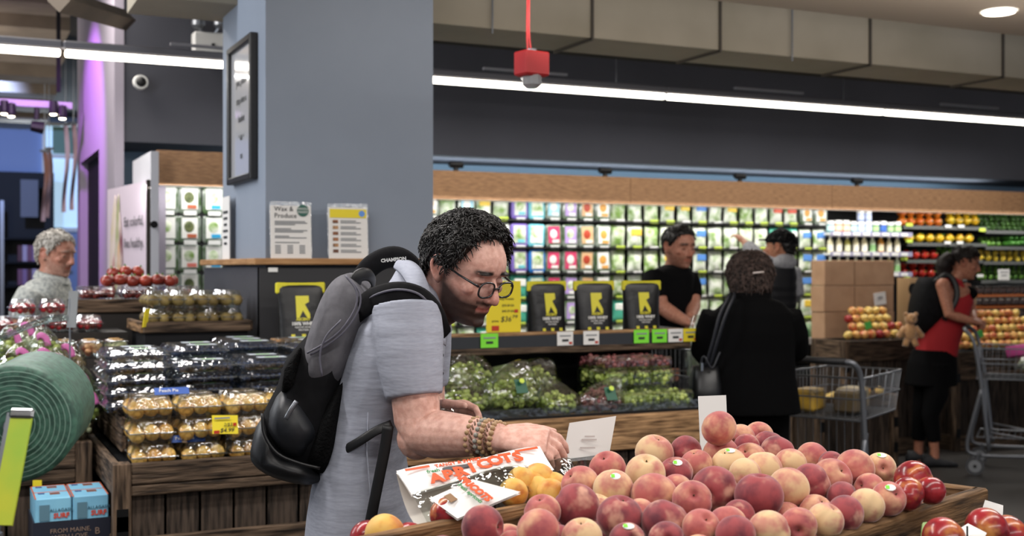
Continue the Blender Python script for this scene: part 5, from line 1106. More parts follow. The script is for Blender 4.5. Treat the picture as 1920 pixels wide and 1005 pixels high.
class Fig:
    def __init__(s, name, label, px0, Y0):
        s.Y = Y0; b = W(px0, 500, Y0); s.r = root('person', (b.x, b.y, 0), label, 'person', rz=-YAW)
        s.body = MB(); s.inv = mw(s.r).inverted()
    def pt(s, px, py, dy=0): return W(px, py, s.Y+dy)
    def ring(s, py, xl, xr, dc=0, hd=.12, n=28, p=.9, sh=0):
        Y = s.Y+dc; c = W((xl+xr)/2, py, Y); h = (xr-xl)/2/FPX*Y; out = []
        for j in range(n):
            a = 2*math.pi*j/n; ca, sa = math.cos(a), math.sin(a)
            out.append(c+CR*h*math.copysign(abs(ca)**p, ca)+CF*hd*math.copysign(abs(sa)**p, sa)+Vector((0, 0, sh*abs(sa))))
        return out
    def loft(s, mb, L, n=28, **k): return mb.rings([s.ring(*t[:3], *(t[3:]), n=n, **k) for t in L])
    def head(s, px, py, dy, fwd, size=1.0, ears=True, roll=0, nose=1.0):
        c = s.pt(px, py, dy); f = (CR*fwd[0]+CF*fwd[1]+Vector((0, 0, fwd[2]))).normalized(); l = Vector((0, 0, 1)).cross(f).normalized(); u = f.cross(l)
        if roll: q_ = Quaternion(f, roll); l = q_ @ l; u = q_ @ u
        M = Matrix((f, l, u)).transposed().to_4x4(); M.translation = c; M = M @ Matrix.Scale(size, 4); s.HM = M; s.hs = size
        m = MB(); m.rings(head_pts())
        m.tube([(.088, 0, .008), (.103, 0, -.014), (.115*nose, 0, -.036)], [.0085, .0095, .0115], 10); m.ell((.114*nose, 0, -.0385), (.0115, .0105, .0095), 12, 8); m.ell((.098, 0, -.046), (.014, .013, .006), 10, 6)
        for sd in (-1, 1):
            m.ell((.101, sd*.0125, -.0405), (.0115, .0075, .0075), 10, 6); m.ell((.086, sd*.031, .021), (.014, .023, .0065), 12, 6); m.ell((.0785, sd*.032, .0), (.0135, .0145, .0105), 12, 8)
            m.ell((.066, sd*.05, -.022), (.018, .014, .014), 10, 8)
            if ears:
                m.ell((-.008, sd*.077, -.004), (.015, .006, .028), 10, 8); pts = [(.006, sd*.077, -.012), (.008, sd*.081, .014), (-.004, sd*.087, .03), (-.02, sd*.09, .024), (-.026, sd*.09, .004), (-.018, sd*.087, -.016), (-.004, sd*.082, -.03), (.003, sd*.077, -.024)]; m.tube(spline(pts, 3), .0045, 6)
                m.ell((-.001, sd*.08, -.028), (.008, .005, .009), 8, 6)
        m.ell((.0915, 0, -.0595), (.0085, .021, .0048), 12, 6); m.ell((.09, 0, -.0715), (.0085, .019, .0058), 12, 6); m.ell((.083, 0, -.103), (.013, .02, .012), 10, 8)
        s.body.add([M @ Vector(v) for v in m.v], m.f); return M
    def hand(s, wrist, d, n, thumb, size=1.0, curl=(.3, .5, .3), rel=None):
        """palm, four unequal fingers bending about the palm, thumb from the side near the wrist"""
        d = Vector(d).normalized(); n = Vector(n); n = (n-d*n.dot(d)).normalized(); t = d.cross(n); t = t if t.dot(Vector(thumb)) > 0 else -t; b = s.body; z = size; w0 = Vector(wrist)
        rs = []
        for k, (x, rx, ry) in enumerate(((-.015, .026, .02), (.02, .032, .018), (.05, .039, .0165), (.08, .042, .0145), (.094, .036, .0115))):
            c = w0+d*x*z; rs.append([c+(t*rx*math.cos(a)+n*ry*math.sin(a))*z for a in [2*math.pi*j/16 for j in range(16)]])
        b.rings(rs)
        for i, (o, L, r) in enumerate(((.03, .07, .0088), (.0105, .078, .0092), (-.0095, .072, .0088), (-.028, .056, .0078))):
            p = w0+d*.082*z+t*o*z; dr = (d+t*o*1.6).normalized(); pts = [p]; cv = [c_*(1+.12*i) for c_ in curl]
            for sg, c_ in zip((.45, .32, .26), cv):
                dr = Quaternion(t, 0) @ dr; ax = d.cross(n) if True else t; q_ = Quaternion(d.cross(n), -c_); dr = (q_ @ dr).normalized(); pts.append(pts[-1]+dr*L*sg*z)
            b.tube([pts[0]-d*.012*z]+pts, [r*z*1.05, r*z*1.08, r*z, r*z*.92, r*z*.7], 8)
        p = w0+d*.02*z+t*.024*z; d1 = (d*.62+t*.72-n*.35).normalized(); d2 = (d*.9+t*.25-n*.3).normalized(); p1 = p+d1*.042*z; p2 = p1+d2*.034*z; p3 = p2+d2*.024*z; b.tube([p-d1*.008, p1, p2, p3], [.015*z, .0115*z, .0105*z, .007*z], 8)
    def finish(s, voxel, skin, colfn, smooth=2):
        me = remesh(s.body, voxel, smooth, 'body'); n = len(me.vertices); co = np.empty(n*3); me.vertices.foreach_get('co', co); co = co.reshape(-1, 3)
        hi = np.array(s.HM.inverted()); hl = co @ hi[:3, :3].T+hi[:3, 3]
        col = np.ones((n, 4)); col[:, :3] = colfn(hl, co); a = me.color_attributes.new('Col', 'FLOAT_COLOR', 'POINT'); a.data.foreach_set('color', col.astype(np.float32).ravel())
        me.transform(s.inv); o = add_mesh('body', me, skin, s.r); return o
    def cloth(s, name, mb, voxel, m_, smooth=3, parent=None, label=None):
        me = remesh(mb, voxel, smooth, name); me.transform(s.inv); o = add_mesh(name, me, m_, s.r); 
        if label: o['label'] = label
        return o
    def solid(s, name, mb, m_, smooth=True, parent=None): return mb.build(name, m_, parent or s.r, smooth=smooth)
    def hair(s, m_, thick=.02, low=-.07, locks=0, seed=1, curl=1.0, freq=120, side=0, lock_r=.003, lock_l=.03, top=1.0, hl=None):
        HL = hl or (lambda a: hairline(a, low, side)); rn = random.Random(seed)
        def off(a, z, p):
            k = sstep((z-HL(a))/.022); d = thick*(.55+.45*sstep((z+.02)/.09)*top); return -.007+k*(d+.007)+k*curl*.0035*(math.sin(freq*p.x+3*math.sin(70*p.y))*math.sin(freq*.9*p.z+5*p.y*20)+.6*math.sin(freq*1.7*p.y+freq*p.z))
        m = MB(); g = head_pts(72, off); m.rings(g); M = s.HM
        lk = MB(); k = 0
        while k < locks:
            i, j = rn.randrange(len(g)-1), rn.randrange(72); a = 2*math.pi*j/72; z = ZS[i]
            if z < HL(a)+.008: continue
            if z > .1 and rn.random() < .5: continue
            p = g[i][j]; n = Vector((p.x+.004, p.y*1.2, max(0, p.z-.02)*1.2+.0)).normalized() if (abs(p.x)+abs(p.y)) > 1e-4 else Vector((0, 0, 1))
            t = n.cross(Vector((rn.uniform(-1, 1), rn.uniform(-1, 1), rn.uniform(-1, 1)))).normalized(); dn = (Vector((.2, 0, -1))-n*Vector((.2, 0, -1)).dot(n)); dn = dn.normalized() if dn.length > .1 else t; t = (t*curl+dn*(1.2-.6*min(1, curl))).normalized(); b_ = n.cross(t)
            L = lock_l*rn.uniform(.6, 1.2); c_ = curl*rn.uniform(-1, 1)*.5
            lk.tube([p-n*.004, p+n*.003+t*L*.3+b_*L*.1*c_, p+n*.004+t*L*.65+b_*L*.4*c_, p+n*.001*rn.uniform(-1, 3)+t*L*.9+b_*L*.8*c_], [lock_r, lock_r*1.1, lock_r*.9, lock_r*.3], 5); k += 1
        m.v += lk.v and []; base = len(m.v); m.v += lk.v; m.f += [tuple(i+base for i in f) for f in lk.f]; m.m += lk.m
        m.v = [tuple(M @ Vector(v)) for v in m.v]; return m.build('hair', m_, s.r, smooth=True)
    def shoes(s, spots, m_, dirv=CR):
        for (x, y) in spots:
            b = MB(); d = Vector(dirv).normalized(); sd = Vector((0, 0, 1)).cross(d)
            rs = []
            for t, w_, h_ in ((-.09, .025, .05), (-.07, .036, .085), (-.01, .038, .085), (.05, .045, .055), (.12, .046, .04), (.16, .03, .028)):
                c = Vector((x, y, 0))+d*t; rs.append([c+sd*w_*math.cos(a)+Vector((0, 0, max(0, h_/2+h_/2*math.sin(a)))) for a in [2*math.pi*j/14 for j in range(14)]])
            b.rings(rs); b.build('shoe', m_, s.r, smooth=True)
def mixc(a, b, k): return a*(1-k[:, None])+np.array(b)[None, :]*k[:, None]
def gz(v, c, w_): return np.exp(-((v-c)/w_)**2)
def face_col(skin, hairc, beard=0, lip=None, browd=1.0, warm=None):
    skin = np.array(C(skin)[:3]); hc = np.array(C(hairc)[:3]); warm = np.array(C(warm)[:3]) if warm else skin*np.array([1.02, .8, .78]); lipc = np.array(C(lip)[:3]) if lip else skin*np.array([.8, .5, .5])
    def fn(h, w_):
        n = len(h); col = np.repeat(skin[None, :], n, 0); x, y, z = h[:, 0], h[:, 1], h[:, 2]; near = (np.abs(x) < .16) & (np.abs(y) < .12) & (z > -.15) & (z < .15); near = near.astype(float); ay = np.abs(y)
        col = mixc(col, warm, near*.7*np.maximum(gz(x, .115, .02)*gz(z, -.035, .03), np.maximum(.6*gz(ay, .05, .02)*gz(z, -.03, .02)*(x > .03), .9*(ay > .078)*(z < .04)*(z > -.045))))
        if beard:
            ja = np.clip((x+.012)/.02, 0, 1)*np.clip((-.03-z+.5*np.clip(.062-x, 0, .07))/.03, 0, 1)*(z > -.2); must = gz(z, -.0505, .0075)*(ay < .03)*(x > .07); sb = np.clip((-.0-z)/.02, 0, 1)*gz(x, .008, .014)*(ay > .05)
            bd = np.clip(np.maximum(np.maximum(ja, must*1.1), sb*.9), 0, 1)*near; bd = bd*(1-.9*gz(z, -.066, .0075)*(ay < .024)*(x > .07)); bd *= np.clip((z+.16)/.03, 0, 1); col = mixc(col, hc, bd*beard)
        col = mixc(col, lipc, near*(x > .078)*np.clip(gz(z, -.066, .0085)*1.2-.3, 0, 1)*(ay < .024))
        brow = near*(x > .06)*gz(z, .0245-.09*np.clip(ay-.035, 0, 1), .0055)*np.clip((ay-.01)/.006, 0, 1)*np.clip((.056-ay)/.008, 0, 1); col = mixc(col, hc, np.clip(brow*1.3, 0, 1)*browd)
        eye = near*(x > .06)*gz(z, -.0025, .0026)*gz(ay, .033, .012); col = mixc(col, hc*.6, np.clip(eye*1.2, 0, 1)*.9)
        return col
    return fn
SKIN = mat('skin', '#ffffff', .5, col2='#e4d8d4', scale=70, attr='Col', sss=.08, bump=.06, bscale=160, spec=.35)
HB = mat('hair_black', '#0d0b0a', .42, col2='#1a1614', scale=40, spec=.45); HG = mat('hair_grey', '#b9b3aa', .6, col2='#8d867d', scale=60); HBR = mat('hair_greybrown', '#57463f', .6, col2='#241d1b', scale=60, spec=.3); HDB = mat('hair_darkbrown', '#140e0c', .55, col2='#1f1612', scale=40, spec=.25)
# ------------------------------------------------ main shopper
F = Fig('person', 'man in grey polo shirt and glasses bending over the apricot bags', 680, 2.6); pt = F.pt
SHIRT = mat('shirt_heather', '#a6aab7', .8, col2='#999dab', scale=70, stretch=(1, 1, 5), contrast=(.25, .75), bump=.7, bscale=5, spec=.2)
F.head(872, 503, -.03, (.71, -.596, -.375), .91); HMm = F.HM
hc = F.pt(872, 503, -.03); upv = (HMm.to_3x3() @ Vector((0, 0, 1))).normalized(); fw = (HMm.to_3x3() @ Vector((1, 0, 0))).normalized()
F.body.tube([hc-upv*.03-fw*.03, hc-upv*.09-fw*.035, pt(800, 575, -.0), pt(770, 610, 0)], [.06, .058, .062, .08], 20)
F.loft(F.body, [(560, 740, 815, 0, .08), (600, 690, 815, 0, .16), (700, 650, 810, 0, .17), (850, 620, 745, 0, .16), (960, 600, 760, 0, .17), (1040, 610, 760, 0, .17)])
for sg, sh, el, wr in ((-1, (765, 600, -.19), (785, 812, -.22), (938, 822, -.335)), (1, (790, 600, .19), (798, 775, .24), (812, 772, .02))):
    a, b, c = pt(*sh), pt(*el), pt(*wr)
    F.body.tube([a, a.lerp(b, .3), a.lerp(b, .6), a.lerp(b, .88), b.lerp(c, .06), b.lerp(c, .25), b.lerp(c, .6), b.lerp(c, .85), c], [.056, .053, .049, .047, .047, .048, .041, .032, .029], 18)
F.body.ell(pt(783, 822, -.215), (.043, .043, .043), 12, 8)
F.hand(pt(936, 822, -.335), CR*.97-CF*.16+Vector((0, 0, -.03)), Vector((0, 0, .85))-CF*.5, CF, 1.0, (.55, .5, .35))
F.hand(pt(812, 772, .02), CR*.95-CF*.2+Vector((0, 0, .05)), CF*.6+Vector((0, 0, .7)), Vector((0, 0, 1))-CF*.4, .95, (.5, .6, .5))
for yy in (-.1, .1): F.body.tube([pt(690, 1030, yy), Vector((pt(690, 1000, yy).x, pt(690, 1000, yy).y, .48)), Vector((pt(680, 1000, yy).x, pt(680, 1000, yy).y, .08))], [.085, .055, .04], 12)
F.finish(.0028, SKIN, face_col('#e0b3a4', '#1d1613', .93, '#a85a52'))
F.hair(HB, .02, -.06, 4200, 3, .8, 95, side=.004, lock_r=.0013, lock_l=.024, top=1.25, hl=lambda a: float(np.interp(abs(math.degrees(math.atan2(math.sin(a), math.cos(a)))), [0, 30, 48, 62, 76, 86, 98, 112, 140, 180], [.088, .084, .078, .05, .012, -.012, .034, -.02, -.06, -.065])))
sh = MB(); F.loft(sh, [(503, 745, 785, .03, .05), (522, 735, 806, .02, .075), (548, 716, 826, 0, .125), (575, 694, 834, 0, .175), (610, 668, 836, 0, .205), (660, 650, 834, 0, .21), (710, 636, 828, 0, .205), (760, 622, 800, 0, .19), (810, 610, 770, 0, .187), (860, 600, 760, 0, .187), (910, 588, 768, 0, .19), (960, 580, 776, 0, .2), (1000, 576, 782, 0, .205), (1012, 577, 781, 0, .2)])
for s_, (a, b, c) in ((-1, (pt(762, 592, -.17), pt(768, 670, -.2), pt(777, 744, -.215))), (1, (pt(785, 590, .17), pt(792, 660, .2), pt(796, 720, .22)))): sh.tube([a-Vector((0, 0, -.02)), a.lerp(b, .5), b, c], [.07, .073, .068, .0575], 22)
shirt = F.cloth('polo_shirt', sh, .005, SHIRT, 4)
hem = MB(); hem.tube([pt(*p) for p in ((812, 585, -.1), (790, 575, -.18), (758, 580, -.22), (728, 605, -.2), (716, 650, -.19), (720, 700, -.19), (732, 735, -.2))], .0016, 6); hem.build('armhole_seam', SHIRT, F.r, smooth=True)
hem = MB(); hem.tube([pt(*p) for p in ((690, 770, -.19), (688, 850, -.19), (695, 930, -.2), (700, 1000, -.205))], .0014, 6); hem.build('side_seam', SHIRT, F.r, smooth=True)
# collar: stand and folded leaf
m = MB(); cA, cB, cC = pt(806, 566, -.005), pt(800, 582, -.005), pt(790, 610, -.005); axn = (hc-upv*.1-pt(790, 610)).normalized(); s1 = axn.cross(CF).normalized(); s2 = s1.cross(axn); rs = []
for c_, r_, o in ((cB, .064, .0), (cA, .067, .014), (cA, .072, .016), (cB, .079, .008), (cC, .093, -.012), (cC, .09, -.014), (cB, .074, .004)):
    rs.append([c_+axn*o+s1*r_*1.08*math.cos(a)+s2*r_*math.sin(a)+axn*(-.022*max(0, -math.cos(a)) if r_ > .078 else 0) for a in [2*math.pi*k/40 for k in range(40)]])
m.rings(rs, cap=False); m.build('collar', SHIRT, F.r, smooth=True)
I_ = spline([W(*p) for p in ((750, 488, 2.66), (772, 489, 2.55), (792, 507, 2.49), (808, 548, 2.468), (822, 598, 2.47), (838, 622, 2.5))], 5); O_ = spline([W(*p) for p in ((738, 500, 2.66), (752, 512, 2.5), (772, 545, 2.43), (792, 588, 2.41), (812, 624, 2.42), (836, 646, 2.46))], 5)
m = MB(); m.rings([[a.lerp(b, k/4)+Vector((0, 0, .006*math.sin(math.pi*k/4)))-CF*.006 for k in range(5)]+[a.lerp(b, k/4)-Vector((0, 0, .004)) for k in range(4, -1, -1)] for a, b in zip(I_, O_)]); m.build('collar_leaf', SHIRT, F.r, smooth=True)
m = MB()
for k in range(3): m.ell(pt(828, 632+34*k, -.07), (.005, .005, .005), 8, 6)
m.build('buttons', BLACK, F.r)
pn = MB(); F.loft(pn, [(985, 580, 776, 0, .19), (1020, 578, 778, 0, .195), (1060, 590, 770, 0, .19)]); b0_ = W(680, 500, 2.6)
for yy in (-.105, .105): pn.tube([pt(690, 1030, yy), Vector((pt(688, 1000, yy).x, pt(688, 1000, yy).y, .5)), Vector((pt(680, 1000, yy).x, pt(680, 1000, yy).y, .06))], [.1, .078, .062], 16)
F.cloth('trousers', pn, .008, mat('trousers_navy', '#23232b', .85), 3); F.shoes([(pt(690, 1000, yy).x, pt(690, 1000, yy).y) for yy in (-.105, .105)], BLACK)
# glasses
gl = MB(); ln = MB()
for sd in (-1, 1):
    pts = []
    for k in range(29):
        a = 2*math.pi*k/28; ca, sa = math.cos(a), math.sin(a); pts.append(HMm @ Vector((.1085-.06*(abs(.033+.0255*ca)-.02)**1*.25, sd*(.033+.0255*math.copysign(abs(ca)**.75, ca)), -.011+.0185*math.copysign(abs(sa)**.75, sa)-.002*ca*0)))
    gl.tube(pts, .0022, 6, cap=False); ln.add(pts[:-1], [tuple(range(28))]); gl.tube([HMm @ Vector(v) for v in ((.104, sd*.058, -.003), (.097, sd*.067, .0), (.05, sd*.0755, .005), (.0, sd*.081, .013), (-.02, sd*.084, .012), (-.032, sd*.084, -.008))], [.0028, .0026, .0022, .0022, .0022, .002], 6)
gl.tube([HMm @ Vector(v) for v in ((.1095, -.009, -.008), (.114, 0, -.005), (.1095, .009, -.008))], .002, 6); g_ = gl.build('glasses', mat('frame_dark', '#1a1b1e', .25, coat=.4), F.r, smooth=True); ln.build('lens', clear('lens_clear', '#f2f4f6', .12, .02), g_)
# beaded bracelets
BD = [mat('bead_tan', '#a58560', .4), mat('bead_brown', '#6a4a34', .45), mat('bead_stone', '#8d8a80', .4)]; ax = (pt(938, 822, -.335)-pt(785, 812, -.22)).normalized(); e1 = ax.cross(Vector((0, 0, 1))).normalized(); e2 = e1.cross(ax)
for k in range(6):
    c = pt(785, 812, -.22).lerp(pt(938, 822, -.335), .72+.052*k); rr = .0345-.0012*k; m = MB(); nb_ = 18
    if k in (1, 4):
        for ph in (0, 1): m.tube([c+(e1*math.cos(a)+e2*math.sin(a))*(rr+.0022*math.sin(11*a+ph*3.14))+ax*.003*math.cos(11*a+ph*3.14) for a in [2*math.pi*j/66 for j in range(67)]], .0019, 5, cap=False)
    else:
        for j in range(nb_): a = 2*math.pi*j/nb_+k; m.ell(c+(e1*math.cos(a)+e2*math.sin(a))*(rr+.001)+ax*.0025*math.sin(3*a), .0056 if k % 2 else .005, 8, 6)
    m.build('bracelet', BD[(0, 1, 2, 0, 1, 0)[k]], F.r, smooth=True)
m = puff(pt(838, 785, -.02), (.035, .03, .035), 7); m.build('held_film_bag', FILM, smooth=True, label='small crumpled clear bag in the left hand of the bending man', cat='bag')
# ------------------------------------------------ his backpack
q = root('backpack', pt(590, 917, -.1), 'grey and black backpack on the bending man back', 'backpack'); NY = 2.43
def slab(outline, y0, y1, cen, e=4, n=9, smooth=3):
    """outline (pixels at depth NY) swept through depth with rounded edges"""
    P_ = [W(px, py, NY) for px, py in outline]; P_ = spline(P_+[P_[0]], smooth)[:-1]; c = W(*cen, NY); rs = []
    for k in range(n):
        t = 2*k/(n-1)-1; sc = (1-abs(t)**e*.999)**(1/e)*.5+.5 if abs(t) < 1 else .55; y = y0+(y1-y0)*(t*.5+.5); rs.append([c+(p-c)*(sc if abs(t) < .99 else .5)+CF*(y-NY) for p in P_])
    return MB().rings(rs)
BGR = mat('pack_grey', '#6b6a6f', .85, spec=.15, col2='#5d5c61', scale=40, bump=.25, bscale=12); BBK = mat('pack_black', '#0d0d0f', .8, col2='#141417', scale=30, bump=.35, bscale=14, spec=.15); BSH = mat('pack_shiny', '#1c1e23', .45, bump=.3, bscale=12); ZIP = mat('zip_lilac', '#5b5a66', .6); MES = mat('pack_mesh', '#0b0b0c', .85, spec=.1, bump=.6, bscale=160)
slab([(655, 560), (682, 600), (648, 690), (632, 760), (630, 850), (605, 902), (570, 917), (505, 902), (468, 880), (459, 850), (466, 815), (485, 770), (508, 725), (522, 680), (545, 650), (580, 610), (612, 560)], 2.44, 2.78, (570, 760)).build('main_body', BBK, q, smooth=True)
slab([(640, 512), (662, 528), (684, 558), (686, 590), (668, 640), (646, 695), (618, 735), (582, 750), (556, 745), (554, 700), (562, 655), (575, 612), (590, 570), (606, 538), (622, 519)], 2.425, 2.78, (620, 630)).build('upper_panel', BGR, q, smooth=True)
slab([(500, 772), (520, 735), (552, 745), (575, 770), (600, 820), (560, 862), (520, 850), (498, 815)], 2.415, 2.7, (545, 800)).build('front_pocket', BSH, q, smooth=True)
slab([(472, 800), (486, 785), (500, 830), (525, 862), (575, 878), (600, 905), (568, 917), (505, 902), (468, 878), (460, 850)], 2.42, 2.76, (520, 870)).build('base_panel', mat('pack_base', '#121316', .4, bump=.2, bscale=10), q, smooth=True)
slab([(600, 775), (640, 715), (636, 790), (630, 850), (606, 895), (572, 868)], 2.418, 2.7, (610, 820)).build('mesh_pocket', MES, q, smooth=True)
slab([(527, 690), (552, 655), (560, 665), (553, 735), (522, 745)], 2.428, 2.7, (541, 700)).build('mesh_side', MES, q, smooth=True)
def strap(name, pts, r, m_, flat=.3, up=None, par=q): mm = MB(); mm.tube(spline([W(*p) for p in pts], 5), r, 10, flat=flat, up=up); return mm.build(name, m_, par, smooth=True)
for o in ((0, 0), (6, 3)): strap('zipper', [(648+o[0]*.5, 517+o[1], 2.42), (668+o[0], 545+o[1], 2.412), (666+o[0], 578+o[1], 2.41), (640+o[0], 618+o[1], 2.408), (606+o[0], 645+o[1], 2.412), (576+o[0], 662+o[1], 2.42)], .0022, ZIP, 1)
strap('zipper', [(640, 600, 2.408), (612, 630, 2.408), (600, 665, 2.41), (604, 705, 2.41)], .002, ZIP, 1); strap('pocket_zip', [(492, 775, 2.41), (496, 815, 2.405), (520, 850, 2.404), (560, 868, 2.404), (600, 878, 2.41)], .0035, BLACK, 1)
strap('zip_pull', [(556, 752, 2.405), (546, 768, 2.4), (536, 786, 2.4)], .005, STEEL, .5); strap('grab_loop', [(660, 545, 2.5), (672, 518, 2.5), (692, 516, 2.52), (700, 535, 2.55), (680, 560, 2.55)], .014, BLACK, .3)
strap('shoulder_strap', [(668, 585, 2.47), (700, 562, 2.42), (745, 552, 2.39), (785, 562, 2.385), (812, 592, 2.41), (828, 632, 2.46)], .026, BBK, .28, up=(0, 0, 1)); strap('strap_trim', [(672, 578, 2.46), (702, 554, 2.41), (745, 543, 2.382), (786, 552, 2.376), (815, 584, 2.4)], .0025, ZIP, 1)
sp_ = strap('shoulder_strap', [(668, 560, 2.72), (682, 516, 2.72), (705, 492, 2.72), (738, 481, 2.72), (766, 494, 2.72), (790, 530, 2.74)], .024, BBK, .4, up=(0, 0, 1)); text('CHAMPION', .011, WHITE, sp_, W(738, 487, 2.69), CR+Vector((0, 0, .1)), Vector((0, 0, 1))-CF*.3, bold=.0004)
strap('lower_strap', [(630, 852, 2.44), (670, 830, 2.4), (705, 808, 2.39), (735, 795, 2.395)], .0095, BLACK, .25, up=(0, 0, 1)); strap('strap_end', [(728, 798, 2.385), (722, 840, 2.385), (712, 890, 2.385), (700, 950, 2.385), (692, 990, 2.385)], .011, BLACK, .25, up=CR)
# ------------------------------------------------ grey haired man, far left
def simple_legs(F, pn, px, yy, top, r=(.09, .07, .055), knee=.48):
    for y_ in yy: a = F.pt(px, 600, y_); pn.tube([Vector((a.x, a.y, top)), Vector((a.x, a.y, knee)), Vector((a.x, a.y, .06))], r, 14)
F = Fig('person', 'grey haired man in a pale checked shirt beside the produce', 82, 6.3); pt = F.pt
F.head(104, 476, 0, (.92, -.3, -.12)); F.body.tube([pt(100, 490, 0), pt(93, 520, 0), pt(85, 545, 0)], [.055, .06, .08], 16); F.loft(F.body, [(535, 60, 118, 0, .12), (600, 45, 120, 0, .14), (680, 45, 115, 0, .14)])
for yy in (-.17, .17): F.body.tube([pt(58, 548, yy), pt(42, 590, yy*1.2), pt(38, 615, yy*1.25), pt(40, 650, yy*1.2), pt(62, 690, yy*1.1)], [.055, .05, .044, .042, .032], 14); F.hand(pt(62, 690, yy*1.1), CR*.5+Vector((0, 0, -.8)), -CR*.6-Vector((0, 0, .3)), CF*(-1 if yy > 0 else 1), 1, (.4, .5, .3))
for yy in (-.1, .1): a = pt(80, 600, yy); F.body.tube([Vector((a.x, a.y, .85)), Vector((a.x, a.y, .1))], [.08, .04], 12)
F.finish(.006, SKIN, face_col('#b98570', '#9b958d', .25, browd=.5)); F.hair(HG, .012, -.06, 500, 5, .6, 120, lock_l=.022)
sh = MB(); F.loft(sh, [(516, 78, 118, 0, .065), (530, 55, 126, 0, .14), (552, 42, 131, 0, .19), (590, 36, 134, 0, .2), (640, 33, 134, 0, .2), (690, 34, 130, 0, .2)])
for yy in (-.17, .17): sh.tube([pt(62, 548, yy), pt(48, 575, yy*1.15), pt(40, 602, yy*1.25)], [.075, .078, .066], 16)
F.cloth('checked_shirt', sh, .009, mat('shirt_check', '#b4b5ae', .8, col2='#8c8f8c', scale=55, stretch=(1, 1, 1), contrast=(.4, .6)), 3)
m = MB(); c0 = pt(98, 523, 0); m.rings([[c0+CR*r*1.1*math.cos(a)+CF*r*math.sin(a)+Vector((0, 0, z+.02*math.cos(a)*-1)) for a in [2*math.pi*k/24 for k in range(24)]] for r, z in ((.066, .0), (.07, .03), (.08, .015), (.088, -.01))], cap=False); m.build('collar', MATS['shirt_check'], F.r, smooth=True)
pn = MB(); F.loft(pn, [(670, 36, 128, 0, .18), (720, 40, 124, 0, .18)]); simple_legs(F, pn, 82, (-.1, .1), .9); F.cloth('trousers', pn, .012, mat('trousers_dark', '#1d1d23', .85)); F.shoes([(pt(82, 600, y_).x, pt(82, 600, y_).y) for y_ in (-.1, .1)], BLACK)
# ------------------------------------------------ man in black
F = Fig('person', 'dark haired man in a black tee pushing a cart behind the pouches', 1255, 6.9); pt = F.pt
F.head(1273, 463, -.04, (.5, -.84, -.12)); F.body.tube([pt(1270, 478, -.02), pt(1264, 500, 0), pt(1258, 520, 0)], [.052, .056, .08], 16); F.loft(F.body, [(515, 1225, 1290, 0, .1), (600, 1222, 1285, 0, .12), (700, 1222, 1282, 0, .13)])
F.body.tube([pt(1228, 520, -.08), pt(1232, 548, -.13), pt(1240, 574, -.17), pt(1262, 590, -.24), pt(1286, 603, -.3)], [.056, .05, .045, .042, .03], 14); F.hand(pt(1286, 603, -.3), CR*.85-CF*.3+Vector((0, 0, -.25)), Vector((0, 0, .9))-CF*.3, CF, 1, (.6, .7, .5))
F.body.tube([pt(1290, 520, .06), pt(1298, 550, .02), pt(1300, 575, -.05), pt(1294, 596, -.2)], [.052, .047, .042, .03], 14); F.hand(pt(1294, 596, -.2), CR*.3-CF*.8+Vector((0, 0, -.2)), Vector((0, 0, 1)), -CR, 1, (.6, .7, .5))
for yy in (-.09, .09): a = pt(1250, 600, yy); F.body.tube([Vector((a.x, a.y, .85)), Vector((a.x, a.y, .1))], [.08, .04], 12)
F.finish(.006, SKIN, face_col('#c08a74', '#2c2522', .35)); F.hair(HB, .012, -.06, 350, 8, .4, 120, lock_l=.02)
sh = MB(); F.loft(sh, [(496, 1246, 1284, 0, .06), (504, 1228, 1296, 0, .1), (516, 1214, 1301, 0, .125), (545, 1209, 1300, 0, .135), (600, 1212, 1293, 0, .135), (660, 1213, 1288, 0, .135), (710, 1214, 1286, 0, .135)]); sh.tube([pt(1228, 518, -.06), pt(1226, 540, -.12), pt(1234, 562, -.15)], [.07, .07, .06], 16); sh.tube([pt(1288, 518, .05), pt(1296, 540, .03), pt(1299, 558, 0)], [.066, .064, .056], 16)
TEE = mat('tee_black', '#08080a', .9, spec=.12, bump=.3, bscale=8); F.cloth('black_tee', sh, .009, TEE)
pn = MB(); F.loft(pn, [(700, 1213, 1287, 0, .135), (740, 1214, 1286, 0, .14)]); simple_legs(F, pn, 1250, (-.1, .1), .78); F.cloth('trousers', pn, .012, MATS['trousers_dark']); F.shoes([(pt(1250, 600, y_).x, pt(1250, 600, y_).y) for y_ in (-.1, .1)], BLACK)
# ------------------------------------------------ person in cap and hoodie reaching to the salads
F = Fig('person', 'person in black cap, grey hoodie and black vest reaching for a salad bag', 1462, 8.0); pt = F.pt
F.head(1464, 464, 0, (-.78, .55, .08)); F.body.tube([pt(1466, 478, 0), pt(1466, 500, 0)], [.052, .07], 14); F.loft(F.body, [(505, 1442, 1488, 0, .1), (600, 1440, 1485, 0, .11), (680, 1440, 1485, 0, .12)])
F.body.tube([pt(1442, 500, -.02), pt(1418, 482, .1), pt(1398, 456, .2)], [.05, .042, .03], 12); F.hand(pt(1398, 456, .2), -CR*.5+CF*.6+Vector((0, 0, .6)), Vector((0, 0, 1)), CR, .95, (.3, .4, .3))
F.body.tube([pt(1486, 505, 0), pt(1492, 545, .02), pt(1480, 565, .2)], [.05, .042, .03], 12)
for yy in (-.09, .09): a = pt(1462, 600, yy); F.body.tube([Vector((a.x, a.y, .8)), Vector((a.x, a.y, .1))], [.08, .04], 12)
F.finish(.007, SKIN, face_col('#b98468', '#1d1714', .1)); F.hair(HB, .008, -.06, 150, 4, .4)
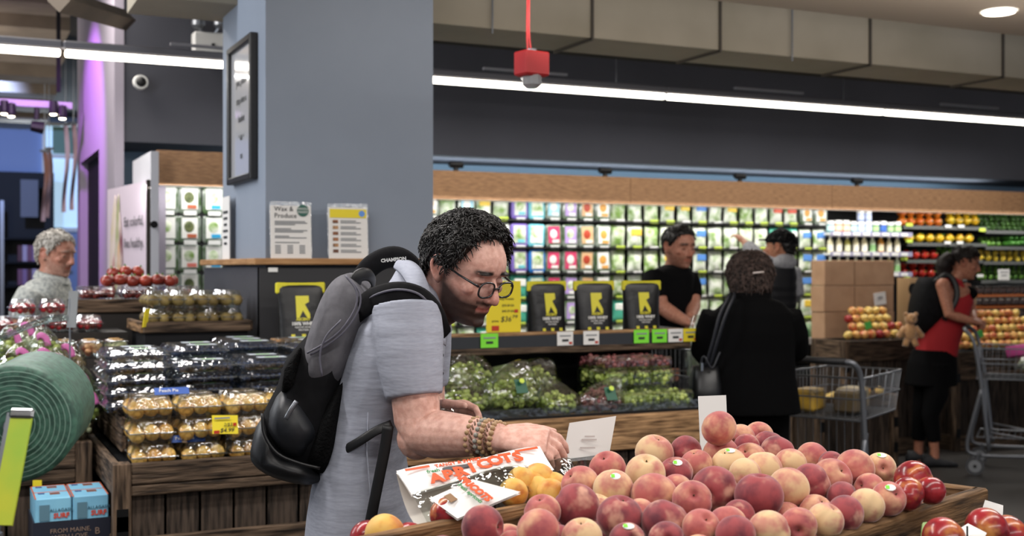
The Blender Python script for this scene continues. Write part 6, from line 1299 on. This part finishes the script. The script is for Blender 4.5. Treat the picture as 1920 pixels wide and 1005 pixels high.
m = MB(); g = head_pts(40, lambda a, z, p: -.02+.034*sstep((z-.015)/.02)); m.rings(g); m.add([Vector(v) for v in [(.09, -.055, .045), (.15, -.04, .035), (.162, 0, .036), (.15, .04, .035), (.09, .055, .045), (.09, .055, .052), (.15, .04, .042), (.162, 0, .043), (.15, -.04, .042), (.09, -.055, .052)]], [(0, 1, 2, 3, 4), (5, 6, 7, 8, 9), (0, 9, 8, 1), (1, 8, 7, 2), (2, 7, 6, 3), (3, 6, 5, 4)]); m.v = [tuple(F.HM @ Vector(v)) for v in m.v]; m.build('cap', mat('cap_black', '#0a0a0c', .9, spec=.12), F.r, smooth=True)
HOOD = mat('hoodie_grey', '#9a9a9e', .85, col2='#86868b', scale=60); hd_ = MB(); hd_.ell(pt(1472, 492, -.06), (.085, .07, .06), 14, 10); hd_.tube([pt(1446, 500, -.02), pt(1420, 482, .09), pt(1401, 460, .18)], [.068, .056, .045], 14); hd_.tube([pt(1484, 505, 0), pt(1492, 545, .02), pt(1482, 565, .18)], [.064, .056, .046], 14); F.cloth('hoodie', hd_, .009, HOOD)
vs = MB(); F.loft(vs, [(492, 1450, 1484, 0, .08), (500, 1440, 1490, 0, .11), (520, 1434, 1493, 0, .13)]+[(530+8*k, 1434-(k % 2)*1.6, 1491+(k % 2)*1.6, 0, .135+.006*(k % 2)) for k in range(17)]); F.cloth('vest', vs, .009, mat('vest_black', '#121216', .7, spec=.2), 1)
pn = MB(); F.loft(pn, [(655, 1435, 1490, 0, .13), (700, 1436, 1489, 0, .13)]); simple_legs(F, pn, 1462, (-.09, .09), .78); F.cloth('trousers', pn, .012, MATS['trousers_dark']); F.shoes([(pt(1462, 600, y_).x, pt(1462, 600, y_).y) for y_ in (-.09, .09)], BLACK, CF)
# ------------------------------------------------ woman in the black coat, seen from behind
F = Fig('person', 'woman in a long black coat seen from behind, grey brown hair', 1405, 5.5); pt = F.pt
F.head(1407, 528, .04, (.12, .9, -.42)); F.body.tube([pt(1407, 545, .02), pt(1405, 570, 0)], [.06, .075], 14); F.loft(F.body, [(575, 1365, 1450, 0, .1), (680, 1345, 1465, 0, .12), (780, 1345, 1465, 0, .13)])
for sx, X in ((-1, ((1345, 595, .0), (1325, 650, .05), (1345, 690, .22))), (1, ((1470, 595, 0), (1490, 648, .06), (1478, 668, .3)))):
    a, b, c = [pt(*k) for k in X]; F.body.tube([a, b, c], [.05, .045, .03], 12); F.hand(c, CF*.9+Vector((0, 0, -.1)), Vector((0, 0, 1)), CR*-sx, .95, (.6, .7, .5))
for xx in (1375, 1440): a = pt(xx, 600, 0); F.body.tube([Vector((a.x, a.y, .8)), Vector((a.x, a.y, .1))], [.08, .04], 12)
F.finish(.007, SKIN, face_col('#c99a88', '#4a3f3a')); F.hair(HBR, .028, -.085, 2600, 6, .7, 80, lock_l=.045, lock_r=.0018, hl=lambda a: float(np.interp(abs(math.degrees(math.atan2(math.sin(a), math.cos(a)))), [0, 40, 70, 95, 180], [.06, .04, -.03, -.06, -.09])))
m = MB(); m.tube([pt(1412, 512, -.1), pt(1432, 510, -.09)], .004, 6); m.build('hair_clip', mat('clip_pearl', '#cbbfb8', .3), F.r, smooth=True)
COAT = mat('coat_black', '#060607', .9, spec=.08, bump=.2, bscale=9); co_ = MB(); F.loft(co_, [(556, 1380, 1436, .0, .08), (566, 1358, 1466, 0, .12), (585, 1338, 1484, 0, .15), (620, 1332, 1488, 0, .165), (660, 1325, 1488, 0, .165), (700, 1314, 1490, 0, .175), (740, 1305, 1496, 0, .19), (772, 1302, 1500, 0, .2)])
co_.tube([pt(1346, 592, 0), pt(1330, 630, .03), pt(1322, 655, .05), pt(1340, 684, .17)], [.08, .075, .07, .055], 16); co_.tube([pt(1472, 592, 0), pt(1486, 630, .03), pt(1490, 652, .07), pt(1480, 667, .24)], [.08, .075, .068, .052], 16); F.cloth('coat', co_, .01, COAT, 3)
m = MB(); c0 = pt(1407, 562, 0); m.rings([[c0+CR*r*1.2*math.cos(a)+CF*r*math.sin(a)+Vector((0, 0, z)) for a in [2*math.pi*k/24 for k in range(24)]] for r, z in ((.075, -.02), (.073, .03), (.08, .034), (.092, -.03))], cap=False); m.build('coat_collar', COAT, F.r, smooth=True)
pn = MB(); F.loft(pn, [(750, 1330, 1478, 0, .15), (800, 1335, 1475, 0, .14)])
for xx in (1372, 1440): a = pt(xx, 600, 0); pn.tube([Vector((a.x, a.y, .75)), Vector((a.x, a.y, .4)), Vector((a.x, a.y, .06))], [.1, .09, .085], 14)
F.cloth('trousers', pn, .012, mat('trousers_black', '#060607', .9, spec=.08)); F.shoes([(pt(xx, 600, 0).x, pt(xx, 600, 0).y) for xx in (1372, 1440)], BLACK, CF)
q = root('shoulder_bag', pt(1318, 760, -.12), 'black leather shoulder bag hanging at the side of the black coat', 'bag'); BAGM = mat('bag_leather', '#101114', .4, bump=.1, bscale=20); m = MB(); rs = []
for k, (z, a_, b_) in enumerate(((0, .1, .05), (.02, .12, .065), (.1, .115, .06), (.17, .1, .04), (.19, .095, .03))):
    c = pt(1322, 765, -.1)+Vector((0, 0, z)); rs.append([c+CR*a_*.6*math.copysign(abs(math.cos(t))**.6, math.cos(t))+CF*b_*1.6*math.copysign(abs(math.sin(t))**.6, math.sin(t)) for t in [2*math.pi*j/20 for j in range(20)]])
m.rings(rs); m.build('bag_body', BAGM, q, smooth=True)
for o in (0, 14): mm = MB(); mm.tube(spline([W(1322+o*.6, 690, 5.36), W(1337+o*.6, 640, 5.33), W(1350+o*.8, 590, 5.33), W(1366+o*.7, 557, 5.38), W(1368+o*.7, 550, 5.46)], 5), .009, 8, flat=.4); mm.build('strap', mat('strap_navy', '#1b1d24', .5), q, smooth=True)
mm = MB(); mm.tube(spline([W(1312, 692, 5.33), W(1320, 668, 5.31), W(1335, 690, 5.31), W(1350, 660, 5.32)], 5), .005, 8); mm.build('handle', MATS['strap_navy'], q, smooth=True); MB().box(W(1315, 688, 5.31), (.012, .012, .035)).build('buckle', CHROME, q)
# ------------------------------------------------ woman in red leaning on a cart
F = Fig('person', 'woman in a red tank top leaning on a grey shopping cart', 1745, 8.64); pt = F.pt
F.head(1809, 492, 0, (.9, -.32, -.24), .96); F.body.tube([pt(1800, 508, 0), pt(1789, 528, 0), pt(1780, 545, 0)], [.046, .05, .07], 14); F.loft(F.body, [(530, 1772, 1806, 0, .09), (545, 1758, 1818, 0, .13), (600, 1742, 1806, 0, .12), (650, 1726, 1790, 0, .13)])
a_, b_, c_ = pt(1768, 535, -.15), pt(1780, 590, -.2), pt(1822, 602, -.22); F.body.tube([a_, a_.lerp(b_, .5), b_, b_.lerp(c_, .4), c_], [.048, .043, .037, .035, .025], 14); F.body.ell(a_, .052, 12, 8); F.hand(c_, CR*.8+CF*.4-Vector((0, 0, .15)), Vector((0, 0, .8))-CF*.4, CF, .9, (.6, .6, .5))
a_, b_, c_ = pt(1808, 535, .13), pt(1822, 585, .05), pt(1826, 600, -.1); F.body.tube([a_, a_.lerp(b_, .5), b_, c_], [.046, .041, .036, .026], 14); F.hand(c_, CR*.3-CF*.8-Vector((0, 0, .1)), Vector((0, 0, 1)), -CR, .9, (.6, .6, .5))
for px, k, an in ((1738, (1726, 785), (1722, 838)), (1758, (1744, 780), (1752, 842))): yy = .1 if px < 1750 else -.1; F.body.tube([pt(px, 680, yy), pt(*k, yy), pt(*an, yy), pt(an[0], 866, yy)], [.07, .046, .033, .035], 12)
F.finish(.006, SKIN, face_col('#b87f66', '#1a1310', 0, '#a05a54')); F.hair(HDB, .012, -.055, 400, 9, .3, 120, lock_l=.04, hl=lambda a: float(np.interp(abs(math.degrees(math.atan2(math.sin(a), math.cos(a)))), [0, 40, 70, 88, 100, 180], [.075, .06, .03, .015, .0, -.06])))
m = MB(); m.tube(spline([pt(1785, 482, .0), pt(1772, 490, 0), pt(1768, 510, 0), pt(1776, 530, .0)], 5), [.035]+[.05]*4+[.055]*4+[.045]*4+[.04, .03, .02], 12); m.build('ponytail', HDB, F.r, smooth=True)
tk = MB(); F.loft(tk, [(532, 1762, 1808, 0, .085), (545, 1758, 1819, 0, .115), (565, 1752, 1823, 0, .135), (600, 1738, 1812, 0, .135), (640, 1722, 1797, 0, .145), (668, 1716, 1792, 0, .15)])
for sg in (-1, 1): tk.tube([pt(1766, 528, sg*.1), pt(1780, 520, sg*.09), pt(1800, 530, sg*.09), pt(1806, 545, sg*.09)], .022, 8)
F.cloth('red_tank_top', tk, .008, mat('tank_red', '#a3161f', .8, bump=.2, bscale=8)); bra = MB(); bra.ell(pt(1812, 550, -.02), (.05, .1, .055), 14, 10); bra.build('black_bra_top', TEE, F.r, smooth=True)
sk = MB(); F.loft(sk, [(655, 1714, 1790, 0, .15), (680, 1704, 1792, 0, .17), (722, 1698, 1792, 0, .18)]); F.cloth('black_skirt', sk, .01, TEE); lg = MB()
for px, k, an in ((1738, (1726, 785), (1722, 826)), (1758, (1744, 780), (1752, 828))): yy = .1 if px < 1750 else -.1; lg.tube([pt(px, 680, yy), pt(px-3, 740, yy), pt(*k, yy), pt(*an, yy)], [.095, .085, .06, .048], 14)
F.cloth('leggings', lg, .01, TEE); F.shoes([(pt(1722, 700, .1).x, pt(1722, 700, .1).y), (pt(1752, 700, -.1).x, pt(1752, 700, -.1).y)], mat('shoe_grey', '#2b2c30', .7))
q = root('backpack', pt(1728, 640, 0), 'black backpack on the back of the woman in red', 'backpack'); m = MB(); rs = []
for t in range(9):
    k = t/8; c = pt(1748-28*k+8*math.sin(k*3), 520+105*k, 0); h_ = .05+.085*math.sin(math.pi*min(1, .15+k*.8)); rs.append([c+CR*h_*math.copysign(abs(math.cos(a))**.7, math.cos(a))+CF*.15*math.sin(math.pi*min(1, .2+.75*k))**.5*math.copysign(abs(math.sin(a))**.7, math.sin(a)) for a in [2*math.pi*j/20 for j in range(20)]])
m.rings(rs); m.build('pack_body', BBK, q, smooth=True); mm = MB(); mm.tube(spline([pt(1752, 530, -.13), pt(1775, 516, -.12), pt(1790, 530, -.13), pt(1793, 560, -.15), pt(1770, 600, -.15)], 5), .02, 8, flat=.35); mm.build('strap', BLACK, q, smooth=True)
q = root('plush_bear', pt(1706, 640, -.14), 'small tan plush bear hanging from the black backpack', 'toy'); PLU = mat('plush_tan', '#c99b6c', .9, col2='#b58557', scale=60, sheen=.5); m = MB(); c = pt(1706, 622, -.16); m.ell(c, (.05, .045, .065), 14, 10); m.build('bear_body', PLU, q, smooth=True); m = MB(); c2 = pt(1708, 598, -.18); m.ell(c2, (.045, .042, .04), 14, 10); m.ell(c2-CF*.035-Vector((0, 0, .01)), (.02, .018, .016), 10, 8); h_ = m.build('bear_head', PLU, q, smooth=True)
m = MB(); m.ell(c2-CF*.052, .007, 8, 6); m.ell(c2-CF*.034+CR*.015+Vector((0, 0, .014)), .005, 6, 5); m.ell(c2-CF*.034-CR*.015+Vector((0, 0, .014)), .005, 6, 5); m.build('nose_and_eyes', BLACK, h_)
for sx in (-1, 1): m = MB(); m.ell(c2+CR*sx*.035+Vector((0, 0, .033)), .016, 8, 6); m.build('ear', PLU, h_, smooth=True); m = MB(); m.tube([c+CR*sx*.035+Vector((0, 0, .03)), c+CR*sx*.075-Vector((0, 0, .02))-CF*.01], [.022, .02], 10); m.ell(c+CR*sx*.077-Vector((0, 0, .024))-CF*.01, .022, 8, 6); m.build('arm', PLU, q, smooth=True); m = MB(); m.tube([c+CR*sx*.02-Vector((0, 0, .05)), c+CR*sx*.04-Vector((0, 0, .1))-CF*.02], [.024, .02], 10); m.build('leg', PLU, q, smooth=True)
# ---------------------------------------------------------------- shopping carts
CG = mat('cart_grey', '#777a80', .4, .6); CW = mat('cart_wire', '#84878c', .35, .8); RUB = mat('rubber_black', '#141416', .6)
def cart(label, hc, head, W_=.5, L=.72, zh=1.0, zt=.9, zb=.6, wheels=True, lower=True):
    """hc: middle of the handle on plan (shop x, y); head: heading vector"""
    f = Vector((head[0], head[1], 0)).normalized(); l = Vector((-f.y, f.x, 0)); r = root('shopping_cart', Vector((hc[0], hc[1], 0))+f*L*.6, label, 'shopping cart'); c = Vector((hc[0], hc[1], 0))
    P_ = lambda a, b, z: c+f*a+l*b+Vector((0, 0, z)); T_ = lambda pts, rd, nm, m_, sg=8: MB().tube(pts, rd, sg).build(nm, m_, r, smooth=True); h = W_/2
    T_([P_(0, -h+.05, zh), P_(0, h-.05, zh)], .017, 'handle_grip', RUB)
    for s in (-1, 1):
        pts = spline([P_(0, s*(h-.06), zh), P_(.01, s*(h-.015), zh-.01), P_(.06, s*h, zh-.08), P_(.1, s*h, zh-.3), P_(.13, s*h, .45), P_(.16, s*h, .17)], 4); T_(pts, .014, 'side_frame', CG)
        T_(spline([P_(.12, s*h, .62), P_(.05, s*h, .35), P_(.02, s*h, .2), P_(.06, s*h, .145), P_(.3, s*h*.95, .14), P_(L+.05, s*h*.8, .17)], 4), .013, 'base_rail', CG); T_([P_(.16, s*h, .3), P_(L, s*h*.8, .2)], .007, 'brace', CG)
    def rim(z, k, rd=.005):
        a, b = h*k, h*k*.82; x1 = L*(1.0 if z > zb+.05 else .93); return MB().tube([P_(.08, -a, z), P_(x1, -b, z), P_(x1, b, z), P_(.08, a, z), P_(.08, -a, z)], rd, 6)
    rim(zt, 1).build('top_rim', CW, r); rim((zt+zb)/2, .97, .004).build('middle_rim', CW, r); rim(zb, .94, .005).build('bottom_rim', CW, r)
    def wires(name, seq):
        m = MB()
        for a, b in seq: m.tube([a, b], .0017, 4, cap=False)
        m.build(name, CW, r)
    n = 17; kx = lambda i, z: .08+(L*(1 if z > zb+.05 else .93)-.08)*i/n; wd = lambda i, k: h*k*(1-.18*i/n)
    for s in (-1, 1): wires('side_wires', [(P_(kx(i, zt), s*wd(i, 1), zt), P_(kx(i, zb), s*wd(i, .94), zb)) for i in range(n+1)])
    wires('front_wires', [(P_(L, h*.82*t, zt), P_(L*.93, h*.77*t, zb)) for t in np.linspace(-1, 1, 12)]); wires('rear_wires', [(P_(.08, h*t, zt), P_(.08, h*.94*t, zb)) for t in np.linspace(-1, 1, 14)])
    wires('floor_wires', [(P_(kx(i, zb), -wd(i, .94), zb), P_(kx(i, zb), wd(i, .94), zb)) for i in range(n+1)]+[(P_(.08, h*.94*t, zb), P_(L*.93, h*.77*t, zb)) for t in np.linspace(-1, 1, 13)])
    if lower: rim(.26, .9, .005).build('lower_rack_rim', CW, r); wires('lower_rack_wires', [(P_(kx(i, 0), -wd(i, .9), .25), P_(kx(i, 0), wd(i, .9), .25)) for i in range(n+1)]); wires('lower_rear_wires', [(P_(.13, h*.9*t, .26), P_(.12, h*.9*t, zb)) for t in np.linspace(-1, 1, 12)])
    for a, k in ((.1, 1), (L, .8)):
        for s in (-1, 1):
            p = P_(a-.03, s*h*k, .062); w_ = root('caster', p-Vector((0, 0, .062)), parent=r); MB().tube([p-l*.014, p+l*.014], .062, 18).build('tyre', mat('tyre_grey', '#4c4d50', .5), w_, smooth=False); MB().tube([p-l*.017, p+l*.017], .042, 14).build('hub', mat('hub_pale', '#8d9094', .4), w_); MB().tube([p-l*.019, p+l*.019], .012, 8).build('axle', BLACK, w_)
            MB().tube([p+Vector((0, 0, .01)), P_(a, s*h*k, .15)], [.014, .02], 8).build('fork', CG, w_)
    return r, P_
a = W(1605, 690, 5.7); hd = CR*math.sin(math.radians(38))+CF*math.cos(math.radians(38)); lf = Vector((-hd.y, hd.x, 0)); hcx = a+lf*.25
r, P1 = cart('grey wire shopping cart in front of the woman in the black coat', (hcx.x, hcx.y), hd, zh=.97, zt=.885, zb=.68)
a = W(1812, 610, 8.45); hd2 = CR*.91-CF*.41; r, P2 = cart('grey wire shopping cart under the arms of the woman in red', (a.x, a.y), hd2, zh=1.0, zt=.87, zb=.66, L=.8)
a = W(1245, 606, 6.2); r, P3 = cart('grey wire shopping cart pushed by the man in black', (a.x, a.y), CR*.9+CF*.43, zh=1.1, zt=1.0, zb=.72, L=.58)
gb = W(1318, 590, 6.4); gb.z = .95; q = root('greens_bag', (gb.x, gb.y, .72), 'clear bag of leafy greens in the cart of the man in black', 'produce bag'); puff(gb, (.1, .09, .23), 3).build('film', FILM, q, smooth=True); MB().ell(gb, (.085, .075, .2), 16, 14, fn=lambda v: v*(1+.15*math.sin(60*v.x)*math.sin(55*v.z))).build('leaves', LEAFW, q, smooth=True)
# goods in the carts
for k, (aa, bb_, col, lab) in enumerate(((.25, .1, '#c9a13a', 'yellow goods packet in the cart by the black coat'), (.45, -.05, '#d8c9a0', 'cream goods packet in the cart by the black coat'), (.3, -.1, '#5a5046', 'dark goods packet in the cart by the black coat'))): MB().obox(P1(aa, bb_, .69+.06), hd, lf, (0, 0, 1), (.16, .12, .11), ch=.012).build('goods_packet', mat('goods%d' % k, col, .5, col2='#6a5a3a', scale=9), label=lab, cat='packet')
c = P2(.5, 0, .68); q = root('cart_bag', c, 'clear produce bag with a pink header in the cart of the woman in red', 'produce bag'); grapes(c+Vector((0, 0, .08)), (.2, .13, .07), 120, 4, .014).build('contents', LEAFW, q, smooth=True, kind='stuff'); puff(c+Vector((0, 0, .08)), (.22, .15, .08), 9).build('film', FILM, q, smooth=True); m = MB(); m.tube([c+hd2*-.24+Vector((0, 0, .15)), c+Vector((0, 0, .2)), c+hd2*.2+Vector((0, 0, .21))], .04, 8, flat=.2); m.build('pink_header', mat('header_pink', '#d0559c', .5), q, smooth=True)
# ---------------------------------------------------------------- apple stands, cartons, jars at the right
AP = [peachmat('apple_'+k, b, c, d, lo, hi, .35, 0, .4) for k, b, c, d, lo, hi in (('gold', '#e0bf6a', '#d99a52', '#c0603a', .5, .75), ('blush', '#dfae62', '#cf6a45', '#a83a2c', .38, .62), ('red', '#c9784a', '#a83030', '#7d1c22', .2, .45))]; ALAB = ('golden', 'blushed orange', 'red')
apm = MB().ell((0, 0, 0), 1, 18, 12, fn=lambda v: Vector((v.x*(1.02+.05*v.z), v.y*(1.02+.05*v.z), v.z*.88-(.22*math.exp(-((v.x**2+v.y**2)/.05)) if v.z > 0 else -.1*math.exp(-((v.x**2+v.y**2)/.04)))))).mesh('apple'); apm.polygons.foreach_set('use_smooth', [True]*len(apm.polygons)); AO = []
for m_ in AP:
    me = apm.copy(); me.materials.append(m_); o = root('apple', (0, 0, 0)); b = bpy.data.objects.new('flesh', me); COL.objects.link(b); b.parent = o; MB().tube([(0, 0, .6), (.05, 0, .95)], [.05, .04], 5).build('stem', mat('apple_stem', '#3f2f1c', .8), o, local=True); AO.append(o)
def apples(px0, px1, y0, rows_, V, where, r=.036, shift=0, full=True):
    a, b = onV(px0, y0, V), onV(px1, y0, V); n = int((b.x-a.x)/(2*r*1.05))
    for k in range(rows_):
        for j in range(n-(k if not full else 0)):
            t = R_.choice([0, 1, 1, 0, 2] if where == 'left' else [0, 1, 1]); p = Vector((a.x+r+(j+.5*(k % 2)+(k*.6 if not full else 0))*2*r*1.05, V+k*.05+R_.uniform(-.006, .006), a.z+r*.8+k*.058))
            copy_tree(AO[t], TR(p, R_.uniform(0, 6), R_.uniform(-.9, .9), R_.uniform(-.5, .5), r*R_.uniform(.95, 1.02)), '%s apple heaped on the %s' % (ALAB[t], {'left': 'crate by the cardboard boxes', 'right': 'stand under the dark jars'}[where]), '%s apples %s' % (ALAB[t], where), 'apple')
VA = 7.0; zA_ = onV(1640, 637, VA).z; ua, ub = su(1580, VA), su(1712, VA)
apples(1583, 1712, 636, 4, VA+.03, 'left', full=False)
crate('wooden_crate', 'slatted wooden crate under the apples by the cardboard boxes', ua, ub+.12, VA-.02, VA+.36, .0, zA_, rim=(.16,), foot=.12, deck=zA_-.03)
zB2 = onV(1860, 660, 6.9).z; uc, ud_ = su(1788, 6.9), su(1960, 6.9); apples(1792, 1960, 655, 5, 6.92, 'right')
crate('wooden_crate', 'slatted wooden stand under the apples and dark jars', uc, ud_, 6.88, 7.4, 0, zB2+.01, rim=(.12, .1), foot=.12, deck=zB2-.02)
for px, py, V, lab in ((1628, 610, VA-.0, 'lime green tag among the apples by the cardboard boxes'), (1838, 626, 6.92, 'lime green tag among the apples near the cart')): c = onV(px, py, V-.03); MB().obox(c, (1, .2, .2), (-.2, .2, 1), (.2, -1, .2), (.075, .055, .003)).build('price_tag', mat('tag_green', '#4fb848', .6), label=lab, cat='tag')
# cardboard boxes
CB = mat('cardboard', '#b08c6e', .85, col2='#a37f62', scale=8); x0_, x1_ = su(1549, 7.35), su(1680, 7.35); zt2 = onV(1600, 488, 7.32).z; zs = [.3, .72, onV(1600, 585, 7.32).z, onV(1600, 536, 7.32).z, zt2]
MB().box(((x0_+x1_)/2, 7.455, .15), (x1_-x0_, .16, .3)).build('pallet', OLDW, label='low wooden plinth under the cardboard boxes', cat='plinth')
for k, (z0, z1) in enumerate(zip(zs[:-1], zs[1:])):
    q = root('cardboard_box', ((x0_+x1_)/2, 7.455, z0), ('lowest brown cardboard box of the stack', 'second lowest brown cardboard box of the stack', 'brown cardboard box with a white label in the stack', 'topmost brown cardboard box of the stack')[k], 'box')
    MB().box(((x0_+x1_)/2+.006*(k % 2), 7.455, (z0+z1)/2), (x1_-x0_, .16, z1-z0-.003), ch=.004).build('carton', CB, q); MB().box(((x0_+x1_)/2-.05, 7.374, (z0+z1)/2), (.004, .002, z1-z0-.01)).build('seam', mat('seam_dark', '#6d523c', .8), q)
    if k == 2: c = onV(1650, 560, 7.37); MB().obox(c, (1, 0, .12), (-.12, 0, 1), (0, -1, 0), (.12, .1, .003)).build('shipping_label', PAPER, q); MB().obox(c+Vector((.0, -.003, .01)), (1, 0, .12), (-.12, 0, 1), (0, -1, 0), (.05, .015, .001)).build('print', INKG, q)
q = root('cardboard_box', (su(1712, 7.4), 7.4, .0), 'printed cardboard box behind the black backpack', 'box'); c = onV(1712, 555, 7.5); MB().box((c.x, 7.475, c.z-.15), (.26, .14, .6)).build('carton', mat('cardboard_pale', '#b9976f', .85), q); MB().lathe([(.05, 0), (.05, .002)], 16).build('round_print', DARK, q, local=True).matrix_basis = mw(q).inverted() @ fmat(onV(1712, 542, 7.4), (1, 0, 0), (0, 0, 1)); MB().box((c.x, 7.475, (c.z-.45)/2), (.26, .14, c.z-.45)).build('box_stand', DARK, q)
# dark jars in clamshells with orange edging
JX = mat('date_dark', '#24140f', .35, col2='#3a1d12', scale=18, coat=.5); OE = mat('edge_orange', '#d9793a', .5); st = root('jar_shelf', (su(1890, 7.15), 7.2, zB2), 'stepped shelf with orange edging for the dark jars', 'shelf')
for k, y in enumerate((577, 607-28)): pass
for k, (y, V) in enumerate(((598, 7.19), (574, 7.27), (553, 7.35))):
    a, b = onV(1822+4*k, y, V), onV(1965, y, V); MB().box(((a.x+b.x)/2, V+.05, a.z-.012), (b.x-a.x, .13, .018)).build('step', OE, st); MB().box(((a.x+b.x)/2, V+.08, (a.z-.02+zB2)/2-.0), (b.x-a.x, .05, a.z-.02-zB2)).build('riser', DARK, st)
    for j in range(8):
        x = a.x+.05+j*.085
        if x > b.x: break
        q = root('dark_jar', (x, V+.03, a.z), 'dark fruit jar on the %s orange step' % ('lowest', 'middle', 'highest')[k], 'jar', 'dark jars step %d' % k); MB().box((x, V+.03, a.z+.033), (.075, .07, .06), ch=.012).build('jar', JX, q); MB().box((x, V+.03, a.z+.067), (.07, .065, .012), ch=.004).build('lid', mat('lid_dark', '#1a1412', .3), q); MB().box((x, V-.0065, a.z+.04), (.05, .002, .008)).build('label_strip', mat('jar_strip', '#6d5548', .5), q)
c = onV(1820, 555, 7.1); MB().box((su(1812, 7.12), 7.12, onV(1812, 560, 7.12).z), (.13, .1, .1), ch=.006).build('paper_box', mat('pale_board', '#c9b08a', .7), label='small pale box beside the dark jars', cat='box')
# crates and boards under and behind the carts
a, b = onV(1480, 720, 6.6), onV(1700, 760, 6.6)
q = crate('wooden_crate', 'low wooden produce crate behind the shopping cart', su(1500, 6.75), su(1648, 6.75), 6.55, 6.9, 0, .52, rim=(.12,), deck=.46)
for k in range(9): tag(copy_tree(AO[0], TR((su(1510, 6.7)+.1*k*.75, 6.62+.05*(k % 2), .5+.005*k), k, .5, 0, .034)), 'golden apple in the low crate behind the cart', 'apple', 'golden apples in low crate')
for o in AO: kill(o)
board(None, W(1530, 845, 7.9)*Vector((1, 1, 0)) if False else Vector((*W(1560, 800, 7.4).to_2d(), .06)), Vector((*W(1662, 800, 7.6).to_2d(), .06)), .12, .04, LTW, name='timber_board')
tb_ = bpy.data.objects['timber_board']; tag(tb_, 'loose light timber board on the floor behind the cart', 'board')
